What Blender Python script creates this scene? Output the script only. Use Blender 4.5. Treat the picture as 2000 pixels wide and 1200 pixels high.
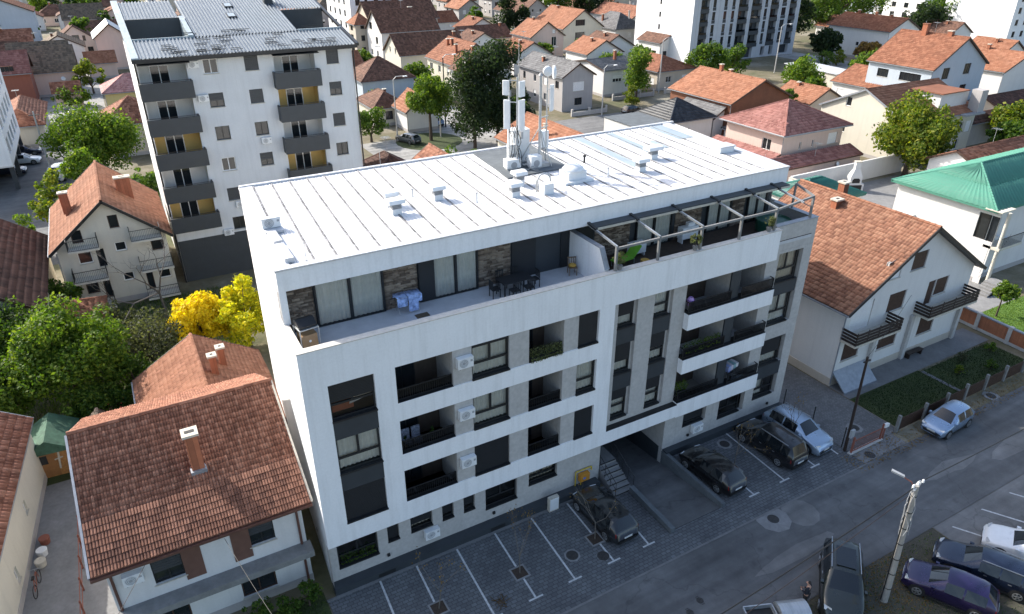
import bpy, math, random
import numpy as np
from mathutils import Vector, Matrix

for o in list(bpy.data.objects):
    bpy.data.objects.remove(o, do_unlink=True)
SC = bpy.context.scene
COL = SC.collection
R = math.radians

# ------------------------------------------------------------------ camera
cam_d = bpy.data.cameras.new('camera')
cam = bpy.data.objects.new('camera', cam_d)
COL.objects.link(cam)
cam.location = (-4.36, -25.63, 29.14)
cam.rotation_euler = (R(90 - 27.97), 0, R(-29.276))
cam_d.sensor_width = 36
cam_d.lens = 25.02
cam_d.clip_start = 0.5
cam_d.clip_end = 3000
SC.camera = cam

# ------------------------------------------------------------------ sky, sun, exposure
SUN_EL, SUN_TRAVEL = 36.0, -58.0          # elevation, direction the light travels (from +x)
W = bpy.data.worlds.new('World')
SC.world = W
W.use_nodes = True
nt = W.node_tree
bg = nt.nodes['Background']
sky = nt.nodes.new('ShaderNodeTexSky')
sky.sky_type = 'NISHITA'
sky.sun_disc = False
sky.sun_elevation = R(SUN_EL)
sky.sun_rotation = R(328)
sky.altitude = 200
sky.air_density = 1.1
sky.dust_density = 3.0
sky.ozone_density = 1.0
nt.links.new(sky.outputs[0], bg.inputs[0])
bg.inputs[1].default_value = 0.15
sun_d = bpy.data.lights.new('sun', 'SUN')
sun_d.energy = 3.6
sun_d.angle = R(0.5)
sun_d.color = (1.0, 0.945, 0.86)
sun = bpy.data.objects.new('sun', sun_d)
COL.objects.link(sun)
sun.rotation_euler = Vector((math.cos(R(SUN_TRAVEL)), math.sin(R(SUN_TRAVEL)), -math.tan(R(SUN_EL)))).to_track_quat('-Z', 'Y').to_euler()
sun.location = (-40, 60, 60)
SC.view_settings.view_transform = 'Standard'
SC.view_settings.look = 'None'
SC.view_settings.gamma = 1
SC.view_settings.use_curve_mapping = False
SC.view_settings.exposure = 1.0

# ------------------------------------------------------------------ materials
def sr(r, g, b):
    f = lambda c: (c / 255 / 12.92) if c / 255 <= 0.04045 else ((c / 255 + 0.055) / 1.055) ** 2.4
    return (f(r), f(g), f(b))

def mul(c, k): return tuple(min(1.0, x * k) for x in c)

class NT:
    def __init__(s, name):
        s.m = bpy.data.materials.new(name); s.m.use_nodes = True
        s.t = s.m.node_tree; s.b = s.t.nodes['Principled BSDF']
        s.out = s.t.nodes['Material Output']
    def n(s, typ, **kw):
        x = s.t.nodes.new('ShaderNode' + typ)
        for k, v in kw.items(): setattr(x, k, v)
        return x
    def l(s, a, b): s.t.links.new(a, b)
    def coord(s, scale=(1, 1, 1), kind='Object'):
        tc = s.n('TexCoord'); mp = s.n('Mapping'); mp.inputs['Scale'].default_value = scale
        s.l(tc.outputs[kind], mp.inputs[0]); return mp.outputs[0]
    def noise(s, vec, scale, detail=4, rough=.6):
        x = s.n('TexNoise'); x.inputs['Scale'].default_value = scale; x.inputs['Detail'].default_value = detail
        x.inputs['Roughness'].default_value = rough
        s.l(vec, x.inputs['Vector']); return x.outputs['Fac']
    def ramp(s, fac, stops):
        x = s.n('ValToRGB'); e = x.color_ramp.elements
        while len(e) < len(stops): e.new(0.5)
        for el, (p, c) in zip(e, stops): el.position = p; el.color = (*c, 1)
        s.l(fac, x.inputs[0]); return x.outputs[0]
    def mix(s, a, b, fac, mode='MIX'):
        x = s.n('Mix', data_type='RGBA', blend_type=mode)
        for i, v in ((6, a), (7, b)):
            if isinstance(v, tuple): x.inputs[i].default_value = (*v, 1)
            else: s.l(v, x.inputs[i])
        if isinstance(fac, (int, float)): x.inputs[0].default_value = fac
        else: s.l(fac, x.inputs[0])
        return x.outputs[2]
    def bump(s, h, dist=.02, st=.5):
        x = s.n('Bump'); x.inputs['Distance'].default_value = dist; x.inputs['Strength'].default_value = st
        s.l(h, x.inputs['Height']); s.l(x.outputs[0], s.b.inputs['Normal'])
    def set(s, col=None, rough=.7, metal=0, spec=None):
        if col is not None:
            if isinstance(col, tuple): s.b.inputs['Base Color'].default_value = (*col, 1)
            else: s.l(col, s.b.inputs['Base Color'])
        s.b.inputs['Roughness'].default_value = rough; s.b.inputs['Metallic'].default_value = metal
        if spec is not None: s.b.inputs['Specular IOR Level'].default_value = spec
        return s.m

def plain(name, c, rough=.6, metal=0, var=.12, sc=3.0, spec=None):
    k = NT(name); v = k.coord()
    f = k.noise(v, sc, 3)
    col = k.ramp(f, [(.3, mul(c, 1 - var)), (.7, mul(c, 1 + var))])
    return k.set(col, rough, metal, spec)

def plaster(name, c, var=.07, streak=.10, rough=.85, dirt=None, bump=.004):
    k = NT(name); v = k.coord()
    a = k.noise(v, .55, 5); b = k.noise(v, 9, 3)
    vs = k.coord((1.6, 1.6, .12)); st = k.noise(vs, 1.6, 5, .65)
    col = k.ramp(a, [(.3, mul(c, 1 - var)), (.7, mul(c, 1 + var * .6))])
    d = dirt or mul(c, .62)
    fac = k.n('MapRange'); fac.inputs[1].default_value = .47; fac.inputs[2].default_value = .72
    fac.inputs[3].default_value = 0; fac.inputs[4].default_value = streak * 3
    k.l(st, fac.inputs[0])
    col = k.mix(col, d, fac.outputs[0])
    col = k.mix(col, k.ramp(b, [(.35, (.92, .92, .92)), (.65, (1, 1, 1))]), .6, 'MULTIPLY')
    k.bump(b, bump, .5)
    return k.set(col, rough)

def concrete(name, c, var=.2):
    k = NT(name); v = k.coord()
    a = k.noise(v, 1.1, 6, .65); b = k.noise(v, 5, 5, .6); g = k.noise(v, 40, 2)
    col = k.ramp(a, [(.28, mul(c, 1 - var)), (.55, c), (.75, mul(c, 1 + var))])
    col = k.mix(col, k.ramp(b, [(.3, (.84, .84, .84)), (.62, (1.05, 1.05, 1.05))]), .8, 'MULTIPLY')
    k.bump(g, .004, .4)
    return k.set(col, .8)

def tilemat(name, lo, mid, hi, lichen=(.30, .28, .22), amt=.25, rough=.85):
    k = NT(name); v = k.coord()
    at = k.n('Attribute'); at.attribute_name = 'rnd'
    col = k.ramp(at.outputs['Fac'], [(0.0, lo), (.45, mid), (1.0, hi)])
    a = k.noise(v, .35, 5, .65); b = k.noise(v, 7, 4, .7)
    col = k.mix(col, k.ramp(a, [(.3, (.76, .76, .76)), (.65, (1.1, 1.1, 1.1))]), .75, 'MULTIPLY')
    fac = k.n('MapRange'); fac.inputs[1].default_value = .55; fac.inputs[2].default_value = .75
    fac.inputs[3].default_value = 0; fac.inputs[4].default_value = amt; k.l(b, fac.inputs[0])
    col = k.mix(col, lichen, fac.outputs[0])
    st = k.noise(k.coord((2.2, 2.2, .35)), 1.3, 6, .7)
    col = k.mix(col, k.ramp(st, [(.33, (.74, .72, .70)), (.55, (1.08, 1.08, 1.08))]), .6, 'MULTIPLY')
    k.bump(b, .006, .4)
    return k.set(col, rough, 0, .3)

def leafmat(name, c1, c2, c3):
    k = NT(name); v = k.coord()
    at = k.n('Attribute'); at.attribute_name = 'rnd'
    a = k.noise(v, .7, 3)
    m = k.n('Math', operation='MULTIPLY_ADD'); k.l(at.outputs['Fac'], m.inputs[0]); m.inputs[1].default_value = .55
    m2 = k.n('Math', operation='MULTIPLY'); k.l(a, m2.inputs[0]); m2.inputs[1].default_value = .5; k.l(m2.outputs[0], m.inputs[2])
    col = k.ramp(m.outputs[0], [(.15, c1), (.5, c2), (.85, c3)])
    k.set(col, .6, 0, .25)
    tr = k.n('BsdfTranslucent'); k.l(k.mix(col, (1.7, 1.75, .5), .85, 'MULTIPLY'), tr.inputs[0])
    ms = k.n('MixShader'); ms.inputs[0].default_value = .45
    k.l(k.b.outputs[0], ms.inputs[1]); k.l(tr.outputs[0], ms.inputs[2]); k.l(ms.outputs[0], k.out.inputs[0])
    return k.m

def glassmat(name, tint=(.93, .95, .95), clear=.92):
    k = NT(name)
    tr = k.n('BsdfTransparent'); tr.inputs[0].default_value = (*mul(tint, clear), 1)
    gl = k.n('BsdfGlossy'); gl.inputs['Roughness'].default_value = .02
    fr = k.n('Fresnel'); fr.inputs[0].default_value = 1.6
    ms = k.n('MixShader'); k.l(fr.outputs[0], ms.inputs[0]); k.l(tr.outputs[0], ms.inputs[1]); k.l(gl.outputs[0], ms.inputs[2])
    k.l(ms.outputs[0], k.out.inputs[0]); return k.m

def paint(name, c, metal=.35, rough=.28):
    k = NT(name); v = k.coord(); f = k.noise(v, 4, 4)
    k.set(k.ramp(f, [(.3, mul(c, .92)), (.7, c)]), rough, metal)
    k.l(k.ramp(k.noise(v, 2.2, 5), [(.3, (rough * .8,) * 3), (.7, (rough * 1.5,) * 3)]), k.b.inputs['Roughness'])
    k.b.inputs['Coat Weight'].default_value = .8; k.b.inputs['Coat Roughness'].default_value = .06
    return k.m

def pavermat(name, c, bw=.2, bh=.1):
    k = NT(name); v = k.coord()
    br = k.n('TexBrick'); k.l(v, br.inputs['Vector'])
    br.inputs['Scale'].default_value = 1; br.inputs['Brick Width'].default_value = bw; br.inputs['Row Height'].default_value = bh
    br.inputs['Mortar Size'].default_value = .008 if bh < .15 else .016; br.inputs['Color1'].default_value = (*mul(c, .82), 1)
    br.inputs['Color2'].default_value = (*mul(c, 1.15), 1); br.inputs['Mortar'].default_value = (*mul(c, .45), 1)
    a = k.noise(v, .45, 6, .65); b = k.noise(v, 3, 4)
    col = k.mix(br.outputs[0], k.ramp(a, [(.3, (.62, .62, .64)), (.7, (1.15, 1.15, 1.13))]), .85, 'MULTIPLY')
    col = k.mix(col, k.ramp(b, [(.3, (.8, .8, .8)), (.6, (1, 1, 1))]), .6, 'MULTIPLY')
    inv = k.n('Math', operation='SUBTRACT'); inv.inputs[0].default_value = 1; k.l(br.outputs['Fac'], inv.inputs[1])
    k.bump(inv.outputs[0], .008, .6)
    return k.set(col, .75)

def asphaltmat(name, c):
    k = NT(name); v = k.coord()
    a = k.noise(v, .18, 6, .6); b = k.noise(v, 1.3, 5, .6); g = k.noise(v, 60, 2)
    vo = k.n('TexVoronoi', feature='DISTANCE_TO_EDGE'); vo.inputs['Scale'].default_value = .17
    wv = k.mix(v, k.n('TexNoise').outputs[1], .0)
    nz = k.n('TexNoise'); nz.inputs['Scale'].default_value = .9; nz.inputs['Detail'].default_value = 6; k.l(v, nz.inputs['Vector'])
    ad = k.n('VectorMath', operation='MULTIPLY_ADD'); k.l(nz.outputs['Color'], ad.inputs[0]); ad.inputs[1].default_value = (2.2, 2.2, 0); k.l(v, ad.inputs[2])
    k.l(ad.outputs[0], vo.inputs['Vector'])
    col = k.ramp(a, [(.3, mul(c, .72)), (.5, c), (.7, mul(c, 1.35))])
    col = k.mix(col, k.ramp(b, [(.3, (.75, .75, .75)), (.7, (1.1, 1.1, 1.1))]), .8, 'MULTIPLY')
    crack = k.ramp(vo.outputs['Distance'], [(.0, (.35, .35, .35)), (.009, (1, 1, 1))])
    col = k.mix(col, crack, .4, 'MULTIPLY')
    wear = k.noise(k.coord((.06, 1.1, 1)), 1.0, 5, .6)
    col = k.mix(col, k.ramp(wear, [(.35, (.72, .72, .73)), (.65, (1.25, 1.24, 1.22))]), .75, 'MULTIPLY')
    oil = k.noise(v, .75, 3, .5)
    col = k.mix(col, k.ramp(oil, [(.26, (.55, .55, .55)), (.34, (1, 1, 1))]), .7, 'MULTIPLY')
    col = k.mix(col, k.ramp(g, [(.3, (.8, .8, .8)), (.7, (1.15, 1.15, 1.15))]), .7, 'MULTIPLY')
    k.bump(g, .004, .5)
    return k.set(col, .8)

def groundmat(name):
    k = NT(name); v = k.coord()
    a = k.noise(v, .08, 6, .65); b = k.noise(v, .9, 5, .7); g = k.noise(v, 12, 3)
    c1 = k.ramp(a, [(.32, sr(70, 84, 48)), (.5, sr(112, 104, 84)), (.68, sr(150, 144, 132))])
    col = k.mix(c1, k.ramp(b, [(.3, (.6, .62, .5)), (.7, (1.1, 1.08, 1.05))]), .8, 'MULTIPLY')
    k.bump(g, .03, .6)
    return k.set(col, .95)

def grassmat(name, c1, c2):
    k = NT(name); v = k.coord()
    a = k.noise(v, .6, 5); g = k.noise(v, 18, 3)
    col = k.ramp(a, [(.3, c1), (.7, c2)])
    col = k.mix(col, k.ramp(g, [(.3, (.55, .6, .5)), (.7, (1.15, 1.15, 1.1))]), .8, 'MULTIPLY')
    k.bump(g, .04, .9)
    return k.set(col, .95)

def seammetal(name, c, rough=.4, metal=.6, stain=.70):
    k = NT(name); v = k.coord()
    a = k.noise(v, .5, 5); b = k.noise(k.coord((3, .3, 3)), 2, 5, .7)
    col = k.ramp(a, [(.3, mul(c, .9)), (.7, c)])
    col = k.mix(col, k.ramp(b, [(.35, (stain,) * 3), (.6, (1, 1, 1))]), .8, 'MULTIPLY')
    k.l(k.ramp(b, [(.3, (rough * .7,) * 3), (.7, (rough * 1.4,) * 3)]), k.b.inputs['Roughness'])
    k.set(col, rough, metal)
    k.l(k.ramp(b, [(.3, (rough * .8,) * 3), (.7, (rough * 1.4,) * 3)]), k.b.inputs['Roughness'])
    return k.m

M = {}
M['white'] = plaster('white_render', (.86, .865, .87), .04, .13, dirt=(.60, .60, .59))
M['white2'] = plaster('white_plaster', (.68, .67, .65), .05, .05)
M['cream'] = plaster('cream_plaster', (.60, .565, .48), .05, .06)
M['yellow'] = plaster('yellow_plaster', (.62, .50, .22), .05, .06)
M['ochre'] = plaster('ochre_plaster', (.60, .42, .15), .04, .04)
M['pink'] = plaster('pink_plaster', (.60, .47, .41), .05, .06)
M['greyp'] = plaster('grey_plaster', (.40, .38, .37), .06, .08)
M['paleblue_shade'] = plaster('pale_blue_shade_plaster', (.44, .50, .56), .05, .06)  # on white houses this blue is shade painted into the wall colour
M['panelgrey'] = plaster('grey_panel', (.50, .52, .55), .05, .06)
M['beige'] = plaster('beige_plaster', (.52, .46, .38), .06, .08)
M['brickwall'] = pavermat('brick_wall', (.42, .16, .08), .3, .09)
M['rust'] = plaster('rust_plaster', (.26, .09, .06), .06, .08)
M['concrete'] = concrete('concrete_panel', (.47, .455, .435), .10)
M['concrete_d'] = concrete('weathered_concrete', (.22, .22, .215), .25)
M['anth'] = plain('anthracite_panel', (.036, .043, .050), .55, 0, .10, 1.5)
M['frame'] = plain('dark_frame', (.014, .016, .018), .45, 0, .1)
M['darkmetal'] = plain('dark_steel', (.022, .023, .025), .45, .3, .15)
M['blind'] = plain('dark_blind', (.016, .018, .021), .55, 0, .1)
M['greyblind'] = plain('grey_blind', (.045, .050, .056), .55, 0, .1)
M['wframe'] = plain('white_frame', (.78, .78, .77), .45, 0, .04)
M['brownframe'] = plain('brown_wood', (.055, .028, .018), .6, 0, .3, 6)
M['darkwood'] = plain('dark_stained_wood', (.028, .017, .013), .6, 0, .35, 8)
M['wood'] = plain('orange_wood', (.40, .19, .06), .6, 0, .3, 8)
M['glass'] = glassmat('clear_glass')
M['glassdark'] = plain('dark_glass', (.018, .022, .026), .08, 0, .2, 1, .6)
M['curtain'] = plain('white_curtain', (.78, .77, .72), .9, 0, .08, 3)
M['curtain2'] = plain('beige_curtain', (.62, .56, .45), .9, 0, .1, 3)
M['interior'] = plain('interior_wall', (.30, .28, .25), .9, 0, .1)
M['stoneclad'] = tilemat('stone_cladding', (.10, .075, .058), (.20, .155, .12), (.33, .27, .21), (.2, .18, .15), .3)
M['coping'] = plain('coping_stone', (.56, .53, .48), .75, 0, .1, 4)
M['deckstone'] = plain('terrace_tile', (.52, .53, .55), .7, 0, .08, 2)
M['deckwood'] = plain('terrace_deck', (.055, .036, .026), .7, 0, .3, 4)
M['roofmetal'] = seammetal('white_roof_metal', (.66, .665, .68), .42, .15)
M['roofblue'] = seammetal('blue_grey_roof_metal', (.44, .51, .54), .4, .3)
M['seam'] = NT('seam_dirt')
_k = M['seam']; _v = _k.coord((8, 1.3, 8)); _f = _k.noise(_v, 2.2, 4, .7)
M['seam'] = _k.set(_k.ramp(_f, [(.40, (.05, .048, .048)), (.66, (.42, .41, .41))]), .6)
M['silver'] = seammetal('silver_roof_metal', (.20, .235, .27), .45, .55, .9)
M['galv'] = seammetal('galvanised_steel', (.55, .57, .58), .42, .7)
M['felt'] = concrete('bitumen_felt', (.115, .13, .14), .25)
M['plastic'] = plain('white_plastic', (.74, .75, .75), .45, 0, .05)
M['plasticg'] = plain('grey_plastic', (.34, .35, .36), .5, 0, .08)
M['black'] = plain('black_rubber', (.012, .012, .012), .6, 0, .2)
M['t_orange'] = tilemat('orange_clay_tile', (.1776, .0703, .0407), (.2294, .0925, .0533), (.2886, .1295, .0777), amt=.2)
M['t_salmon'] = tilemat('salmon_clay_tile', (.2340, .0975, .0562), (.2886, .1287, .0741), (.3432, .1638, .1014), amt=.12)
M['t_brown'] = tilemat('brown_clay_tile', (.0935, .0493, .0357), (.1403, .0723, .0510), (.1997, .1062, .0748))
M['t_mix'] = tilemat('mottled_clay_tile', (.16, .066, .042), (.245, .103, .064), (.35, .168, .11), (.29, .25, .20), .3)
M['t_old'] = tilemat('old_weathered_tile', (.105, .085, .065), (.16, .125, .095), (.22, .165, .12), (.19, .19, .14), .5)
M['t_maroon'] = tilemat('maroon_tile', (.2040, .0850, .0723), (.2635, .1190, .1020), (.3230, .1573, .1360), amt=.05)
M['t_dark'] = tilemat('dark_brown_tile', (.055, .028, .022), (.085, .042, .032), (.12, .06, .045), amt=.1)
M['t_black'] = tilemat('black_tile', (.018, .021, .026), (.030, .034, .040), (.05, .056, .064), amt=.05, rough=.5)
M['t_grey'] = tilemat('grey_shingle', (.115, .115, .12), (.15, .15, .155), (.19, .19, .195), amt=.1)
M['t_pink'] = tilemat('pink_tile', (.3570, .1700, .1530), (.4420, .2295, .2125), (.5100, .2890, .2635), amt=.05)
M['t_green'] = seammetal('green_roof_metal', (.075, .255, .185), .7, .0, .8)
M['t_teal'] = seammetal('teal_roof_metal', (.02, .14, .115), .55, .0)
M['brick'] = pavermat('chimney_brick', (.40, .14, .07), .25, .075)
M['cap'] = plain('cement_cap', (.52, .48, .40), .8, 0, .15, 5)
M['gutter'] = plain('brown_gutter', (.12, .055, .04), .5, 0, .15)
M['lead'] = plain('grey_flashing', (.28, .30, .33), .5, .3, .15)
M['soil'] = groundmat('garden_soil')
M['asphalt'] = asphaltmat('asphalt', (.112, .114, .116))
M['asphalt2'] = asphaltmat('pale_asphalt', (.165, .165, .163))
M['pale_road'] = asphaltmat('pale_concrete_road', (.30, .295, .28))
M['paver'] = pavermat('paving_block', (.125, .132, .14), .3, .2)
M['paver2'] = pavermat('driveway_block', (.15, .153, .156), .24, .12)
M['line'] = plain('white_line_paint', (.48, .49, .49), .7, 0, .25, 6)
M['iron'] = plain('cast_iron', (.05, .047, .045), .6, .3, .3, 8)
M['patch'] = concrete('pale_cement', (.22, .22, .22), .2)
M['kerb'] = concrete('kerb_concrete', (.17, .17, .17), .2)
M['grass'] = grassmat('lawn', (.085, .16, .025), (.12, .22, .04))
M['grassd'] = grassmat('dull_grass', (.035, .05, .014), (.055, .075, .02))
M['mud'] = grassmat('mud', (.060, .053, .043), (.085, .08, .06))
M['polec'] = concrete('pole_concrete', (.33, .315, .29), .2)
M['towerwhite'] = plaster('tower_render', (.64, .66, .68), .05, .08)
M['bark'] = plain('bark', (.075, .055, .04), .9, 0, .35, 6)
M['barkg'] = plain('grey_bark', (.13, .115, .10), .9, 0, .3, 6)
M['lf_green'] = leafmat('green_leaf', (0.0189, 0.0496, 0.0083), (0.0531, 0.1086, 0.0153), (0.1357, 0.1947, 0.0307))
M['lf_bright'] = leafmat('bright_leaf', (0.0283, 0.0684, 0.0094), (0.0802, 0.1487, 0.0165), (0.1947, 0.2537, 0.0354))
M['lf_dark'] = leafmat('dark_needle', (.010, .022, .010), (.022, .042, .018), (.045, .07, .03))
M['lf_grey'] = leafmat('grey_green_leaf', (.03, .04, .024), (.066, .078, .048), (.13, .14, .09))
M['lf_yellow'] = leafmat('yellow_leaf', (.36, .27, .008), (.64, .50, .012), (.78, .66, .04))
M['lf_yg'] = leafmat('yellow_green_leaf', (.16, .22, .012), (.50, .48, .018), (.80, .66, .04))
M['lf_walnut'] = leafmat('walnut_leaf', (0.0330, 0.0661, 0.0094), (0.1003, 0.1534, 0.0177), (0.2832, 0.2773, 0.0330))
M['lf_brown'] = leafmat('dry_leaf', (.10, .06, .02), (.20, .12, .04), (.30, .20, .07))
M['lf_olive'] = leafmat('olive_leaf', (.06, .075, .035), (.13, .15, .07), (.22, .24, .12))
# ------------------------------------------------------------------ mesh helpers
class MB:
    def __init__(s): s.v = []; s.f = []
    def quad(s, *p):
        n = len(s.v); s.v += [tuple(q) for q in p]; s.f.append(tuple(range(n, n + len(p)))); return s
    poly = quad
    def box(s, x0, x1, y0, y1, z0, z1):
        n = len(s.v)
        s.v += [(x0, y0, z0), (x1, y0, z0), (x1, y1, z0), (x0, y1, z0), (x0, y0, z1), (x1, y0, z1), (x1, y1, z1), (x0, y1, z1)]
        s.f += [tuple(n + i for i in q) for q in ((3, 2, 1, 0), (4, 5, 6, 7), (0, 1, 5, 4), (1, 2, 6, 5), (2, 3, 7, 6), (3, 0, 4, 7))]
        return s
    def prism(s, pts, d):          # polygon extruded along vector d
        n = len(s.v); k = len(pts); d = Vector(d)
        s.v += [tuple(p) for p in pts] + [tuple(Vector(p) + d) for p in pts]
        s.f.append(tuple(n + k - 1 - i for i in range(k))); s.f.append(tuple(n + k + i for i in range(k)))
        for i in range(k):
            j = (i + 1) % k; s.f.append((n + i, n + j, n + k + j, n + k + i))
        return s
    def tube(s, p0, p1, r0, r1=None, n=8, cap=True):
        r1 = r0 if r1 is None else r1
        p0, p1 = Vector(p0), Vector(p1); d = (p1 - p0)
        if d.length < 1e-6: return s
        d.normalize(); a = d.orthogonal().normalized(); b = d.cross(a); k = len(s.v)
        for p, r in ((p0, r0), (p1, r1)):
            for i in range(n):
                t = 2 * math.pi * i / n; s.v.append(tuple(p + a * (r * math.cos(t)) + b * (r * math.sin(t))))
        for i in range(n):
            j = (i + 1) % n; s.f.append((k + i, k + j, k + n + j, k + n + i))
        if cap: s.f.append(tuple(k + n - 1 - i for i in range(n))); s.f.append(tuple(k + n + i for i in range(n)))
        return s
    def path(s, pts, r, n=6):
        for a, b in zip(pts, pts[1:]): s.tube(a, b, r, r, n)
        return s
    def bar(s, p0, p1, w, h):      # rectangular bar from p0 to p1, w sideways, h upwards
        p0, p1 = Vector(p0), Vector(p1); d = (p1 - p0).normalized()
        up = Vector((0, 0, 1)) if abs(d.z) < .95 else Vector((1, 0, 0))
        a = d.cross(up).normalized() * (w / 2); b = a.cross(d).normalized() * (h / 2)
        return s.prism([p0 - a - b, p0 + a - b, p0 + a + b, p0 - a + b], p1 - p0)
    def lathe(s, prof, n=16, c=(0, 0, 0)):
        k = len(s.v); m = len(prof)
        for r, z in prof:
            for i in range(n):
                t = 2 * math.pi * i / n; s.v.append((c[0] + r * math.cos(t), c[1] + r * math.sin(t), c[2] + z))
        for a in range(m - 1):
            for i in range(n):
                j = (i + 1) % n; s.f.append((k + a * n + i, k + a * n + j, k + (a + 1) * n + j, k + (a + 1) * n + i))
        s.f.append(tuple(k + (m - 1) * n + i for i in range(n))); s.f.append(tuple(k + n - 1 - i for i in range(n)))
        return s
    def mesh(s, name, mat, smooth=False):
        me = bpy.data.meshes.new(name); me.from_pydata(s.v, [], s.f)
        if mat: me.materials.append(mat if not isinstance(mat, str) else M[mat])
        if smooth: me.shade_smooth()
        me.update(); return me
    def build(s, name, mat, parent=None, loc=(0, 0, 0), rz=0, smooth=False, kind=None):
        return obj(name, s.mesh(name, mat, smooth), parent, loc, rz, kind)

def obj(name, me, parent=None, loc=(0, 0, 0), rz=0, kind=None):
    o = bpy.data.objects.new(name, me); COL.objects.link(o)
    o.location = loc; o.rotation_euler = (0, 0, rz)
    if parent: o.parent = parent
    if kind: o['kind'] = kind
    return o

def thing(name, label, cat, loc=(0, 0, 0), rz=0, group=None):
    return tag(obj(name, None, None, loc, rz), label, cat, group)

def tag(o, label, cat, group=None):
    o['label'] = label; o['category'] = cat
    if group: o['group'] = group
    return o

def struct(o):
    o['kind'] = 'structure'; return o

def kids(o, _c={}):
    return [c for c in COL.objects if c.parent == o]

def dup(root, loc, rz=0, label=None, group=None, tree=None):
    """copy of a thing with copies of its parts and sub-parts"""
    r = root.copy(); COL.objects.link(r); r.location = loc; r.rotation_euler = (0, 0, rz)
    if label: r['label'] = label
    if group: r['group'] = group
    for ch in root.children:
        c = ch.copy(); COL.objects.link(c); c.parent = r
        for g in ch.children:
            d = g.copy(); COL.objects.link(d); d.parent = c
    return r

def np_mesh(name, V, F, mat, rnd=None, smooth=False):
    """V (n,3), F (m,4) or (m,3) arrays; rnd: a value for each face"""
    me = bpy.data.meshes.new(name); k = F.shape[1]
    me.vertices.add(len(V)); me.vertices.foreach_set('co', V.astype(np.float32).ravel())
    me.loops.add(F.size); me.loops.foreach_set('vertex_index', F.astype(np.int32).ravel())
    me.polygons.add(len(F)); me.polygons.foreach_set('loop_start', np.arange(0, F.size, k, dtype=np.int32))
    me.materials.append(M[mat] if isinstance(mat, str) else mat)
    if rnd is not None:
        at = me.attributes.new('rnd', 'FLOAT', 'FACE'); at.data.foreach_set('value', rnd.astype(np.float32))
    me.update(calc_edges=True); me.validate()
    if smooth: me.shade_smooth()
    return me

# ------------------------------------------------------------------ walls with real openings
FACE_RZ = {'F': 0, 'L': -math.pi / 2, 'R': math.pi / 2, 'B': math.pi}
def wall_mesh(mb, L, z0, top, holes, depth=.25):
    """wall in its own frame: u = x, outward = -y, thickness towards +y. top(u) gives the upper edge. holes = (u0,v0,u1,v1)"""
    us = {0.0, L}
    for h in holes: us |= {h[0], h[2]}
    if callable(top):
        for k in getattr(top, 'knots', ()): us.add(k)
        tf = top
    else: tf = lambda u: top
    us = sorted(us)
    for a, b in zip(us, us[1:]):
        if b - a < 1e-5: continue
        m = (a + b) / 2; v = z0
        hs = sorted([h for h in holes if h[0] < m < h[2]], key=lambda h: h[1])
        e = 1e-4
        for h in hs:
            if h[1] > v + 1e-4: mb.quad((a, 0, v), (b, 0, v), (b, 0, h[1]), (a, 0, h[1]))
            v = h[3]
        ta, tb = tf(a + e), tf(b - e)
        if max(ta, tb) > v + 1e-4: mb.quad((a, 0, v), (b, 0, v), (b, 0, max(tb, v)), (a, 0, max(ta, v)))
    for (u0, v0, u1, v1) in holes:
        mb.quad((u0, 0, v0), (u0, 0, v1), (u0, depth, v1), (u0, depth, v0))
        mb.quad((u1, 0, v1), (u1, 0, v0), (u1, depth, v0), (u1, depth, v1))
        mb.quad((u0, 0, v0), (u0, depth, v0), (u1, depth, v0), (u1, 0, v0))
        mb.quad((u0, 0, v1), (u1, 0, v1), (u1, depth, v1), (u0, depth, v1))
    return mb

def face_frame(face, x0, y0, x1, y1):
    """origin, length and rotation of one side of a rectangular footprint"""
    return {'F': ((x0, y0), x1 - x0), 'L': ((x0, y1), y1 - y0), 'R': ((x1, y0), y1 - y0), 'B': ((x1, y1), x1 - x0)}[face] + (FACE_RZ[face],)

_wc = {}
def cached(key, fn):
    if key not in _wc: _wc[key] = fn()
    return _wc[key]

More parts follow.
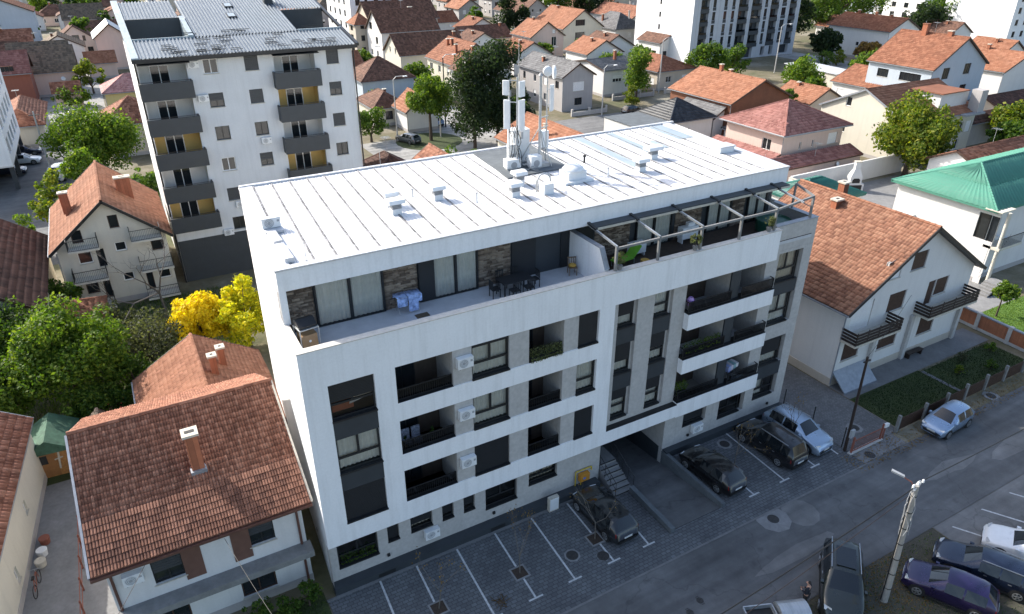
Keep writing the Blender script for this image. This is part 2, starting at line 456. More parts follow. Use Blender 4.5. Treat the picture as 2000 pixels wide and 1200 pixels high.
def window(parent, o, rz, u, v, w, h, style='w', inset=.1, rng=random):
    """window of a plain house: frame > pane / shutter / sill, set into its opening"""
    fr = {'w': 'wframe', 's': 'wframe', 'h': 'wframe', 'b': 'brownframe', 'k': 'frame', 'g': 'wframe', 'gb': 'frame', 'bs': 'brownframe', 'kh': 'frame'}[style]
    w, h = round(w, 2), round(h, 2)
    def mk():
        mb = MB(); t = .07
        mb.box(0, w, 0, .06, 0, t); mb.box(0, w, 0, .06, h - t, h); mb.box(0, t, 0, .06, t, h - t); mb.box(w - t, w, 0, .06, t, h - t)
        n = max(1, round(w / .75))
        for i in range(1, n): mb.box(w * i / n - t / 2, w * i / n + t / 2, .002, .058, t, h - t)
        return mb.mesh('window', fr)
    c, s = math.cos(rz), math.sin(rz)
    loc = (o[0] + c * u - s * inset, o[1] + s * u + c * inset, v)
    wo = obj('window', cached(('fr', w, h, fr), mk), parent, loc, rz)
    obj('pane', cached(('pn', w, h), lambda: MB().quad((.03, .035, .03), (w - .03, .035, .03), (w - .03, .035, h - .03), (.03, .035, h - .03)).mesh('pane', 'glassdark')), wo)
    if style in ('s', 'h', 'gb', 'bs', 'kh'):
        fr_ = {'s': 1.0, 'h': .5, 'gb': 1.0, 'bs': 1.0, 'kh': .55}[style]
        sm = {'s': 'wframe', 'h': 'wframe', 'gb': 'greyblind', 'bs': 'brownframe', 'kh': 'greyblind'}[style]
        def mks():
            mb = MB(); n = max(2, int(h * fr_ / .14))
            for i in range(n):
                a = h - h * fr_ * (i + 1) / n + .012; b = h - h * fr_ * i / n
                mb.box(.04, w - .04, -.03, -.004, a, b)
            return mb.mesh('shutter', sm)
        obj('shutter', cached(('sh', w, h, fr_, sm), mks), wo)
    if h < 1.9:
        obj('sill', cached(('si', w), lambda: MB().box(-.06, w + .06, -inset - .06, -.002, -.05, -.004).mesh('sill', 'cap')), wo)
    return wo

# ------------------------------------------------------------------ tiled roofs
RNG = np.random.default_rng(7)
def tile_plane(P0, eu, up, T, srange, pw=.3, ph=.38, amp=.045, lip=.05, k=4):
    """courses of curved tiles on one slope. srange(t)->(s0,s1) clips each course"""
    P0, eu, up = np.array(P0, float), np.array(eu, float), np.array(up, float)
    nr = np.cross(eu, up); nr /= np.linalg.norm(nr)
    if nr[2] < 0: nr = -nr
    pat = {4: [0, .75, 1, .75], 2: [0, 1], 3: [0, 1, 1]}[k]
    Vs, Fs, Rs = [], [], []; off = 0
    rows = max(1, int(round(T / ph))); ph = T / rows
    for i in range(rows):
        t0, t1 = i * ph, min(T, (i + 1.08) * ph)
        a0, b0 = srange(t0); a1, b1 = srange(t1)
        if b0 - a0 < .05: continue
        n = max(1, int(round((b0 - a0) / pw))); m = n * k
        fr = np.arange(m + 1) / m
        prof = np.array([pat[j % k] for j in range(m + 1)]) * amp
        tj = np.repeat(RNG.normal(0, .008, n + 1), k)[:m + 1] + .03 * np.sin(fr * 9 + i * .4 + P0[0]) * .5
        lo = P0 + np.outer(a0 + (b0 - a0) * fr, eu) + up * t0 + np.outer(prof + lip + tj, nr)
        hi = P0 + np.outer(a1 + (b1 - a1) * fr, eu) + up * t1 + np.outer(prof + .004, nr)
        bt = P0 + np.outer(a0 + (b0 - a0) * fr, eu) + up * t0 + np.outer(prof * .6 - .01, nr)
        Vs.append(np.concatenate([bt, lo, hi])); j = np.arange(m); c = m + 1
        f1 = np.stack([off + j, off + j + 1, off + c + j + 1, off + c + j], 1)
        f2 = np.stack([off + c + j, off + c + j + 1, off + 2 * c + j + 1, off + 2 * c + j], 1)
        r = np.repeat(RNG.random(n), k)
        Fs += [f1, f2]; Rs += [r, r]; off += 3 * c
    if not Vs: return None
    return np.concatenate(Vs), np.concatenate(Fs), np.concatenate(Rs)

def merge(parts):
    V, F, Q = [], [], []; o = 0
    for p in parts:
        if p is None: continue
        V.append(p[0]); F.append(p[1] + o); Q.append(p[2]); o += len(p[0])
    return np.concatenate(V), np.concatenate(F), np.concatenate(Q)

def ridge_mb(mb, a, b, r=.12):
    a, b = Vector(a), Vector(b); L = (b - a).length; n = max(1, int(L / .42))
    for i in range(n):
        p, q = a.lerp(b, i / n), a.lerp(b, (i + 1.06) / n if i < n - 1 else 1)
        mb.tube(p, q, r * 1.12, r * .92, 6, False)

def roof(parent, w, d, h, rise, typ, mat, far=False, pw=None, ph=None, k=None, amp=None, fascia='brownframe', cap=None, hipf=1.0, lip=None):
    """roof over local rect [0,w]x[0,d], eave at h. typ gx gy hx hy (hip, ridge along x or y) sx (mono, rising to +y)"""
    pw = pw or (.42 if far else .3); ph = ph or (.5 if far else .38); k = k or (2 if far else 4); amp = amp if amp is not None else (.07 if far else .05)
    kw = dict(pw=pw, ph=ph, k=k, amp=amp, lip=lip or (.06 if far else .05))
    zr = h + rise; pl = []; rid = []; und = MB()
    def plane(P0, eu, run, T2, e, hl, hr):
        # e: eave length, run: direction up (horizontal), T2: horizontal run, hl/hr hip cut per end (horizontal metres at ridge)
        sl = math.hypot(T2, rise); up = np.array([run[0] * T2 / sl, run[1] * T2 / sl, rise / sl])
        pl.append(tile_plane(P0, eu, up, sl, lambda t: (hl * t / sl, e - hr * t / sl), **kw))
        P0v, euv, upv = Vector(P0), Vector(eu), Vector(up); dn = Vector((0, 0, -.02))
        und.quad(P0v + dn, P0v + euv * e + dn, P0v + euv * (e - hr) + upv * sl + dn, P0v + euv * hl + upv * sl + dn)
        dn = Vector((0, 0, -.16))
        und.quad(P0v + dn, P0v + euv * hl + upv * sl + dn, P0v + euv * (e - hr) + upv * sl + dn, P0v + euv * e + dn)
        und.quad(P0v + Vector((0, 0, -.16)), P0v + euv * e + Vector((0, 0, -.16)), P0v + euv * e + Vector((0, 0, .02)), P0v + Vector((0, 0, .02)))
        for q0, q1, hh in ((P0v, P0v + euv * hl + upv * sl, hl), (P0v + euv * e, P0v + euv * (e - hr) + upv * sl, hr)):
            if hh == 0: und.bar(q0 + Vector((0, 0, -.06)), q1 + Vector((0, 0, -.06)), .06, .24)
    if typ in ('gx', 'hx'):
        c = min(w / 2, d / 2 * hipf) if typ == 'hx' else 0
        plane((0, 0, h), (1, 0, 0), (0, 1), d / 2, w, c, c); plane((w, d, h), (-1, 0, 0), (0, -1), d / 2, w, c, c)
        rid.append(((c, d / 2, zr), (w - c, d / 2, zr)))
        if c:
            plane((0, d, h), (0, -1, 0), (1, 0), c, d, d / 2, d / 2); plane((w, 0, h), (0, 1, 0), (-1, 0), c, d, d / 2, d / 2)
            rid += [((0, 0, h), (c, d / 2, zr)), ((0, d, h), (c, d / 2, zr)), ((w, 0, h), (w - c, d / 2, zr)), ((w, d, h), (w - c, d / 2, zr))]
    elif typ in ('gy', 'hy'):
        c = min(d / 2, w / 2 * hipf) if typ == 'hy' else 0
        plane((0, d, h), (0, -1, 0), (1, 0), w / 2, d, c, c); plane((w, 0, h), (0, 1, 0), (-1, 0), w / 2, d, c, c)
        rid.append(((w / 2, c, zr), (w / 2, d - c, zr)))
        if c:
            plane((0, 0, h), (1, 0, 0), (0, 1), c, w, w / 2, w / 2); plane((w, d, h), (-1, 0, 0), (0, -1), c, w, w / 2, w / 2)
            rid += [((0, 0, h), (w / 2, c, zr)), ((w, 0, h), (w / 2, c, zr)), ((0, d, h), (w / 2, d - c, zr)), ((w, d, h), (w / 2, d - c, zr))]
    elif typ == 'sx':
        plane((0, 0, h), (1, 0, 0), (0, 1), d, w, 0, 0)
    elif typ == 'sy':
        plane((0, d, h), (0, -1, 0), (1, 0), w, d, 0, 0)
    V, F, Q = merge(pl)
    ro = und.build('roof', fascia, parent)
    tl = obj('roof_tiles', np_mesh('roof_tiles', V, F, mat, Q), ro, kind='stuff')
    if rid and cap != False:
        mb = MB()
        for a, b in rid: ridge_mb(mb, Vector(a) + Vector((0, 0, .04)), Vector(b) + Vector((0, 0, .04)))
        obj('ridge_caps', merge_rnd(mb, cap or mat), ro)
    return ro

def merge_rnd(mb, mat):
    me = mb.mesh('ridge_caps', mat)
    at = me.attributes.new('rnd', 'FLOAT', 'FACE'); n = len(me.polygons)
    at.data.foreach_set('value', np.repeat(RNG.random(n // 6 + 1), 6)[:n].astype(np.float32)); return me

def roof_z(typ, w, d, h, rise):
    def f(x, y):
        if typ == 'gx': return h + rise * (1 - abs(y - d / 2) / (d / 2))
        if typ == 'gy': return h + rise * (1 - abs(x - w / 2) / (w / 2))
        if typ == 'sx': return h + rise * y / d
        if typ == 'sy': return h + rise * x / w
        m = min(x, w - x, y, d - y); return h + rise * min(1, m / (min(w, d) / 2))
    return f

def chimney(parent, x, y, zb, ht, a=.5, b=.5, mat='brick', capm='cap'):
    c = MB().box(x - a / 2, x + a / 2, y - b / 2, y + b / 2, zb - .8, zb + ht).build('chimney', mat, parent)
    MB().box(x - a / 2 - .08, x + a / 2 + .08, y - b / 2 - .08, y + b / 2 + .08, zb + ht + .003, zb + ht + .12).build('chimney_cap', capm, c)
    MB().box(x - a / 5, x + a / 5, y - b / 5, y + b / 5, zb + ht + .122, zb + ht + .13).build('flue', 'black', c)
    return c

def auto_wins(L, h, seed, p=.8, style=None, zs=None):
    rg = random.Random(seed); out = []
    n = max(1, int(L / 3.2)); fl = zs or [1.0 + 2.8 * i for i in range(max(1, int(h / 2.6)))]
    for z in fl:
        if z + 1.4 > h - .2: continue
        for i in range(n):
            if rg.random() > p: continue
            w = rg.choice((.9, 1.2, 1.5)); u = L * (i + .5) / n - w / 2
            out.append((u, z, w, 1.3, style or rg.choice(('w', 'w', 's', 'h', 'b'))))
    return out

HSEED = [0]; RECTS = []
def house(name, label, x0, y0, x1, y1, h, rise, typ, wall='white2', tiles='t_orange', wins=None, chim=(), oh=.4, far=True,
          group=None, rz=0, cat='house', fascia='brownframe', gut=True, plinth='greyp', roofkw=None, wallz=None):
    """detached house: roof rectangle x0..x1, y0..y1 at eave height h; the walls stand oh inside it"""
    HSEED[0] += 1; sd = HSEED[0]; RECTS.append((x0, y0, x1, y1))
    w, d = x1 - x0, y1 - y0
    T = thing(name, label, cat, (x0, y0, 0), R(rz), group)
    f = roof_z(typ, w, d, h, rise)
    if wins is None: wins = {'F': 'a', 'L': 'a', 'R': 'a'}
    hw = wallz or h
    for fc in 'FLRB':
        (o, L, fz) = face_frame(fc, oh, oh, w - oh, d - oh)
        ws = wins.get(fc, [])
        if ws == 'a': ws = auto_wins(L, h, sd * 10 + ord(fc))
        gab = (fc in 'FB' and typ == 'gy') or (fc in 'LR' and typ == 'gx')
        if gab:
            s = rise / ((w if typ == 'gy' else d) / 2); pk = h + s * oh + s * L / 2 - .05
            top = lambda u, pk=pk, s=s, L=L: pk - s * abs(u - L / 2)
            top.knots = (L / 2,)
        elif typ in ('sx', 'sy'):
            if fc in 'LR' and typ == 'sx':
                e = rise / d
                top = (lambda u, L=L, e=e: h + e * (oh + L - u) - .05) if fc == 'L' else (lambda u, e=e: h + e * (oh + u) - .05)
            elif fc in 'FB' and typ == 'sy':
                e = rise / w
                top = (lambda u, e=e: h + e * (oh + u) - .05) if fc == 'F' else (lambda u, L=L, e=e: h + e * (oh + L - u) - .05)
            else:
                top = h + rise * (.95 if (fc == 'B' and typ == 'sx') or (fc == 'R' and typ == 'sy') else .05)
        else: top = h
        mb = wall_mesh(MB(), L, 0, top, [(u, v, u + a, v + b) for (u, v, a, b, *_) in ws], .2)
        wo = mb.build('wall', wall, T, (o[0], o[1], 0), fz)
        for (u, v, a, b, st) in ws: window(T, o, fz, u, v, a, b, st)
    if plinth:
        e = .025
        MB().box(oh - e, w - oh + e, oh - e, d - oh + e, -.05, .45).build('plinth', plinth, T)
    roof(T, w, d, h, rise, typ, tiles, far, fascia=fascia, **(roofkw or {}))
    if gut:
        mb = MB()
        if typ in ('gx', 'hx', 'hy'): mb.bar((0, -.07, h - .08), (w, -.07, h - .08), .12, .1)
        if typ in ('gy', 'hx', 'hy'): mb.bar((-.07, 0, h - .08), (-.07, d, h - .08), .12, .1)
        if mb.v:
            mb.tube((oh - .06, oh - .06, .2), (oh - .06, oh - .06, h - .1), .05, .05, 6)
            mb.build('gutter', 'lead', T)
    if far and sd % 3 == 0:
        a = MB(); zt = f(w * .5, d * .5); a.tube((w * .5, d * .5, zt - .3), (w * .5, d * .5, zt + 1.9), .025, n=5)
        for i in range(5): a.bar((w * .5 - .5, d * .5 - .5 + .22 * i, zt + 1.8), (w * .5 + .5, d * .5 - .5 + .22 * i, zt + 1.8), .025, .025)
        a.bar((w * .5, d * .5 - .6, zt + 1.8), (w * .5, d * .5 + .5, zt + 1.8), .03, .03); a.build('aerial', 'galv', T)
    if far and sd % 4 == 1:
        o = MB().lathe([(.42, -.02), (.42, .03), (.3, .1), (.05, .14)], 14).build('satellite_dish', 'plastic', T, (w * .7, oh - .25, min(h - .7, 3.2))); o.rotation_euler = (R(70), 0, R(20))
        MB().tube((w * .7, oh - .2, min(h - .7, 3.2)), (w * .7, oh, min(h - .7, 3.2)), .03, n=6).build('dish_arm', 'galv', T)
    for c in chim:
        x, y, ht = c[:3]; chimney(T, x, y, f(x, y), ht, *(c[3:] if len(c) > 3 else ()))
    return T
# ================================================================== main apartment building
M['smoke'] = glassmat('smoked_glass', (.30, .33, .35), .5)
BLD = thing('apartment_building', 'long white and grey apartment block with white metal roof and terrace in the middle', 'apartment block', (0, 0, 0))
SK = .066
def sx(x, y): return x + SK * y
FL = [(4.2, 6.15), (7.15, 9.1), (10.1, 12.05)]          # sill and head of the openings, three storeys

# --- white front frame, left part
holes = [(1.06, 4.2, 3.11, 12.05)] + [(4.08, b, 15.15, t) for b, t in FL]
wall_mesh(MB(), 16.12, 3.05, 13.9, holes, .4).build('facade_wall', 'white', BLD)
MB().quad((0, 0, 3.05), (0, .4, 3.05), (16.12, .4, 3.05), (16.12, 0, 3.05)).build('soffit', 'white', BLD)
MB().quad((16.12, 0, 4.0), (16.12, 0, 12.05), (16.12, .4, 12.05), (16.12, .4, 4.0)).build('facade_return', 'white', BLD)
# --- white bands, right part
MB().box(16.122, 27.74, 0, .38, 12.05, 13.9).build('facade_band', 'white', BLD)
MB().box(16.122, 21.35, 0, .395, 3.05, 3.9).build('facade_band', 'white', BLD)
for z0, z1 in ((2.98, 4.02), (6.1, 7.05), (9.05, 10.05)):
    x0 = 21.352
    MB().box(x0, 28.05, 0, .395, z0, z1).build('balcony_band', 'white', BLD)
    MB().box(x0 + .002, 28.03, .02, .6, z1 + .003, z1 + .05).build('band_flashing', 'darkmetal', BLD)
MB().box(16.13, 21.35, .01, .395, 3.903, 3.95).build('band_flashing', 'darkmetal', BLD)

# --- concrete facade, right part (set back 0.4 m) with window columns and balconies
X0 = 16.13
hr = [(16.65, 4.23, 17.95, 12.04), (19.1, 4.23, 20.4, 12.04)]
for z0, z1 in ((4.03, 6.1), (7.06, 9.05), (10.06, 12.04)):
    hr += [(21.36, z0, 24.62, z1), (25.36, z0, 27.42, z1)]
hr += [(28.42, 7.15, 30.5, 12.1), (28.42, 4.12, 30.5, 6.1), (28.42, 1.56, 30.5, 3.13 + .99 - 1.0)]
hr[-1] = (28.42, 1.56, 30.5, 3.12)
hr += [(22.42, 1.6, 24.3, 2.62), (25.4, 1.12, 27.65, 2.6), (X0, -1, 20.95, 2.9)]
sh = [(a - X0, b, c - X0, d) for a, b, c, d in hr]
wall_mesh(MB(), 31.25 - X0, -1, 13.93, sh, .3).build('concrete_facade', 'concrete', BLD, (X0, .4, 0))
# --- concrete ground floor, left part
GW = [(.45, 1.12, 2.52, 2.74), (3.04, 1.6, 3.66, 2.74), (4.29, 1.64, 5.5, 2.74), (6.06, 1.63, 6.72, 2.78), (7.3, 1.62, 7.96, 2.78), (8.6, 1.2, 10.56, 2.68), (11.3, 1.72, 13.15, 2.78)]
wall_mesh(MB(), 16.13, -.5, 3.05, GW, .3).build('ground_floor_wall', 'concrete', BLD, (0, .4, 0))
MB().box(-.02, 15.9, -.15, .4, -.3, .42).build('plinth', 'anth', BLD)
MB().box(21.0, 31.3, -.02, .4, -.3, .45).build('plinth', 'anth', BLD)
for x in (2.2, 8.6):
    MB().box(x, x + .9, -.165, -.152, .08, .3).build('cellar_vent', 'darkmetal', BLD)
# joints of the concrete panels (recessed dark lines)
jb = MB()
for x in (21.9, 24.86, 31.0): jb.box(x, x + .02, .394, .399, .5, 2.95)
jb.box(21.0, 22.4, .394, .399, 1.84, 1.86); jb.box(24.32, 25.38, .394, .399, 1.84, 1.86); jb.box(27.67, 28.4, .394, .399, 1.84, 1.86); jb.box(30.52, 31.2, .394, .399, 1.84, 1.86)
jb.box(30.52, 31.2, .394, .399, 7.1, 7.12); jb.box(28.42, 31.2, .394, .399, 12.3, 12.32)
jb.build('panel_joint', 'greyp', BLD)
# --- side and rear walls
def side(name, pts, mat='white'):
    MB().poly(*pts).build(name, mat, BLD)
side('side_wall', [(0, 0, -.5), (0, 0, 13.9), (sx(0, 2.7), 2.7, 13.9), (sx(0, 2.7), 2.7, 16.45), (sx(0, 14.9), 14.9, 16.45), (sx(0, 14.9), 14.9, -.5)][::-1])
side('rear_wall', [(sx(0, 14.9), 14.9, -.5), (sx(0, 14.9), 14.9, 16.45), (sx(31.0, 14.9), 14.9, 16.45), (sx(31.0, 14.9), 14.9, -.5)])
side('side_wall', [(31.25, .4, -.5), (31.25, .4, 13.93), (sx(31.0, 2.7), 2.7, 13.93), (sx(31.0, 14.9), 14.9, 13.93), (sx(31.0, 14.9), 14.9, -.5)], 'concrete')
side('side_wall', [(sx(30.5, 3.65), 3.65, 12.9), (sx(30.5, 3.65), 3.65, 16.45), (sx(31.0, 14.9), 14.9, 16.45), (sx(31.0, 14.9), 14.9, 13.9)])
side('side_wall_skirt', [(0, 0, -.5), (0, .4, -.5), (0, .4, 3.05), (0, 0, 3.05)], 'concrete')
# --- floor slabs and core
for z in (.9, 3.5, 6.45, 9.4, 12.35):
    xa = .1 if z > 1 else .1
    for xa, xb in (((.25, 31.0),) if z > 3 else ((.25, 16.1), (21, 31.0))):
        MB().prism([(xa, .71, z - .22), (xb, .71, z - .22), (xb, 4.0, z - .22), (xa, 4.0, z - .22)], (0, 0, .22)).build('floor_slab', 'interior', BLD)
def core(xa, xb, z0, z1, y0=2.6):
    MB().prism([(sx(xa, y0), y0, z0), (sx(xb, y0), y0, z0), (sx(xb, 14.6), 14.6, z0), (sx(xa, 14.6), 14.6, z0)], (0, 0, z1 - z0)).build('core_wall', 'interior', BLD)
core(.15, 30.5, 3.28, 12.9); core(.15, 15.0, -.4, 3.27, 3.0); core(20.9, 30.5, -.4, 3.27, 3.0)

# --- windows with glass, blinds and curtains
def curtain_mesh(w, h, mat='curtain', amp=.035, gap=0):
    def mk():
        n = max(6, int(w / .035)); V, F = [], []; rg = random.Random(int(w * 1000))
        ph = 0
        for i in range(n + 1):
            ph += rg.uniform(.6, 1.5)
            y = amp * math.sin(ph); x = w * i / n
            V += [(x, y, 0), (x, y * .7, h)]
        for i in range(n): F.append((2 * i, 2 * i + 2, 2 * i + 3, 2 * i + 1))
        me = bpy.data.meshes.new('curtain'); me.from_pydata(V, [], F); me.materials.append(M[mat]); me.shade_smooth(); return me
    return cached(('cur', round(w, 2), round(h, 2), mat), mk)

def mwin(x0, x1, z0, z1, y, shut=0.0, cur='curtain', transom=True, mull=True, open_w=None, cw=1.0):
    """dark window of the block: frame > panes, curtain, roller blind, sill"""
    w, h = round(x1 - x0, 2), round(z1 - z0, 2); t = .075
    def mk():
        mb = MB(); mb.box(0, w, 0, .08, 0, .14); mb.box(0, w, 0, .08, h - t, h); mb.box(0, t, 0, .08, .14, h - t); mb.box(w - t, w, 0, .08, .14, h - t)
        zt = h * .42 if transom else .14
        if transom: mb.box(t, w - t, .002, .078, zt - .05, zt + .05)
        if mull: mb.box(w / 2 - .05, w / 2 + .05, .004, .076, zt, h - t)
        return mb.mesh('window', 'frame')
    wo = obj('window', cached(('mw', w, h, transom, mull), mk), BLD, (x0, y, z0))
    def pane(a, b, c, d):
        obj('pane', cached(('mp', round(b - a, 3), round(d - c, 3)), lambda: MB().quad((0, 0, 0), (b - a, 0, 0), (b - a, 0, d - c), (0, 0, d - c)).mesh('pane', 'glass')), wo, (a, .04, c))
    zt = h * .42
    if transom: pane(t, w - t, .14, zt - .05)
    lo = zt + .05 if transom else .14
    if mull: pane(t, w / 2 - .05, lo, h - t); pane(w / 2 + .05, w - t, lo, h - t)
    else: pane(t, w - t, lo, h - t)
    if cur: obj('curtain', curtain_mesh(w * cw - .1, h - .2, cur), wo, (.05, .2, .12))
    if shut > 0:
        def mks():
            mb = MB(); n = max(2, int(h * shut / .07)); s = h * shut / n
            for i in range(n): mb.box(.02, w - .02, -.035, -.006, h - s * (i + 1) + .01, h - s * i)
            return mb.mesh('roller_blind', 'blind')
        obj('roller_blind', cached(('mb', w, h, round(shut, 2)), mks), wo)
    obj('sill', cached(('ms', w), lambda: MB().box(-.02, w + .02, -.2, -.002, -.03, .06).mesh('sill', 'darkmetal')), wo)
    return wo

def spandrel(x0, x1, z0, z1, y): MB().box(x0, x1, y, y + .12, z0, z1).build('spandrel_panel', 'anth', BLD)

# left column
mwin(1.07, 3.10, 10.12, 12.04, .16, .50, None); spandrel(1.065, 3.105, 9.1, 10.1, .05)
mwin(1.07, 3.10, 7.17, 9.09, .16, .0); spandrel(1.065, 3.105, 6.15, 7.15, .05)
mwin(1.07, 3.10, 4.22, 6.14, .16, .97)
bed = MB(); bed.box(1.2, 2.2, .5, 1.0, 10.3, 10.75); bed.build('interior_sofa', plain('orange_sofa', (.35, .10, .05)), BLD)
bed = MB(); bed.prism([(2.0, .45, 10.55), (3.05, .45, 10.75), (3.05, .5, 11.15), (2.15, .5, 10.95)], (0, .12, 0)); bed.build('interior_cushion', plain('pale_cushion', (.6, .57, .55)), BLD)
shut5 = {2: .12, 1: 0.0, 0: .98}; shut9 = {2: .98, 1: 0.0, 0: .98}
for i, (b, t) in enumerate(FL):
    mwin(7.88, 9.88, b + .02, t - .01, .16, shut5[i])
    mwin(13.92, 15.13, b + .02, t - .01, .16, shut9[i], mull=False)
    for a, c in ((6.88, 7.87), (9.89, 11.0), (13.03, 13.91)):
        MB().box(a, c, .05, .4, b - .0, t).build('concrete_pier', 'concrete', BLD)
# columns in the set-back part
for xa, xb, sh_ in ((16.66, 17.78, (.35, .55, .6)), (19.11, 20.22, (.4, .5, .15))):
    for (b, t), s in zip(((4.26, 6.2), (7.3, 9.18), (10.24, 12.0)), sh_):
        mwin(xa, xb, b, t, .55, s, mull=False)
    spandrel(xa - .005, xb + .17, 6.21, 7.28, .46); spandrel(xa - .005, xb + .17, 9.19, 10.22, .46)
    MB().box(xb + .002, xb + .17, .58, .66, 4.24, 12.03).build('window_reveal', 'concrete', BLD)
for b, t, s, cur in ((10.13, 12.08, 0, 'curtain2'), (7.18, 9.2, 0, 'curtain'), (4.15, 6.08, .55, 'curtain'), (1.6, 3.1, 0, 'curtain')):
    mwin(28.44, 30.2, b, t, .55, s, cur, cw=1.0 if b > 2 else .6)
spandrel(28.43, 30.49, 9.22, 10.1, .46)
spandrel(28.425, 30.495, 3.13, 4.11, .385)
# ground floor windows
for i, (a, b, c, d) in enumerate(GW):
    mwin(a + .01, c - .01, b + .01, d - .01, .56, (0, .9, .62, .7, .7, 0, .2)[i], None if i in (0, 5) else 'curtain2', mull=(c - a) > 1.1, transom=i not in (1, 3, 4))
mwin(22.43, 24.12, 1.62, 2.61, .56, .75, 'curtain2'); mwin(25.42, 27.3, 1.14, 2.59, .56, .0, None)

# --- recessed balconies
def rail(x0, x1, y, z, hgt=.8, ends=()):
    mb = MB(); mb.box(x0, x1, y - .025, y + .025, z + hgt - .05, z + hgt); mb.box(x0, x1, y - .02, y + .02, z + .04, z + .08)
    n = int((x1 - x0) / .11)
    for i in range(n + 1):
        x = x0 + (x1 - x0) * i / n; mb.box(x - .008, x + .008, y - .008, y + .008, z + .08, z + hgt - .05)
    for x in (x0 + .02, x1 - .02): mb.box(x - .022, x + .022, y - .022, y + .022, z, z + hgt - .05)
    for xe, y1 in ends:
        mb.box(xe - .02, xe + .02, y, y1, z + hgt - .05, z + hgt - .002); mb.box(xe - .02, xe + .02, y, y1, z + .04, z + .075)
        for q in (.33, .66, 1.0): mb.box(xe - .01, xe + .01, y + (y1 - y) * q - .02, y + (y1 - y) * q, z + .05, z + hgt - .05)
    r = mb.build('balcony_railing', 'darkmetal', BLD)
    MB().quad((x0 + .03, y + .012, z + .09), (x1 - .03, y + .012, z + .09), (x1 - .03, y + .012, z + hgt - .06), (x0 + .03, y + .012, z + hgt - .06)).build('smoked_screen', 'smoke', r)

def recess(x0, x1, zf, z1, y0, y1, doors, side='concrete', back='stoneclad'):
    mb = MB()
    mb.quad((x0, y0, zf), (x0, y0, z1), (x0, y1, z1), (x0, y1, zf)); mb.quad((x1, y0, zf), (x1, y1, zf), (x1, y1, z1), (x1, y0, z1))
    mb.quad((x0, y0, z1), (x1, y0, z1), (x1, y1, z1), (x0, y1, z1)); mb.build('balcony_lining', side, BLD)
    MB().quad((x0, y0, zf), (x0, y1, zf), (x1, y1, zf), (x1, y0, zf)).build('balcony_floor', 'deckstone', BLD)
    me = MB().quad((x0, y1, zf), (x1, y1, zf), (x1, y1, z1), (x0, y1, z1)).mesh('balcony_back_wall', back)
    obj('balcony_back_wall', me, BLD)
    for a, c in doors:
        f = MB(); f.box(a, c, y1 - .05, y1 - .003, zf + .02, z1 - .2); d = f.build('balcony_door', 'frame', BLD)
        m = (a + c) / 2
        for p, q in ((a + .06, m - .03), (m + .03, c - .06)):
            MB().quad((p, y1 - .055, zf + .1), (q, y1 - .055, zf + .1), (q, y1 - .055, z1 - .28), (p, y1 - .055, z1 - .28)).build('pane', 'glassdark', d)
for b, t in FL:
    zf = b - .7
    for xa, xb in ((4.085, 6.875), (11.005, 13.025)): MB().box(xa, xb, .012, .42, b + .002, b + .022).build('balcony_sill', 'darkmetal', BLD)
    recess(4.085, 6.875, zf, t - .005, .4, 2.0, [(4.35, 5.7)]); rail(4.1, 6.86, .2, b, .62)
    recess(11.005, 13.025, zf, t - .005, .4, 1.9, [(11.2, 12.3)]); rail(11.02, 13.01, .2, b, .62)
for b, t in ((4.03, 6.1), (7.06, 9.05), (10.06, 12.04)):
    zf = b - .55
    recess(21.37, 24.61, zf, t - .005, .7, 2.2, [(21.6, 22.9)]); recess(25.37, 27.41, zf, t - .005, .7, 2.2, [(25.5, 26.5)])
    rail(21.38, 24.6, .12, b + .05, .68, [(21.4, .6)]); rail(25.4, 28.0, .12, b + .05, .68, [(27.98, .6)])
    MB().box(24.63, 25.35, .30, .399, b - .0, t).build('balcony_post', 'anth', BLD)
# --- terrace, parapet, dividing wall
MB().box(.36, 30.9, .36, 3.9, 12.75, 12.95).build('terrace_floor', 'deckstone', BLD)
MB().box(15.9, 30.9, .37, 3.64, 12.954, 12.98).build('terrace_deck', 'deckwood', BLD)
cop = MB()
cop.box(-.03, 27.78, -.03, .36, 13.902, 13.945); cop.box(-.03, .37, .362, 2.68, 13.902, 13.945)
cop.build('parapet_coping', 'coping', BLD)
MB().box(27.79, 31.28, .37, .75, 13.932, 13.975).build('parapet_coping', 'lead', BLD)
MB().box(30.9, 31.28, .752, 3.6, 13.932, 13.975).build('parapet_coping', 'lead', BLD)
inn = MB(); inn.box(.36, 27.74, .382, .40, 12.9, 13.9); inn.box(.34, .358, .4, 2.7, 12.9, 13.9); inn.build('parapet_lining', 'white', BLD)
MB().prism([(15.58, .4, 12.95), (15.58, .4, 14.0), (15.58, .95, 15.0), (15.58, 3.64, 15.0), (15.58, 3.64, 12.95)], (.24, 0, 0)).build('divider_wall', 'white', BLD)
MB().prism([(15.56, .38, 14.0), (15.56, .93, 15.0), (15.56, 3.64, 15.0), (15.56, 3.64, 15.04), (15.56, .90, 15.04), (15.56, .34, 14.02)], (.28, 0, 0)).build('divider_capping', 'lead', BLD)

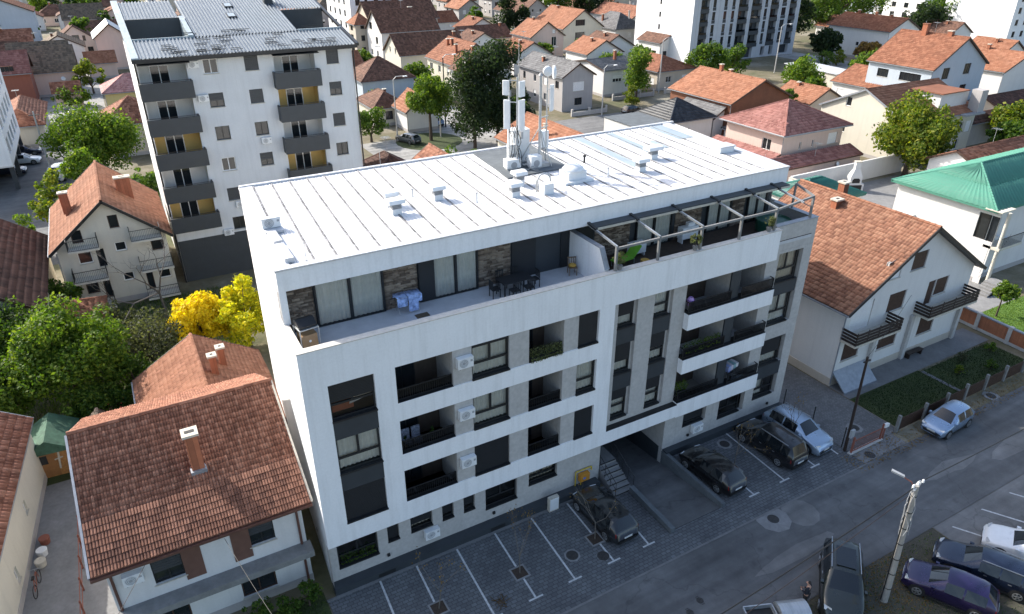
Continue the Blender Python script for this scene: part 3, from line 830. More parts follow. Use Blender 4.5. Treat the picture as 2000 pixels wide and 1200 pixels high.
def stone_mesh(x0, x1, z0, z1, y):
    rg = random.Random(int(x0 * 77)); V, F, Q = [], [], []
    z = z0
    while z < z1 - .02:
        h = min(rg.uniform(.06, .12), z1 - z); x = x0
        while x < x1 - .01:
            L = min(rg.uniform(.18, .55), x1 - x); p = y - rg.uniform(.01, .06); n = len(V)
            V += [(x + .004, p, z + .004), (x + L - .004, p, z + .004), (x + L - .004, p, z + h - .004), (x + .004, p, z + h - .004), (x, y, z), (x + L, y, z), (x + L, y, z + h), (x, y, z + h)]
            F += [(n, n + 1, n + 2, n + 3), (n, n + 4, n + 5, n + 1), (n + 1, n + 5, n + 6, n + 2), (n + 2, n + 6, n + 7, n + 3), (n + 3, n + 7, n + 4, n)]
            Q += [rg.random()] * 5; x += L
        z += h
    return np_mesh('stone_cladding', np.array(V), np.array(F), 'stoneclad', np.array(Q))
TW = 3.65
MB().box(.3, 30.6, TW, TW + .2, 12.9, 15.7).build('penthouse_wall', 'anth', BLD)
for a, c in ((.42, 1.78), (5.12, 6.8), (10.08, 11.95), (17.2, 19.6), (22.9, 24.9), (27.4, 28.4)):
    obj('stone_cladding', stone_mesh(a, c, 12.96, 15.45, TW - .002), BLD, kind='stuff')
def slider(a, c, shut=0):
    f = MB(); z0, z1 = 12.97, 15.35; y = TW - .14
    f.box(a, c, y, TW - .004, z1 - .16, z1); f.box(a, c, y, TW - .004, z0, z0 + .06); f.box(a, a + .08, y, TW - .004, z0 + .06, z1 - .16); f.box(c - .08, c, y, TW - .004, z0 + .06, z1 - .16)
    m = (a + c) / 2 if not shut else a + shut + (c - a - shut) / 2
    f.box(m - .06, m + .06, y, TW - .004, z0 + .06, z1 - .16)
    d = f.build('sliding_door', 'frame', BLD)
    for p, q in ((a + .08 + shut, m - .06), (m + .06, c - .08)):
        MB().quad((p, y + .03, z0 + .06), (q, y + .03, z0 + .06), (q, y + .03, z1 - .16), (p, y + .03, z1 - .16)).build('pane', 'glass', d)
        obj('curtain', curtain_mesh(q - p - .02, 2.1, 'curtain', .03), d, (p + .01, TW - .045, z0 + .07))
    if shut: MB().box(a + .08, a + .08 + shut, y + .01, y + .04, z0 + .06, z1 - .16).build('roller_blind', 'blind', d)
slider(1.82, 5.08); slider(6.84, 10.04, .75); slider(20.0, 22.6); slider(25.3, 27.2); slider(28.6, 30.2)
MB().box(12.0, 13.45, TW - .06, TW - .003, 12.97, 15.1).build('terrace_door', 'blind', BLD)
MB().box(15.0, 15.5, TW - .06, TW - .003, 12.97, 15.2).build('terrace_door', 'frame', BLD)
MB().box(16.0, 17.1, TW - .06, TW - .003, 12.97, 15.2).build('terrace_door', 'frame', BLD)
for x in (18.1, 19.3, 24.0, 28.0):
    MB().lathe([(.11, 0), (.11, .05), (.02, .08)], 12).build('wall_lamp', 'plastic', BLD, (x, TW - .07, 14.9)).rotation_euler = (math.pi / 2, 0, 0)

# --- roof: fascia, slab, seamed metal sheets
MB().prism([(sx(0, 2.7), 2.7, 15.5), (sx(30.5, 2.7), 2.7, 15.5), (sx(30.5, 2.7), 2.7, 16.45), (sx(0, 2.7), 2.7, 16.45)], (0, .25, 0)).build('roof_fascia', 'white', BLD)
MB().prism([(sx(0, 2.7), 2.7, 13.9), (sx(.3, 2.7), 2.7, 13.9), (sx(.3, 2.7), 2.7, 15.5), (sx(0, 2.7), 2.7, 15.5)], (SK * .95, .95, 0)).build('wing_wall', 'white', BLD)
MB().poly((sx(0, 2.7), 2.7, 15.5), (sx(30.5, 2.7), 2.7, 15.5), (sx(30.5, 14.9), 14.9, 15.5), (sx(0, 14.9), 14.9, 15.5)).build('roof_soffit', 'white', BLD)
JOG = 10.4
MB().prism([(sx(0, 2.7) + .02, 2.76, 16.3), (sx(30.5, 2.7), 2.76, 16.3), (sx(30.5, 14.9), 14.9, 16.3), (sx(0, 14.9), 14.9, 16.3)], (0, 0, .16)).build('roof_deck', 'roofmetal', BLD)
NP = 29; PWD = 1.0; PX0 = .75
def panel_mesh(w, y0, y1):
    V, F = [], []; pr = []
    for i in range(5):
        c = w * (i + .5) / 5; pr += [(c - .035, 0), (c - .018, .016), (c + .018, .016), (c + .035, 0)]
    pr = [(0, 0)] + pr + [(w, 0)]
    for x, z in pr: V += [(x, y0, 16.475 + z), (x + SK * (y1 - y0), y1, 16.475 + z)]
    for i in range(len(pr) - 1): F.append((2 * i, 2 * i + 2, 2 * i + 3, 2 * i + 1))
    me = bpy.data.meshes.new('roof_sheet'); me.from_pydata(V, [], F); return me
pm = panel_mesh(PWD - .004, 2.98, 14.7); pm.materials.append(M['roofmetal'])
smb = MB()
smb.prism([(-.05, 2.98, 16.47), (.05, 2.98, 16.47), (.04, 2.98, 16.515), (-.04, 2.98, 16.515)], (SK * 11.72, 11.72, 0))
sm = smb.mesh('sheet_seam', 'seam')
for i in range(NP):
    p = obj('roof_sheet', pm, BLD, (sx(PX0 + i * PWD, 2.98), 0, 0))
    obj('sheet_seam', sm, p)
# blue grey strips laid over the roof sheets
for a, y0, y1, w in ((22.0, 7.2, 14.6, .62), (24.6, 9.0, 14.4, .62), (28.4, 10.8, 14.5, 1.3), (26.2, 9.6, 11.4, .4)):
    MB().prism([(sx(a, y0), y0, 16.50), (sx(a + w, y0), y0, 16.50), (sx(a + w, y1), y1, 16.50), (sx(a, y1), y1, 16.50)], (0, 0, .008)).build('bluish_sheet', 'roofblue', BLD)
tr = MB()
def trim(x0, y0, x1, y1, w, z0, z1):
    a, b = Vector((x0, y0, 0)), Vector((x1, y1, 0)); tr.bar((x0, y0, (z0 + z1) / 2), (x1, y1, (z0 + z1) / 2), w, z1 - z0)
trim(sx(0, 2.72) - .03, 2.85, sx(30.5, 2.72) + .03, 2.85, .38, 16.462, 16.54)
trim(sx(0, 14.9), 14.82, sx(31, 14.9), 14.82, .24, 16.452, 16.58)
trim(sx(.32, 3.04), 3.04, sx(.32, 14.7), 14.7, .72, 16.455, 16.53)
trim(sx(30.2, 3.04), 3.04, sx(30.2, 14.7), 14.7, .6, 16.456, 16.55)
tr.build('roof_edge_trim', 'roofmetal', BLD)
MB().box(.75, 1.15, 3.3, 5.2, 16.5, 16.72).build('roof_duct', 'roofmetal', BLD)
MB().box(.8, 1.2, 5.6, 7.0, 16.5, 16.68).build('roof_duct', 'roofmetal', BLD)
MB().box(.75, 1.6, 7.0, 8.0, 16.5, 16.62).build('equipment_curb', 'roofmetal', BLD)
MB().prism([(14.75, 8.9, 16.5), (18.95, 9.0, 16.5), (19.5, 14.5, 16.5), (15.3, 14.5, 16.5)], (0, 0, .06)).build('felt_patch', 'felt', BLD)
MB().box(16.05, 30.3, 2.1, 2.69, 15.52, 15.62).build('dark_eave', 'anth', BLD)
MB().box(16.05, 30.3, 2.06, 2.098, 15.44, 15.56).build('eave_strip', 'cap', BLD)
# --- underpass: garage ramp walls, steps, canopy
rw = MB()
rw.quad((20.95, .4, -3), (20.95, 14, -3), (20.95, 14, 3.05), (20.95, .4, 3.05)); rw.quad((16.13, .4, -3), (16.13, .4, 3.05), (16.13, 14, 3.05), (16.13, 14, -3))
rw.quad((16.13, 14, -3), (16.13, 14, 3.05), (20.95, 14, 3.05), (20.95, 14, -3)); rw.quad((16.13, .4, 3.04), (20.95, .4, 3.04), (20.95, 14, 3.04), (16.13, 14, 3.04))
rw.build('passage_wall', 'anth', BLD)
MB().box(20.94, 20.948, .42, 3.4, .5, 3.0).build('passage_cladding', 'concrete', BLD)
for i in range(7):
    MB().box(16.2, 17.5, -1.25 + .3 * i, 2.4, -.1 + .155 * i, .055 + .155 * i).build('step', 'patch', BLD)
    MB().box(16.2, 17.5, -1.27 + .3 * i, -1.2 + .3 * i, .057 + .155 * i, .063 + .155 * i).build('step_nosing', 'black', BLD)
for x in (16.22, 17.5):
    sr_ = MB()
    for q in range(5):
        y = -1.2 + .55 * q; zb = .155 * max(0, (y + 1.25) / .3); sr_.tube((x, y, zb), (x, y, zb + .95), .018, n=6)
    sr_.tube((x, -1.2, .95), (x, 1.0, .95 + .155 * 7.3), .022, n=6); sr_.tube((x, -1.2, .5), (x, 1.0, .5 + .155 * 7.3), .014, n=6)
    sr_.build('stair_railing', 'darkmetal', BLD)
# lettering-free house details: meter box, lamps
for x, z in ((2.9, 1.0), (9.0, 1.0), (14.9, 1.15), (22.9, 1.0), (29.9, 1.0)):
    MB().box(x, x + .14, .3, .398, z - .25, z - .1).build('wall_spotlight', 'darkmetal', BLD)
# ================================================================== things on and around the block
def ac_unit(label, loc, rz=0, w=.8, h=.55, group='air conditioners of the white block', mat='plastic', bracket=True):
    t = thing('air_conditioner', label, 'air conditioner', loc, rz, group); d = .3
    MB().box(-w / 2, w / 2, -d, -.02, 0, h).build('casing', mat, t)
    cx = -w * .12
    g = MB()
    for r in (.22, .16, .1):
        for i in range(20):
            a, b = 2 * math.pi * i / 20, 2 * math.pi * (i + 1) / 20
            g.bar((cx + r * math.cos(a), -d - .012, h / 2 + r * math.sin(a)), (cx + r * math.cos(b), -d - .012, h / 2 + r * math.sin(b)), .016, .016)
    g.build('grille', 'plastic', t)
    MB().tube((cx, -d - .003, h / 2), (cx, -d - .008, h / 2), .235, n=20).build('fan', 'plasticg', t)
    MB().box(w / 2 - .16, w / 2 - .05, -d - .006, -d - .002, h * .55, h * .75).build('badge', 'plasticg', t)
    if bracket:
        b = MB(); b.box(-w / 2 + .1, -w / 2 + .13, -d + .02, 0, -.04, -.003); b.box(w / 2 - .13, w / 2 - .1, -d + .02, 0, -.04, -.003); b.build('bracket', 'darkmetal', t)
    return t
for (b, t), nm in zip(FL, ('lowest', 'middle', 'topmost')):
    ac_unit(f'white air conditioner on concrete pier, {nm} of the three stacked at left', (7.42, .045, b + 1.0), group=None)
ac_unit('white air conditioner low on the concrete wall under a small window', (5.35, .395, 1.0))
ac_unit('white air conditioner low on the wall right of the garage ramp', (23.55, .395, 1.0))
a_ = ac_unit('white air conditioner lying near the left edge of the white roof', (1.15, 7.75, 16.64), 0, .85, .48, bracket=False)

def roof_vent(label, x, y, w=.75):
    t = thing('roof_vent', label, 'roof vent', (x, y, 16.48), 0, 'box vents on the white roof')
    MB().box(-.24, .24, -.2, .2, 0, .3).build('shaft', 'plastic', t)
    lv = MB()
    for i in range(4): lv.box(-.25, .25, -.22, .22, .31 + .07 * i, .35 + .07 * i)
    lv.build('louvres', 'plasticg', t)
    MB().prism([(-w / 2, -.36, .60), (-w / 2, .36, .60), (-w / 2, .30, .78), (-w / 2, 0, .84), (-w / 2, -.30, .78)], (w, 0, 0)).build('cowl', 'plastic', t)
    return t
roof_vent('white box vent on the roof, rear one of the close pair at left', 7.3, 8.0)
roof_vent('white box vent on the roof, front one of the close pair at left', 7.1, 6.75, .85)
roof_vent('lone white box vent on the roof between left pair and masts', 9.8, 7.7)
roof_vent('white box vent on the roof right in front of the dark felt patch', 14.8, 7.75)
roof_vent('white box vent on the roof, nearest the terrace below the masts', 13.6, 6.15)
roof_vent('white box vent on the right half of the roof, smaller and nearer of two', 22.3, 6.4, .8)
roof_vent('white box vent on the right half of the roof, wider and farther of two', 24.6, 8.1, 1.1)
t = thing('skylight_dome', 'white square skylight with a domed top beside the dark felt patch', 'skylight', (17.9, 7.0, 16.48))
MB().box(-.95, .95, -.75, .75, 0, .14).build('curb', 'plastic', t)
MB().prism([(-.6, -.5, .142), (.6, -.5, .142), (.6, .5, .142), (-.6, .5, .142)], (0, 0, .45)).build('upstand', 'plastic', t)
MB().lathe([(.66, 0), (.62, .1), (.5, .22), (.3, .32), (.08, .36)], 20).build('dome', 'plastic', t, (0, 0, .595), smooth=True)
t = thing('pipe_outlet', 'white boxed pipe outlet with bent hoses in front of the masts', 'pipe', (15.35, 5.7, 16.48))
MB().box(-.3, .3, -.25, .25, 0, .6).build('box', 'plastic', t)
hs = MB(); hs.path([(.1 + .45 * math.cos(a), .5, .5 + .45 * math.sin(a)) for a in np.linspace(0, math.pi, 9)], .04); hs.path([(.3 + .4 * math.cos(a), .75, .5 + .4 * math.sin(a)) for a in np.linspace(0, math.pi, 9)], .04)
for x in (-.35, .55, -.1, .7): hs.tube((x, .5 if x in (-.35, .55) else .75, 0), (x, .5 if x in (-.35, .55) else .75, .5), .04)
hs.build('hose', 'galv', t)
for x, y, h, lb in ((11.4, 6.25, .5, 'thin white vent pipe in the middle of the white roof'), (8.8, 8.7, .4, 'short thin vent pipe behind the left pair of box vents'), (20.0, 6.5, .5, 'thin white vent pipe right of the skylight dome')):
    tt = thing('vent_pipe', lb, 'vent pipe', (x, y, 16.48)); MB().tube((0, 0, 0), (0, 0, h), .05, n=10).build('pipe', 'plastic', tt); MB().tube((0, 0, h + .002), (0, 0, h + .05), .07, n=10).build('rim', 'plasticg', tt)
tt = thing('vent_pipe', 'short black vent pipe on the white roof right of the masts', 'vent pipe', (20.35, 9.4, 16.48)); MB().tube((0, 0, 0), (0, 0, .4), .06, n=10).build('pipe', 'black', tt); MB().lathe([(.1, .4), (.1, .48), (.03, .52)], 10).build('rim', 'black', tt)
tt = thing('roof_hatch', 'low white roof hatch near the right edge of the roof', 'roof hatch', (29.6, 7.2, 16.48)); MB().box(-.6, .6, -.4, .4, 0, .35).build('curb', 'plastic', tt); MB().box(-.66, .66, -.46, .46, .353, .43).build('lid', 'roofmetal', tt)
# --- antenna masts
def panel_antenna(mb_parent, x, y, z, h, w, az, d=.14):
    p = MB(); c = .04
    p.prism([(-w / 2 + c, -d / 2, -h / 2), (w / 2 - c, -d / 2, -h / 2), (w / 2, -d / 2 + c, -h / 2), (w / 2, d / 2, -h / 2), (-w / 2, d / 2, -h / 2), (-w / 2, -d / 2 + c, -h / 2)], (0, 0, h))
    o = p.build('panel_antenna', 'plastic', mb_parent, (x, y, z), az); b = MB(); b.box(-.04, .04, d / 2, d / 2 + .16, h * .3, h * .3 + .06); b.box(-.04, .04, d / 2, d / 2 + .16, -h * .3, -h * .3 + .06)
    b.build('clamp', 'galv', o); return o
t = thing('antenna_mast', 'steel antenna mast with four white panel antennas and a whip on the felt patch', 'antenna mast', (16.13, 10.3, 16.5))
MB().tube((0, 0, 0), (0, 0, 5.3), .055, n=10).build('pole', 'galv', t)
MB().tube((-.35, .35, 0), (-.35, .35, 5.1), .045, n=10).build('pole', 'galv', t)
MB().tube((.12, .05, 4.6), (.12, .05, 7.3), .015, n=6).build('whip_antenna', 'galv', t)
MB().bar((0, 0, 5.1), (-.35, .35, 5.1), .05, .05).bar((0, 0, 2.2), (-.35, .35, 2.2), .05, .05).bar((0, 0, 3.9), (-.35, .35, 3.9), .05, .05).build('cross_bar', 'galv', t)
panel_antenna(t, -.66, .18, 4.75, .8, .36, R(-50)); panel_antenna(t, .22, -.14, 4.65, .85, .46, R(20))
panel_antenna(t, -.6, .16, 3.25, 1.65, .38, R(-50)); panel_antenna(t, .2, -.16, 3.2, 1.7, .5, R(20))
MB().box(.2, .34, -.12, .1, 1.8, 2.2).build('radio_unit', 'plasticg', t); MB().box(-.2, -.06, -.2, -.08, 1.5, 1.9).build('radio_unit', 'plasticg', t)
cb = MB()
rg = random.Random(5)
for i in range(7):
    x, y = rg.uniform(-.3, .25), rg.uniform(-.2, .3); z = 2.6; pts = []
    for k in range(8): pts.append((x, y, z)); x += rg.uniform(-.12, .16); y += rg.uniform(-.12, .1); z -= .33
    cb.path(pts, .022, 5)
cb.build('cables', 'black', t)
cw = MB()
for i in range(6):
    pts = []; x, y = rg.uniform(-.2, .4), rg.uniform(-.3, .1); z = .3
    for k in range(7): pts.append((x, y, z)); x += rg.uniform(.05, .3); y += rg.uniform(-.35, .2); z = max(.1, z + rg.uniform(-.2, .15))
    cw.path(pts, .025, 5)
cw.build('floor_cables', 'plasticg', t)
t = thing('antenna_mast', 'thick bare galvanised mast with stay struts right of the equipment cabinet', 'antenna mast', (17.55, 10.1, 16.5))
MB().tube((0, 0, 0), (0, 0, 5.25), .085, n=12).build('pole', 'galv', t)
MB().tube((0, 0, 2.4), (-.9, .9, .1), .03).tube((0, 0, 2.4), (.9, .8, .1), .03).tube((0, 0, 2.4), (.5, -.6, .1), .03).build('strut', 'galv', t)
MB().box(-.45, .45, -.45, .45, .06, .28).build('footing', 'concrete', t)
MB().lathe([(.12, 0), (.14, .05), (.05, .16)], 10).build('pole_cap', 'plasticg', t, (0, 0, 5.26))
MB().bar((0, 0, 2.3), (.75, .3, 2.3), .05, .05).bar((0, 0, 2.9), (.75, .3, 2.9), .05, .05).build('cross_bar', 'galv', t)
t = thing('antenna_mast', 'thin mast with two small white dishes and one tall panel antenna', 'antenna mast', (18.25, 10.5, 16.5))
MB().tube((0, 0, .06), (0, 0, 5.75), .045, n=10).build('pole', 'galv', t)
panel_antenna(t, .28, -.08, 3.9, 1.5, .38, R(35))
for dx, dy, z, rr, az in ((-.12, -.2, 5.45, .28, -20), (.35, -.1, 5.35, .38, 65)):
    o = MB().lathe([(rr, -.03), (rr, .06), (rr * .9, .10), (rr * .4, .16), (.03, .18)], 18).build('dish', 'plastic', t, (dx, dy, z)); o.rotation_euler = (R(90), 0, R(az))
def cabinet(label, x, y, w, d, h, fan=True):
    t = thing('equipment_cabinet', label, 'cabinet', (x, y, 16.56), R(-4), 'telecom cabinets on the roof')
    MB().box(0, w, 0, d, .1, h).build('casing', 'plastic', t); MB().box(.03, w - .03, .03, d - .03, 0, .098).build('plinth', 'plasticg', t)
    MB().box(.06, w - .06, -.012, -.002, .2, h - .1).build('door', 'plastic', t)
    if fan: MB().tube((w * .5, -.014, h * .45), (w * .5, -.02, h * .45), .2, n=16).build('fan', 'plasticg', t)
    return t
cabinet('tall white telecom cabinet standing behind the antenna mast', 16.25, 11.0, 1.1, .8, 2.05, False)
cabinet('low wide white telecom cabinet with a fan in front of the mast', 15.35, 10.1, .9, .55, .6)
cabinet('squat grey-white cabinet between the two masts', 16.7, 9.6, .7, .6, .75)
cabinet('small white cabinet by the rear roof edge right of the masts', 19.5, 13.1, .55, .4, 1.15, False)
cabinet('narrow white cooling cabinet with round fan left of the tall cabinet', 15.9, 10.75, .5, .45, 1.3)
for x, lb in ((1.6, 'left'), (9.2, 'middle'), (28.9, 'right')):
    tt = thing('lightning_rod', f'thin lightning rod on the white roof near the {lb} of its front edge', 'lightning rod', (x, 3.1 if lb != 'middle' else 14.75, 16.5)); MB().tube((0, 0, 0), (0, 0, .9), .012, n=6).build('rod', 'galv', tt); MB().box(-.06, .06, -.06, .06, 0, .05).build('foot', 'plasticg', tt)
# --- pergola
t = thing('pergola', 'dark grey steel pergola with six posts over the right terrace', 'pergola', (0, 0, 0))
PX = [16.05, 18.76, 21.66, 24.52, 27.22]
for x in PX: MB().box(x - .06, x + .06, .10, .22, 13.95, 15.22).build('post', 'concrete_d', t)
MB().box(30.6, 30.72, .5, .62, 13.98, 15.3).build('post', 'concrete_d', t)
MB().box(31.0, 31.1, 2.2, 2.3, 13.98, 15.5).build('post', 'concrete_d', t)
for a, b in zip(PX, PX[1:]): MB().box(a + .062, b - .062, .11, .21, 15.1, 15.22).build('beam', 'concrete_d', t)
MB().bar((27.28, .16, 15.18), (30.66, .56, 15.28), .1, .12).bar((30.66, .56, 15.28), (31.05, 2.25, 15.5), .1, .12).bar((30.66, .56, 14.6), (31.05, 2.25, 14.6), .04, .04).build('beam', 'concrete_d', t)
for x in PX + [29.3]:
    MB().bar((x, .12, 15.27), (x + .03, 2.75, 15.58), .09, .1).build('rafter', 'galv', t)
    MB().bar((x + .01, 1.95, 15.56), (x + .03, 2.85, 15.68), .16, .1).build('rafter_bracket', 'darkmetal', t)
# --- terrace things
t = thing('terrace_grill', 'stainless steel grill on a brown cabinet in the left terrace corner', 'grill', (.95, 2.05, 12.95), R(8))
MB().box(-.35, .35, -.3, .3, .05, .75).build('cabinet', plain('brown_board', (.33, .21, .11)), t)
fr_ = MB()
for x in (-.42, .42):
    for y in (-.36, .36): fr_.box(x - .02, x + .02, y - .02, y + .02, 0, 1.05)
fr_.box(-.44, .44, -.38, .38, 1.05, 1.09); fr_.build('frame', 'galv', t)
MB().prism([(-.4, -.3, 1.093), (-.4, .34, 1.093), (-.4, .34, 1.35), (-.4, .1, 1.42), (-.4, -.3, 1.2)], (.8, 0, 0)).build('hood', 'darkmetal', t)
MB().tube((0, -.31, .45), (0, -.315, .45), .06, n=12).build('badge', 'plastic', t)
t = thing('drying_rack', 'folding drying rack hung with blue and white towels on the terrace', 'drying rack', (6.0, 3.05, 12.95))
r_ = MB()
for y in (-.3, .3): r_.tube((-.6, y, .9), (.6, y, .9), .012, n=6)
for x in (-.5, .5): r_.tube((x, -.3, 0), (x, .3, .9), .012, n=6).tube((x, .3, 0), (x, -.3, .9), .012, n=6)
r_.build('frame', 'galv', t)
M['towel'] = plain('blue_white_towel', (.32, .42, .72), .95, 0, .55, 5)
for x0, x1, zb, y in ((-.6, -.1, .45, -.31), (-.05, .45, .12, -.33), (.3, .65, .55, -.3)):
    V, F = [], []; n = 8
    for i in range(n + 1):
        x = x0 + (x1 - x0) * i / n; wv = .02 * math.sin(i * 1.9)
        V += [(x, y + wv, zb), (x, y + wv * .5, .91), (x, .32 + wv, .92), (x, .33 + wv, zb + .25)]
    for i in range(n):
        for k in range(3): F.append((4 * i + k, 4 * i + 4 + k, 4 * i + 5 + k, 4 * i + 1 + k))
    me = bpy.data.meshes.new('towel'); me.from_pydata(V, [], F); me.materials.append(M['towel']); me.shade_smooth(); obj('towel', me, t)
tag(MB().box(6.1, 6.75, 2.1, 2.5, 12.955, 12.97).build('door_mat', plain('brown_mat', (.10, .075, .05), .95)), 'small brown door mat beside the drying rack', 'mat')
def tchair(label, loc, rz, mat='darkmetal', cush=None, group=None, s=1.0):
    t = thing('terrace_chair', label, 'chair', loc, rz, group)
    MB().box(-.23, .23, -.23, .23, .42, .46).build('seat', mat, t)
    b = MB()
    for i in range(5): b.box(-.21 + .095 * i, -.17 + .095 * i, .2, .23, .5, .9)
    b.box(-.23, .23, .2, .235, .86, .92); b.build('backrest', mat, t)
    for x in (-.2, .2):
        for y in (-.2, .2): MB().box(x - .018, x + .018, y - .018, y + .018, 0, .418).build('leg', mat, t)
    if cush: MB().lathe([(.05, 0), (.2, .03), (.21, .1), (.1, .16)], 14).build('cushion', cush, t, (0, 0, .462))
    return t
M['rattan'] = plain('rattan', (.16, .11, .07), .8, 0, .3, 14); M['mustard'] = plain('mustard_fabric', (.50, .30, .06), .9)
t = thing('terrace_table', 'dark dining table on the left terrace with chairs around it', 'table', (11.5, 2.4, 12.95))
MB().box(-.85, .85, -.45, .45, .70, .74).build('table_top', 'blind', t)
for x in (-.75, .75):
    for y in (-.36, .36): MB().box(x - .03, x + .03, y - .03, y + .03, 0, .698).build('leg', 'blind', t)
for i, (x, y, a, lb) in enumerate(((10.35, 2.35, 90, 'left end'), (11.1, 3.05, 0, 'rear left side'), (11.95, 3.05, 0, 'rear right side'), (12.65, 2.4, -90, 'right end'), (11.15, 1.75, 180, 'front left side'), (11.95, 1.75, 180, 'front right side'))):
    tchair(f'black slatted chair at the {lb} of the dark terrace table', (x, y, 12.95), R(a), 'blind', None, 'chairs at the terrace table')
tchair('rattan chair with mustard cushion beside the white dividing wall', (15.15, 2.65, 12.95), R(-20), 'rattan', 'mustard')
t = thing('sun_lounger', 'bright green lounger under the pergola', 'lounger', (18.4, 2.3, 12.98), R(10))
M['lime'] = plain('lime_fabric', (.16, .42, .03), .8)
MB().prism([(-.9, -.3, .32), (.3, -.3, .30), (.9, -.3, .85), (.9, -.3, .93), (.3, -.3, .38), (-.9, -.3, .40)], (0, .6, 0)).build('mattress', 'lime', t)
for x in (-.8, .4):
    for y in (-.27, .27): MB().box(x - .02, x + .02, y - .02, y + .02, 0, .298).build('leg', 'galv', t)
t = thing('sideboard', 'white sideboard with small items against the terrace wall', 'sideboard', (23.5, 3.1, 12.98))
MB().box(-.6, .6, -.22, .22, .25, .95).build('body', 'plastic', t)
for x in (-.52, .52): MB().box(x - .03, x + .03, -.2, .2, 0, .248).build('leg', 'plastic', t)
MB().box(-.57, -.02, -.235, -.222, .3, .9).build('door', 'wframe', t); MB().box(.02, .57, -.235, -.222, .3, .9).build('door', 'wframe', t)
tag(MB().box(23.4, 23.9, 3.0, 3.25, 13.935, 14.15).build('storage_box', 'plastic'), 'white box on top of the terrace sideboard', 'box')
t = thing('sideboard', 'low white cabinet beside the green lounger', 'sideboard', (19.6, 2.9, 12.98)); MB().box(-.5, .5, -.22, .22, .2, .8).build('body', 'plastic', t)
for x in (-.42, .42): MB().box(x - .03, x + .03, -.2, .2, 0, .198).build('leg', 'plastic', t)
tag(MB().lathe([(.16, 0), (.2, .02), (.24, .45), (.22, .46)], 14).build('plant_pot', 'mustard', None, (19.0, 1.4, 12.985)), 'yellow tub on the deck in front of the lounger', 'tub')
t = thing('plunge_pool', 'round dark green plunge tub at the right end of the terrace', 'tub', (29.2, 1.9, 12.985)); MB().lathe([(1.0, 0), (1.05, .7), (1.0, .72), (.95, .6)], 24).build('basin', plain('green_tub', (.015, .075, .05), .3), t)
MB().tube((0, 0, .602), (0, 0, .606), .94, n=24).build('cover', plain('green_cover', (.02, .09, .06), .5), t)
# ================================================================== ground, roads, paving
def sheet(name, rects, z, mat, holes=()):
    mb = MB()
    for (x0, y0, x1, y1) in rects: mb.quad((x0, y0, z), (x1, y0, z), (x1, y1, z), (x0, y1, z))
    return struct(mb.build(name, mat))
RX0, RX1, RY0, RY1 = 17.42, 20.95, -4.85, 14.0
sheet('ground', [(-900, -900, RX0, 1200), (RX1, -900, 1200, 1200), (RX0, -900, RX1, RY0), (RX0, RY1, RX1, 1200)], -.045, 'soil')
sheet('road', [(-120, -11.7, 160, -6.4)], -.012, 'asphalt')
sheet('parking_paving', [(-.45, -6.4, RX0 - .3, -.14), (RX1 + .25, -6.4, 31.4, .4), (RX0 - .3, -6.4, RX1 + .25, RY0 - .02)], 0, 'paver')
sheet('driveway', [(31.45, -5.3, 36.3, 24)], -.004, 'paver2')
sheet('verge', [(-40, -19, 30, -11.72)], -.02, 'mud')
sheet('car_park', [(30.05, -30, 70, -11.72)], -.016, 'asphalt2')
sheet('footpath', [(31.2, -6.38, 35.5, -5.32)], -.002, 'kerb')
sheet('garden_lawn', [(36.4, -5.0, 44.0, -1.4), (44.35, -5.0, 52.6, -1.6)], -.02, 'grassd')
sheet('garden_path', [(36.4, -1.38, 53.2, .8), (44.02, -5.0, 44.33, -1.62)], -.008, 'kerb')
sheet('neighbour_lawn', [(54.9, -4.6, 66, 1.6)], -.01, 'grass')
sheet('neighbour_path', [(54.9, 1.62, 63, 6.5)], -.006, 'patch')
sheet('side_yard', [(-15, -10, -9.4, 16)], -.02, 'patch')
sheet('side_grass', [(-9.38, -6.3, -8.6, 9), (-12.6, 16.02, -9.2, 19.5)], -.014, 'grassd')
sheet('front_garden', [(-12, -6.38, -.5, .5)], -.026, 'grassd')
sheet('back_street', [(38.4, 48, 52, 100), (28, 66, 38.38, 80)], -.02, 'pale_road')
sheet('cross_street', [(52.02, 66, 140, 78)], -.02, 'asphalt2')
sheet('left_street', [(-40, 52, -8.2, 101)], -.02, 'asphalt')
sheet('far_left_street', [(-15, 101.02, -4.6, 190)], -.02, 'pale_road')
sheet('far_street', [(104, 78.02, 112, 112), (150, 60, 160, 120)], -.02, 'pale_road')
sheet('court_paving', [(66, 15, 86, 30)], -.02, 'patch')
# garage ramp
rp = MB(); rp.quad((RX0, RY0, 0), (RX1, RY0, 0), (RX1, .4, -.62), (RX0, .4, -.62)); rp.quad((RX0, .4, -.62), (RX1, .4, -.62), (RX1, RY1, -2.3), (RX0, RY1, -2.3))
struct(rp.build('garage_ramp', 'asphalt'))
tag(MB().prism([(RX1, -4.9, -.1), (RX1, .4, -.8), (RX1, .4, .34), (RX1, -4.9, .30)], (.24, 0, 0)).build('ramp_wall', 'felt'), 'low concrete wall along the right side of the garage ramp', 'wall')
tag(MB().prism([(RX0 - .28, -5.0, -.1), (RX0 - .28, -1.3, -.6), (RX0 - .28, -1.3, .42), (RX0 - .28, -5.0, .30)], (.28, 0, 0)).build('ramp_wall', 'felt'), 'low concrete wall along the left side of the garage ramp', 'wall')
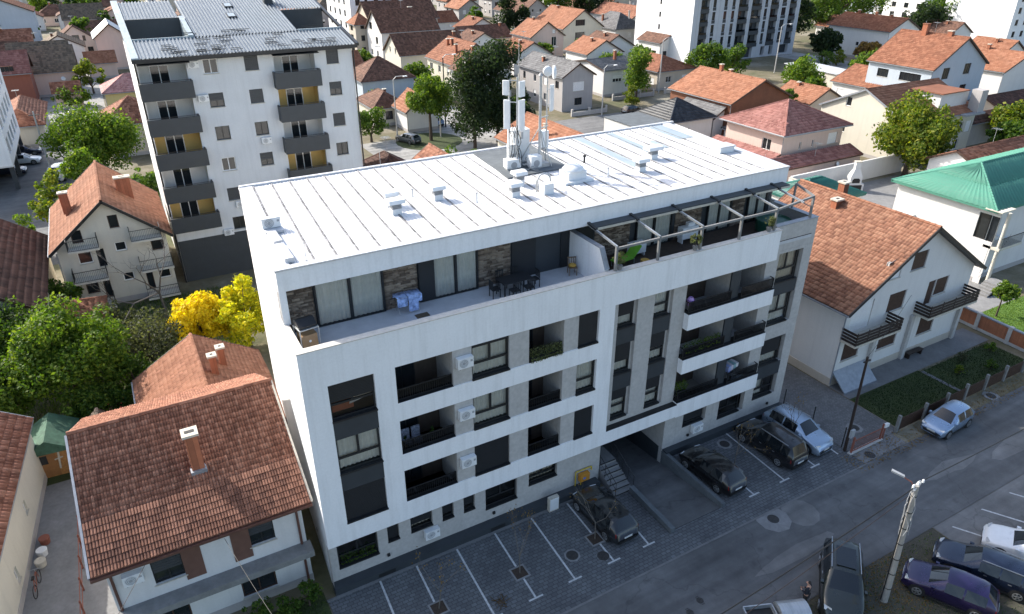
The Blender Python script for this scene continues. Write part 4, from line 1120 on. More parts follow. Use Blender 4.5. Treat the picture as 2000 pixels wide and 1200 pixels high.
# parking lines (children of the paving read as pieces of the setting)
PAV = bpy.data.objects['parking_paving']
for x0, x1, T_ in ((2.2, 1.95, 0), (4.18, 3.98, 1), (6.48, 6.28, 1), (8.77, 8.55, 1), (11.09, 10.87, 1), (13.47, 13.3, 1), (15.7, 15.6, 2), (23.5, 23.38, 1), (26.07, 25.89, 1), (28.65, 28.55, 1), (30.9, 30.7, 0)):
    mb = MB()
    if T_ != 2: mb.quad((x0 - .05, -.2 if x0 < 20 else -.02, .004), (x0 + .05, -.2 if x0 < 20 else -.02, .004), (x1 + .05, -4.98, .004), (x1 - .05, -4.98, .004))
    else: mb.quad((x0 - .05, -3.6, .004), (x0 + .05, -3.6, .004), (x1 + .05, -4.98, .004), (x1 - .05, -4.98, .004))
    if T_: mb.quad((x1 - .4, -5.08, .004), (x1 + .4, -5.08, .004), (x1 + .4, -4.985, .004), (x1 - .4, -4.985, .004))
    mb.build('parking_line', 'line', PAV)
kb = MB(); kb.box(-.5, RX0 - .3, -.3, -.152, -.02, .03); kb.build('edging_strip', 'kerb', PAV)
for i in range(34):
    if RX0 - 1 < i < RX1 + .2: pass
    MB().box(i - .45, i + .53, -6.52, -6.402, -.03, .012).build('kerb_stone', 'kerb', PAV) if i < 32 else None
# manholes
def manhole(label, x, y, z=.004, pad=None, r=.33):
    t = thing('manhole_cover', label, 'manhole cover', (x, y, z))
    if pad: MB().lathe([(pad, 0), (pad * .985, .004)], 8 if pad < .8 else 9).build('surround', 'patch', t)
    MB().lathe([(r, .005), (r - .015, .012)], 20).build('lid', 'iron', t)
    g = MB()
    for i in range(-3, 4):
        w = math.sqrt(max(.01, (r - .06) ** 2 - (i * .08) ** 2)); g.box(-w, w, i * .08 - .012, i * .08 + .012, .013, .018)
    g.build('ribs', 'iron', t); return t
manhole('round manhole cover with pale ring in an empty parking bay', 11.6, -3.65, pad=.45)
manhole('rusty round manhole cover between tree pit and dark hatchback', 13.0, -4.48, pad=.36)
manhole('manhole cover in a bright cement patch on the road', 22.87, -6.95, -.008, 1.0)
manhole('manhole cover close to the wall behind the black hatchback', 25.2, -.75, pad=.5)
manhole('manhole cover in the concrete pad before the gate', 32.4, -6.0, 0)
manhole('manhole cover in the driveway beside the wooden pole', 33.9, -3.7, 0, .55)
for i, (x, y) in enumerate(((14.6, -9.4), (15.5, -9.1))): manhole(('small iron cap in the road, left of two', 'small iron cap in the road, right of two')[i], x, y, -.008, r=.18)
manhole('manhole cover in a pale pad on the verge at far right', 45.5, -6.0, -.02, .6)
ROAD = bpy.data.objects['road']
MB().lathe([(1.05, -.008), (1.0, -.006)], 11, (24.6, -7.35, 0)).build('cement_patch', 'asphalt2', ROAD)
rgp = random.Random(3)
for i in range(14):
    x, y = rgp.uniform(-5, 60), rgp.uniform(-10.6, -7.6); a, b = rgp.uniform(.8, 3.5), rgp.uniform(.3, 1.0)
    pts = [(x + a * math.cos(t) * rgp.uniform(.8, 1.1), y + b * math.sin(t) * rgp.uniform(.7, 1.1), -.008 + .001 * i) for t in np.linspace(0, 2 * math.pi, 9)[:-1]]
    MB().poly(*pts).build('asphalt_patch', 'asphalt2' if i % 3 == 0 else 'asphalt', ROAD)
for i in range(3):
    mb = MB(); x0 = 31.0 + 2.75 * i; mb.quad((x0, -12.2, -.011), (x0 + .12, -12.2, -.011), (x0 + 3.0, -17, -.011), (x0 + 2.88, -17, -.011)); mb.build('parking_line', 'line', bpy.data.objects['car_park'])
# tree pits
def leaf_litter(n, x0, y0, x1, y1, z, seed, name, mat='lf_brown', s=.05):
    rg = np.random.default_rng(seed); P = np.stack([rg.uniform(x0, x1, n), rg.uniform(y0, y1, n), np.full(n, z)], 1)
    return quads_mesh(name, P, np.full(n, s) * rg.uniform(.6, 1.4, n), rg, mat, flat=True)

def quads_mesh(name, P, S, rg, mat, flat=False, nrm=None):
    n = len(P)
    if flat:
        a = rg.uniform(0, 2 * np.pi, n); U = np.stack([np.cos(a), np.sin(a), rg.normal(0, .15, n)], 1); Vv = np.stack([-np.sin(a), np.cos(a), rg.normal(0, .15, n)], 1)
    else:
        N = rg.normal(0, 1, (n, 3)); N = N * .8 + (nrm if nrm is not None else 0); N /= np.linalg.norm(N, axis=1)[:, None] + 1e-9
        T_ = rg.normal(0, 1, (n, 3)); U = np.cross(N, T_); U /= np.linalg.norm(U, axis=1)[:, None] + 1e-9; Vv = np.cross(N, U)
    S = S[:, None]
    V = np.stack([P - U * S, P - Vv * S * .62, P + U * S, P + Vv * S * .62], 1).reshape(-1, 3)
    F = np.arange(4 * n).reshape(-1, 4)
    return np_mesh(name, V, F, mat, rg.random(n))
# ================================================================== trees and plants
def blob_points(n, R_, H, z0, rg, nb=14, shape='round', shell=.55):
    """points clustered in lobes spread through the crown; returns points and outward directions"""
    C = []
    for i in range(nb):
        a = rg.uniform(0, 2 * np.pi); q = rg.uniform(0, 1); 
        if shape == 'cone':
            rr = R_ * (1 - q) * rg.uniform(.35, .8); C.append((rr * np.cos(a), rr * np.sin(a), z0 + H * q, R_ * (.42 * (1 - q) + .14)))
        elif shape == 'column':
            rr = R_ * rg.uniform(.1, .55); C.append((rr * np.cos(a), rr * np.sin(a), z0 + H * (.08 + .84 * q), R_ * rg.uniform(.42, .6)))
        else:
            el = np.arcsin(rg.uniform(-.75, 1)); rr = R_ * rg.uniform(.35, .72)
            C.append((rr * np.cos(a) * np.cos(el), rr * np.sin(a) * np.cos(el), z0 + H / 2 + H * .62 * rg.uniform(.3, .72) * np.sin(el) * 1.15, R_ * rg.uniform(.24, .46)))
    if shape == 'round':
        for i in range(nb):
            a = rg.uniform(0, 2 * np.pi); el = np.arcsin(rg.uniform(-.5, 1)); rr = R_ * rg.uniform(.7, .98)
            C.append((rr * np.cos(a) * np.cos(el), rr * np.sin(a) * np.cos(el), z0 + H / 2 + H * .5 * rg.uniform(.6, 1.0) * np.sin(el), R_ * rg.uniform(.09, .22)))
        nb = len(C)
    C = np.array(C); wgt = C[:, 3] ** 2; wgt /= wgt.sum()
    k = rg.choice(nb, n, p=wgt); D_ = rg.normal(0, 1, (n, 3)); D_ /= np.linalg.norm(D_, axis=1)[:, None]
    r = (shell + (1 - shell) * rg.random(n) ** .7) * (1 + rg.normal(0, .10, n))
    P = C[k, :3] + D_ * (C[k, 3] * r)[:, None] * np.array([1, 1, .85])
    P[:, 2] = np.maximum(P[:, 2], .08)
    return P, D_ * .7 + np.array([0, 0, .35]), C

def limbs(mb, C, base, rt, rg, th):
    mb.tube((0, 0, 0), (0, 0, th * .5), rt * 1.25, rt, 7, False); mb.tube((0, 0, th * .5), (base[0], base[1], th), rt, rt * .8, 7, False)
    for c in C[:10]:
        p = Vector((base[0], base[1], th)); q = Vector(c[:3]); m = p.lerp(q, .5) + Vector((rg.normal(0, .1), rg.normal(0, .1), .1))
        mb.tube(p, m, rt * .5, rt * .32, 5, False); mb.tube(m, q, rt * .32, rt * .12, 5, False)

TS = [100]
def tree(name, label, x, y, H, R_, mat='lf_green', n=3000, leaf=.14, shape='round', th=None, bark='bark', nb=14, cat='tree', group=None, z=0, crown0=None):
    TS[0] += 1; rg = np.random.default_rng(TS[0])
    t = thing(name, label, cat, (x, y, z), rg.uniform(0, 6.28), group)
    th = th if th is not None else H * .28; z0 = crown0 if crown0 is not None else th * .75
    P, N, C = blob_points(n, R_, H - z0, z0, rg, nb, shape)
    obj('crown', quads_mesh('crown', P, leaf * rg.uniform(.6, 1.35, n), rg, mat, nrm=N), t)
    mb = MB()
    if shape in ('cone', 'column'):
        mb.tube((0, 0, 0), (0, 0, H * .9), max(.06, R_ * .07), .03, 7, False)
    else: limbs(mb, C, (0, 0), max(.05, R_ * .06), rg, th)
    mb.build('trunk', bark, t)
    return t

def bush(name, label, x, y, H, R_, mat='lf_green', n=1200, leaf=.1, cat='bush', group=None, z=0, nb=9):
    return tree(name, label, x, y, H, R_, mat, n, leaf, 'round', H * .2, nb=nb, cat=cat, group=group, z=z, crown0=.05)

def bare_tree(name, label, x, y, H, rt, seed, depth=4, leaves=0, group=None, lm='lf_brown', spread=.55, z=0):
    rg = np.random.default_rng(seed); t = thing(name, label, 'tree', (x, y, z), 0, group)
    mb = MB(); tips = []
    def grow(p, d, L, r, k):
        q = p + d * L; mb.tube(p, q, r, r * .7, 5 if r > .02 else 4, False)
        if k == 0: tips.append(q); return
        for i in range(2 if k < depth else 3):
            nd = (d + Vector(rg.normal(0, spread, 3)) + Vector((0, 0, .18))).normalized(); grow(q, nd, L * rg.uniform(.6, .82), r * .62, k - 1)
        tips.append(q)
    grow(Vector((0, 0, 0)), Vector((rg.normal(0, .04), rg.normal(0, .04), 1)).normalized(), H * .36, rt, depth)
    mb.build('trunk', 'barkg', t)
    if leaves:
        P = np.array([tips[rg.integers(len(tips))] for _ in range(leaves)]) + rg.normal(0, .1, (leaves, 3))
        obj('leaves', quads_mesh('leaves', P, np.full(leaves, .05), rg, lm), t)
    return t
# ================================================================== vehicles
M['tyre'] = plain('tyre', (.012, .012, .013), .8)
M['rim'] = plain('alloy_rim', (.42, .43, .44), .35, .8, .1)
M['carglass'] = plain('car_glass', (.010, .013, .016), .05, 0, .1, 1, .7)
M['cartrim'] = plain('car_trim', (.014, .014, .015), .55)
M['headlamp'] = plain('head_lamp', (.55, .57, .58), .15, .2, .1)
M['taillamp'] = plain('tail_lamp', (.28, .012, .010), .2, 0, .15)
M['plate'] = plain('number_plate', (.62, .63, .62), .5)
for nm, c, mt in (('p_black', (.006, .006, .007), .1), ('p_dark', (.020, .023, .026), .4), ('p_silver', (.30, .40, .54), .6), ('p_silver2', (.38, .47, .58), .6), ('p_green', (.028, .034, .030), .4),
                  ('p_blue', (.019, .012, .062), .4), ('p_white', (.72, .74, .75), 0), ('p_grey', (.13, .14, .15), .5), ('p_navy', (.012, .02, .045), .4), ('p_steel', (.19, .28, .40), .5)):
    M[nm] = paint(nm + '_car_paint', c, mt)
# profile rows: fraction of length from the front, z top, z belt, half width factor at top, segment kind that FOLLOWS
PROF = {
 'hatch': [(0, .50, .45, .80, 'n'), (.015, .66, .58, .86, 'n'), (.07, .78, .70, .92, 'h'), (.17, .87, .80, .93, 'h'), (.27, .94, .90, .90, 'w'), (.44, 1.40, .93, .70, 'r'), (.47, 1.425, .93, .70, 'r'), (.60, 1.47, .94, .70, 'r'), (.625, 1.47, .94, .70, 'p'), (.645, 1.47, .94, .70, 'r'), (.80, 1.44, .96, .68, 'r'), (.86, 1.40, .97, .66, 'q'), (.955, 1.02, .97, .80, 't'), (.985, .92, .86, .84, 't'), (1, .52, .46, .82, 'e')],
 'mpv': [(0, .52, .45, .80, 'n'), (.015, .70, .60, .86, 'n'), (.06, .84, .74, .92, 'h'), (.14, .95, .86, .92, 'h'), (.21, 1.02, .96, .90, 'w'), (.38, 1.60, .98, .74, 'r'), (.41, 1.63, .98, .74, 'r'), (.55, 1.68, .99, .74, 'r'), (.57, 1.68, .99, .74, 'p'), (.59, 1.68, .99, .74, 'r'), (.76, 1.68, 1.0, .74, 'r'), (.78, 1.68, 1.0, .74, 'p'), (.80, 1.67, 1.0, .74, 'r'), (.91, 1.63, 1.02, .73, 'q'), (.97, 1.10, 1.02, .80, 't'), (.99, .95, .86, .84, 't'), (1, .55, .46, .82, 'e')],
 'suv': [(0, .58, .50, .82, 'n'), (.015, .76, .66, .87, 'n'), (.06, .92, .82, .93, 'h'), (.16, 1.02, .94, .94, 'h'), (.26, 1.09, 1.02, .91, 'w'), (.41, 1.58, 1.04, .74, 'r'), (.44, 1.61, 1.04, .74, 'r'), (.60, 1.66, 1.05, .74, 'r'), (.62, 1.66, 1.05, .74, 'p'), (.64, 1.66, 1.05, .74, 'r'), (.80, 1.63, 1.07, .72, 'r'), (.86, 1.58, 1.08, .70, 'q'), (.95, 1.15, 1.08, .80, 't'), (.985, 1.0, .92, .86, 't'), (1, .60, .52, .84, 'e')],
 'wagon': [(0, .50, .44, .80, 'n'), (.012, .64, .56, .86, 'n'), (.06, .76, .68, .92, 'h'), (.17, .86, .80, .93, 'h'), (.27, .93, .89, .90, 'w'), (.41, 1.37, .92, .70, 'r'), (.44, 1.40, .92, .70, 'r'), (.57, 1.45, .93, .70, 'r'), (.59, 1.45, .93, .70, 'p'), (.605, 1.45, .93, .70, 'r'), (.76, 1.44, .95, .69, 'r'), (.78, 1.44, .95, .69, 'p'), (.795, 1.43, .95, .69, 'r'), (.90, 1.38, .97, .67, 'q'), (.965, 1.02, .96, .80, 't'), (.99, .88, .82, .84, 't'), (1, .52, .46, .82, 'e')],
 'sedan': [(0, .50, .44, .80, 'n'), (.012, .64, .56, .86, 'n'), (.06, .76, .68, .92, 'h'), (.17, .86, .80, .93, 'h'), (.28, .93, .89, .90, 'w'), (.43, 1.38, .92, .69, 'r'), (.46, 1.40, .92, .69, 'r'), (.58, 1.45, .93, .69, 'r'), (.60, 1.45, .93, .69, 'p'), (.615, 1.45, .93, .69, 'r'), (.72, 1.40, .95, .68, 'q'), (.86, 1.04, .98, .82, 't'), (.96, 1.00, .93, .84, 't'), (.985, .90, .84, .84, 't'), (1, .52, .46, .82, 'e')],
}
def car(label, x, y, heading, typ, pm, L=4.2, W_=1.76, hs=1.0, rails=False, rear_plate=True, z=0, group=None, name='parked_car', sun_roof=False, detail=True, cat='car'):
    t = thing(name, label, cat, (x, y, z), R(heading), group)        # local +x is the front, centre at origin
    P = PROF[typ]; hw = W_ / 2; rows = []
    for (f, zt, zb, k, s) in P:
        xx = L / 2 - f * L; zt *= hs; zb *= hs
        e = min(1, .80 + 2.2 * min(f, 1 - f)) if min(f, 1 - f) < .09 else 1
        w = hw * e; cab = zt - zb > .2
        wt = w * k if cab else w * .93
        zl = .24 if f in (0, 1) else .18
        crown = .05 if cab else .03
        rows.append([(xx, w * .86, zl), (xx, w * .985, zl + .14), (xx, w, zb * .72), (xx, w * .985, zb), (xx, wt, zt - (.05 if cab else .02)), (xx, wt * .78, zt - .008), (xx, wt * .4, zt + crown * .5), (xx, 0, zt + crown * .6)])
    n = len(rows); V = []
    for r_ in rows: V += r_ + [(a, -b, c) for a, b, c in r_[:-1][::-1]]
    m = 15; body, glassF = [], {'windscreen': [], 'rear_window': [], 'side_window': []}
    for i in range(n - 1):
        s = P[i][4]; cab = s in 'rp' or s in 'wq'
        for j in range(m - 1):
            f = (i * m + j, i * m + j + 1, (i + 1) * m + j + 1, (i + 1) * m + j)
            sidew = j in (3, 10); topw = 4 <= j <= 9
            if s == 'w' and 5 <= j <= 8: glassF['windscreen'].append(f)
            elif s == 'q' and 5 <= j <= 8: glassF['rear_window'].append(f)
            elif sidew and s == 'r' and P[i + 1][0] - P[i][0] > .02: glassF['side_window'].append(f)
            else: body.append(f)
        if s == 'w':
            pass
    body.append(tuple(range(m))); body.append(tuple((n - 1) * m + m - 1 - j for j in range(m)))
    def sub(fs, nm, mt, par, sm=True):
        idx = {}; vv = []; ff = []
        for f in fs:
            g = []
            for v in f:
                if v not in idx: idx[v] = len(vv); vv.append(V[v])
                g.append(idx[v])
            ff.append(tuple(g[::-1]))
        me = bpy.data.meshes.new(nm); me.from_pydata(vv, [], ff); me.materials.append(M[mt]); me.validate()
        if sm: me.shade_smooth()
        return obj(nm, me, par)
    sub(body, 'body', pm, t)
    for nm, fs in glassF.items():
        if nm == 'side_window':
            for sgn in (3, 10): sub([f for f in fs if (f[0] % m) == sgn], nm, 'carglass', t, False)
        elif fs: sub(fs, nm, 'carglass', t)
    # door seams, sill trim, bumpers
    tr_ = MB()
    for sg in (-1, 1):
        tr_.box(-L * .36, L * .36, sg * hw * .97 - .02, sg * hw * .97 + .02, .17, .27)
    tr_.box(L / 2 - .06, L / 2 + .012, -hw * .6, hw * .6, .28, .42); tr_.box(-L / 2 - .012, -L / 2 + .06, -hw * .66, hw * .66, .26, .40)
    tr_.build('bumper_trim', 'cartrim', t)
    wr = .31 * (1.1 if typ == 'suv' else 1.0)
    for fx in (.185, .795):
        for sg in (-1, 1):
            px = L / 2 - fx * L; py = sg * (hw - .09)
            MB().tube((px, sg * (hw - .3), wr + .01), (px, sg * (hw + .004), wr + .01), wr + .06, n=18).build('wheel_arch', 'cartrim', t)
            w_ = MB().tube((px, sg * (hw - .2), wr), (px, sg * (hw + .015), wr), wr, n=18).build('wheel', 'tyre', t)
            rb = MB(); rb.tube((px, sg * (hw + .016), wr), (px, sg * (hw + .02), wr), wr * .3, n=10)
            for q in range(5):
                a = q * 2 * math.pi / 5; rb.bar((px, sg * (hw + .018), wr), (px + wr * .62 * math.cos(a), sg * (hw + .018), wr + wr * .62 * math.sin(a)), .012 if False else .07, .05)
            for q in range(16):
                a, b = q * math.pi / 8, (q + 1) * math.pi / 8; rb.bar((px + wr * .64 * math.cos(a), sg * (hw + .016), wr + wr * .64 * math.sin(a)), (px + wr * .64 * math.cos(b), sg * (hw + .016), wr + wr * .64 * math.sin(b)), .03, .05)
            rb.build('rim', 'rim', w_)
    zb = P[3][2] * hs; zt = P[-2][2] * hs
    for sg in (-1, 1):
        MB().prism([(L * .468, sg * hw * .50, zb * .80), (L * .462, sg * hw * .86, zb * .84), (L * .43, sg * hw * .90, zb * .98), (L * .455, sg * hw * .52, zb * .93)], (.035, 0, .015)).build('headlight', 'headlamp', t)
        MB().prism([(-L * .478, sg * hw * .62, zt * .82), (-L * .468, sg * hw * .88, zt * .82), (-L * .460, sg * hw * .88, zt * 1.10), (-L * .475, sg * hw * .66, zt * 1.08)], (-.03, 0, 0)).build('tail_light', 'taillamp', t)
        if detail:
            MB().box(L * .16, L * .20, sg * (hw + .03) - .07, sg * (hw + .03) + .07, P[4][2] * hs + .0, P[4][2] * hs + .13).build('wing_mirror', pm, t)
            for hx in (.02, -.20): MB().box(L * hx - .08, L * hx + .08, sg * (hw * 1.0) - .012, sg * (hw * 1.0) + .012, P[6][2] * hs - .13, P[6][2] * hs - .10).build('door_handle', pm if not rails else 'rim', t)
    MB().box(L / 2 + .003, L / 2 + .018, -.26, .26, .44, .55).build('number_plate', 'plate', t); MB().box(-L / 2 - .018, -L / 2 - .003, -.26, .26, .52, .63).build('number_plate', 'plate', t)
    if detail:
        zr = max(p[1] for p in P) * hs
        if rails:
            for sg in (-1, 1):
                MB().bar((L * .08, sg * hw * .70, zr - .0), (-L * .36, sg * hw * .68, zr - .02), .035, .04).build('roof_rail', 'rim', t)
        if sun_roof: MB().box(-L * .24, L * .04, -hw * .48, hw * .48, zr + .026, zr + .034).build('sunroof', 'carglass', t)
        wz = P[4][1] * hs
        MB().bar((L / 2 - .285 * L, -.05, wz + .04), (L / 2 - .31 * L, .5, wz + .10), .02, .015).bar((L / 2 - .285 * L, .45, wz + .04), (L / 2 - .31 * L, -.55, wz + .10), .02, .015).build('wiper', 'cartrim', t)
        MB().tube((-L * .3, 0, zr + .01), (-L * .34, 0, zr + .18), .01, n=5).build('aerial', 'cartrim', t)
    return t
car('dark grey hatchback parked in the bay left of the steps', 14.55, -2.35, 92, 'hatch', 'p_dark', 4.2, 1.76)
car('glossy black hatchback parked beside the garage ramp wall', 22.35, -2.55, 93, 'hatch', 'p_black', 4.15, 1.74, .98)
car('black people carrier with silver roof rails next to the silver crossover', 27.3, -2.5, 93, 'mpv', 'p_black', 4.55, 1.82, .98, rails=True)
car('pale silver crossover parked nose out at the right end of the bays', 29.75, -2.45, -86, 'suv', 'p_silver2', 4.4, 1.82, .94, rails=True)
car('small silver hatchback parked along the road by the garden fence', 39.3, -6.55, 183, 'hatch', 'p_silver', 3.85, 1.66, .98)
car('dark green off-roader with sunroof parked at the bottom of the picture', 21.9, -12.05, 219, 'suv', 'p_green', 4.75, 1.88, 1.12, sun_roof=True, rails=True)
car('dark blue hatchback parked on the verge beside the concrete pole', 26.35, -14.85, 116, 'hatch', 'p_blue', 4.1, 1.74, .98)
car('dark navy estate car with silver roof rails between blue and white cars', 29.15, -15.05, 116, 'wagon', 'p_navy', 4.75, 1.8, 1.0, rails=True)
car('white saloon at the lower right edge of the car park', 32.4, -15.6, 116, 'sedan', 'p_white', 4.6, 1.8)
# far cars
car('silver estate on the grassy corner behind the block', 35.1, 77.6, 110, 'wagon', 'p_grey', 4.5, 1.8)
car('pale blue car half hidden by the street tree behind', 43.2, 85.8, 95, 'hatch', 'p_steel', 4.1, 1.75)
car('dark car farthest up the left side street', -9.3, 121.5, 75, 'suv', 'p_navy', 4.4, 1.8)
car('dark car beside the hedge beyond the pink hip roof', -8.6, 139, 80, 'hatch', 'p_black', 4.2, 1.75)
car('pale car second in the row on the left side street', -10.9, 116.2, 70, 'mpv', 'p_white', 4.4, 1.8)
car('black car third in the row on the left side street', -11.6, 111.6, 70, 'wagon', 'p_black', 4.4, 1.8)
car('white car nosing out from under the left apartment block', -16.2, 93.2, -10, 'hatch', 'p_white', 4.1, 1.75)
car('dark teal car in the deep shade under the left block', -17.8, 88.4, -10, 'hatch', 'p_navy', 4.1, 1.75)
car('dark blue car at the rear corner under the left block', -16.4, 98.4, -5, 'sedan', 'p_navy', 4.4, 1.75)
car('white van seen over the vine beside the gabled roof', -11.6, 83.6, 70, 'mpv', 'p_white', 4.9, 1.9, 1.15, name='parked_van', cat='van')
car('dark car in the shade beside the grey house with dormers', 77.5, 76.5, 10, 'hatch', 'p_black', 4.1, 1.75)
car('dark saloon by the dark roofed bungalow', 96, 77, 5, 'sedan', 'p_black', 4.4, 1.75)
# ================================================================== near houses
# --- house at front left: mottled tile roof, brown shutters
def balcony(T, x0, x1, y0, y1, z, h=1.0, mat='darkmetal', slab='cap', style='bars'):
    """balcony in the thing's own frame: slab and railing on the three outer sides (front at y0)"""
    MB().box(x0, x1, y0, y1, z - .16, z).build('balcony_slab', slab, T)
    mb = MB()
    if style == 'bars':
        for a, b in (((x0 + .03, y0 + .03), (x1 - .03, y0 + .03)), ((x0 + .03, y0 + .03), (x0 + .03, y1)), ((x1 - .03, y0 + .03), (x1 - .03, y1))):
            L = math.hypot(b[0] - a[0], b[1] - a[1]); n = max(2, int(L / .13))
            mb.bar((*a, z + h), (*b, z + h), .05, .04); mb.bar((*a, z + .08), (*b, z + .08), .04, .03)
            for i in range(n + 1): q = i / n; p = (a[0] + (b[0] - a[0]) * q, a[1] + (b[1] - a[1]) * q); mb.box(p[0] - .01, p[0] + .01, p[1] - .01, p[1] + .01, z + .08, z + h)
        mb.build('balcony_railing', mat, T)
    elif style == 'boards':
        for k in range(4):
            zz = z + .12 + k * .24; q = MB()
            q.bar((x0, y0 + .02, zz), (x1, y0 + .02, zz), .04, .17); q.bar((x0 + .02, y0 + .045, zz), (x0 + .02, y1, zz), .04, .17); q.bar((x1 - .02, y0 + .045, zz), (x1 - .02, y1, zz), .04, .17)
            q.build('railing_board', mat, T)
        for px in np.linspace(x0 + .1, x1 - .1, 5): MB().box(px - .03, px + .03, y0 + .045, y0 + .09, z, z + .98).build('railing_post', mat, T)
    else:
        mb.box(x0, x1, y0, y0 + .1, z, z + h); mb.box(x0, x0 + .1, y0 + .102, y1, z, z + h); mb.box(x1 - .1, x1, y0 + .102, y1, z, z + h)
        mb.build('balcony_front', mat, T)

fw = [(1.68, 3.35, 1.25, 1.35, 'kh'), (5.8, 3.55, 1.15, 1.35, 'kh'), (1.2, .6, 1.5, 1.1, 'b'), (5.0, .55, 1.6, 1.25, 'b')]
FLH = house('tiled_house', 'white house with mottled clay tile roof and tall chimney at front left', -9.45, 1.0, -.25, 13.5, 5.35, 3.2, 'gx', 'white2', 't_mix', {'F': fw}, (), .45, False, fascia='gutter', gut=False, roofkw=dict(pw=.127, ph=.305, amp=.05, k=4, lip=.058))
for u in (3.02, 5.12): MB().box(.45 + u - .1, .45 + u + .72, .42, .445, 3.0, 5.2).build('shutter_panel', plain('brown_panel', (.14, .07, .05), .7), FLH)
MB().prism([(.3, -.35, 2.35), (8.9, -.35, 2.35), (8.9, .45, 2.35), (.3, .45, 2.35)], (0, 0, .34)).build('canopy_ledge', 'concrete_d', FLH)
for x in (.62, 8.5): MB().tube((x, .36, 0), (x, .36, 2.3), .06, n=8).build('downpipe', 'gutter', FLH); MB().tube((x, .36, 2.7), (x, .36, 5.2), .06, n=8).build('downpipe', 'gutter', FLH)
MB().bar((-.02, -.08, 5.28), (9.22, -.08, 5.28), .14, .12).build('gutter', 'gutter', FLH)
MB().bar((-.04, 0, 5.36), (-.04, 6.2, 8.52), .1, .2).build('verge_board', 'lead', FLH); MB().bar((9.24, 0, 5.36), (9.24, 6.2, 8.52), .1, .14).build('verge_board', 'cap', FLH)
cz = 5.35 + 3.2 * 3.0 / 6.25
chimney(FLH, 4.95, 3.1, cz, 2.0, .55, .55)
for dx in (-.14, .14): MB().box(4.95 + dx - .07, 4.95 + dx + .07, 3.0, 3.2, cz + 2.131, cz + 2.14).build('flue', 'black', FLH)
MB().box(4.6, 5.3, 2.7, 3.42, cz - .3, cz + .12).build('chimney_flashing', 'lead', FLH)
ac_unit('white air conditioner under the eave of the front left house', (-8.05, 1.44, 4.1), group='air conditioners on the houses')
# the largest tiles of its front slope one by one (lower courses), the rest stay one sheet
tm = MB()
pts = [(0, 0), (.03, .045), (.075, .05), (.11, .0), (.125, -.004), (.15, .04), (.2, .05), (.235, .0)]
NPt = len(pts)
for i, (x, z) in enumerate(pts):
    tm.v += [(x, 0, z * .75 + .062), (x, .33, z * .75 + .03)]
for i in range(NPt - 1): tm.f.append((2 * i, 2 * i + 2, 2 * i + 3, 2 * i + 1))
for i, (x, z) in enumerate(pts): tm.v.append((x, 0, z * .75 + .02))
for i in range(NPt - 1): tm.f.append((2 * NPt + i, 2 * NPt + 1 + i, 2 * (i + 1), 2 * i))
k = NT('single_clay_tile'); oi = k.n('ObjectInfo'); nz = k.noise(k.coord(), 14, 4)
col = k.ramp(oi.outputs['Random'], [(0, (.115, .048, .031)), (.45, (.178, .076, .047)), (1, (.265, .125, .082))])
M['onetile'] = k.set(k.mix(col, k.ramp(nz, [(.3, (.6, .6, .6)), (.7, (1.1, 1.1, 1.1))]), .8, 'MULTIPLY'), .85)
tmesh = tm.mesh('roof_tile', 'onetile')
ang = math.atan2(3.2, 6.25); RO = [c for c in FLH.children if c.name.startswith('roof')][0]
rg = random.Random(2); cnt = 0
for r_ in range(8):
    for c_ in range(36):
        s = r_ * .305; o = obj('roof_tile', tmesh, RO, (.04 + c_ * .254, s * math.cos(ang) - .02 - .03 * math.sin(ang), 5.35 + s * math.sin(ang) + .045 + rg.uniform(0, .012)))
        o.rotation_euler = (ang + rg.uniform(-.01, .01), 0, rg.uniform(-.015, .015)); cnt += 1
# --- orange hip house behind it
H = house('tiled_house', 'low house with bright orange tile roof and two white-capped chimneys behind front left house', -7.0, 10.9, 1.0, 20.4, 3.0, 2.4, 'gy', 'cream', 't_salmon', {'L': []}, (), .35, False, roofkw=dict(pw=.2, ph=.3, amp=.035))
f = roof_z('gy', 8, 9.5, 3.0, 2.4)
for x, y in ((4.7, 4.5), (5.35, 6.0)):
    chimney(H, x, y, f(x, y), 1.25, .4, .4)
# --- house at the far left edge
H = house('tiled_house', 'cream house with striped tile roof cut off by the left edge', -25.1, -1.1, -13.95, 18.3, 4.0, 3.4, 'gy', 'cream', 't_mix', {'R': [(3.0, .9, .45, .8, 'w'), (6.2, .9, .45, .8, 'w'), (9.2, .9, .45, .8, 'w'), (13.5, 1.6, .45, .7, 'w')]}, (), .3, False, fascia='lead', rz=-5.1, roofkw=dict(pw=.26, ph=.4, amp=.06))
# --- garden shed, fence and odds in the gap
t = thing('garden_shed', 'small wooden shed with green roof in the gap between houses', 'shed', (-13.2, 16.8, 0), R(-4))
MB().box(0, 2.3, 0, 2.6, 0, 1.9).build('wall', 'wood', t)
M['shinglegreen'] = plain('green_shingle', (.05, .115, .075), .8, 0, .3, 3)
MB().prism([(-.3, -.3, 1.85), (2.6, -.3, 1.85), (1.15, -.3, 2.75)], (0, 3.2, 0)).build('roof', 'shinglegreen', t)
d_ = MB().box(.4, 1.4, -.03, -.003, .1, 1.7).build('door', plain('shed_door', (.30, .14, .05)), t); MB().box(.5, .95, -.045, -.032, 1.0, 1.6).build('pane', 'glassdark', d_)
MB().bar((1.45, -.04, .5), (1.6, -.04, 1.7), .02, .1).bar((1.3, -.045, 1.2), (1.75, -.045, 1.3), .02, .08).build('timber_prop', 'cap', t)
fe = thing('boundary_fence', 'low rusty fence running along the side yard path', 'fence', (-10.9, 0, 0))
for i in range(10): MB().box(-.04, .04, i * 1.6 - .04, i * 1.6 + .04, 0, .9).build('post', 'rust', fe)
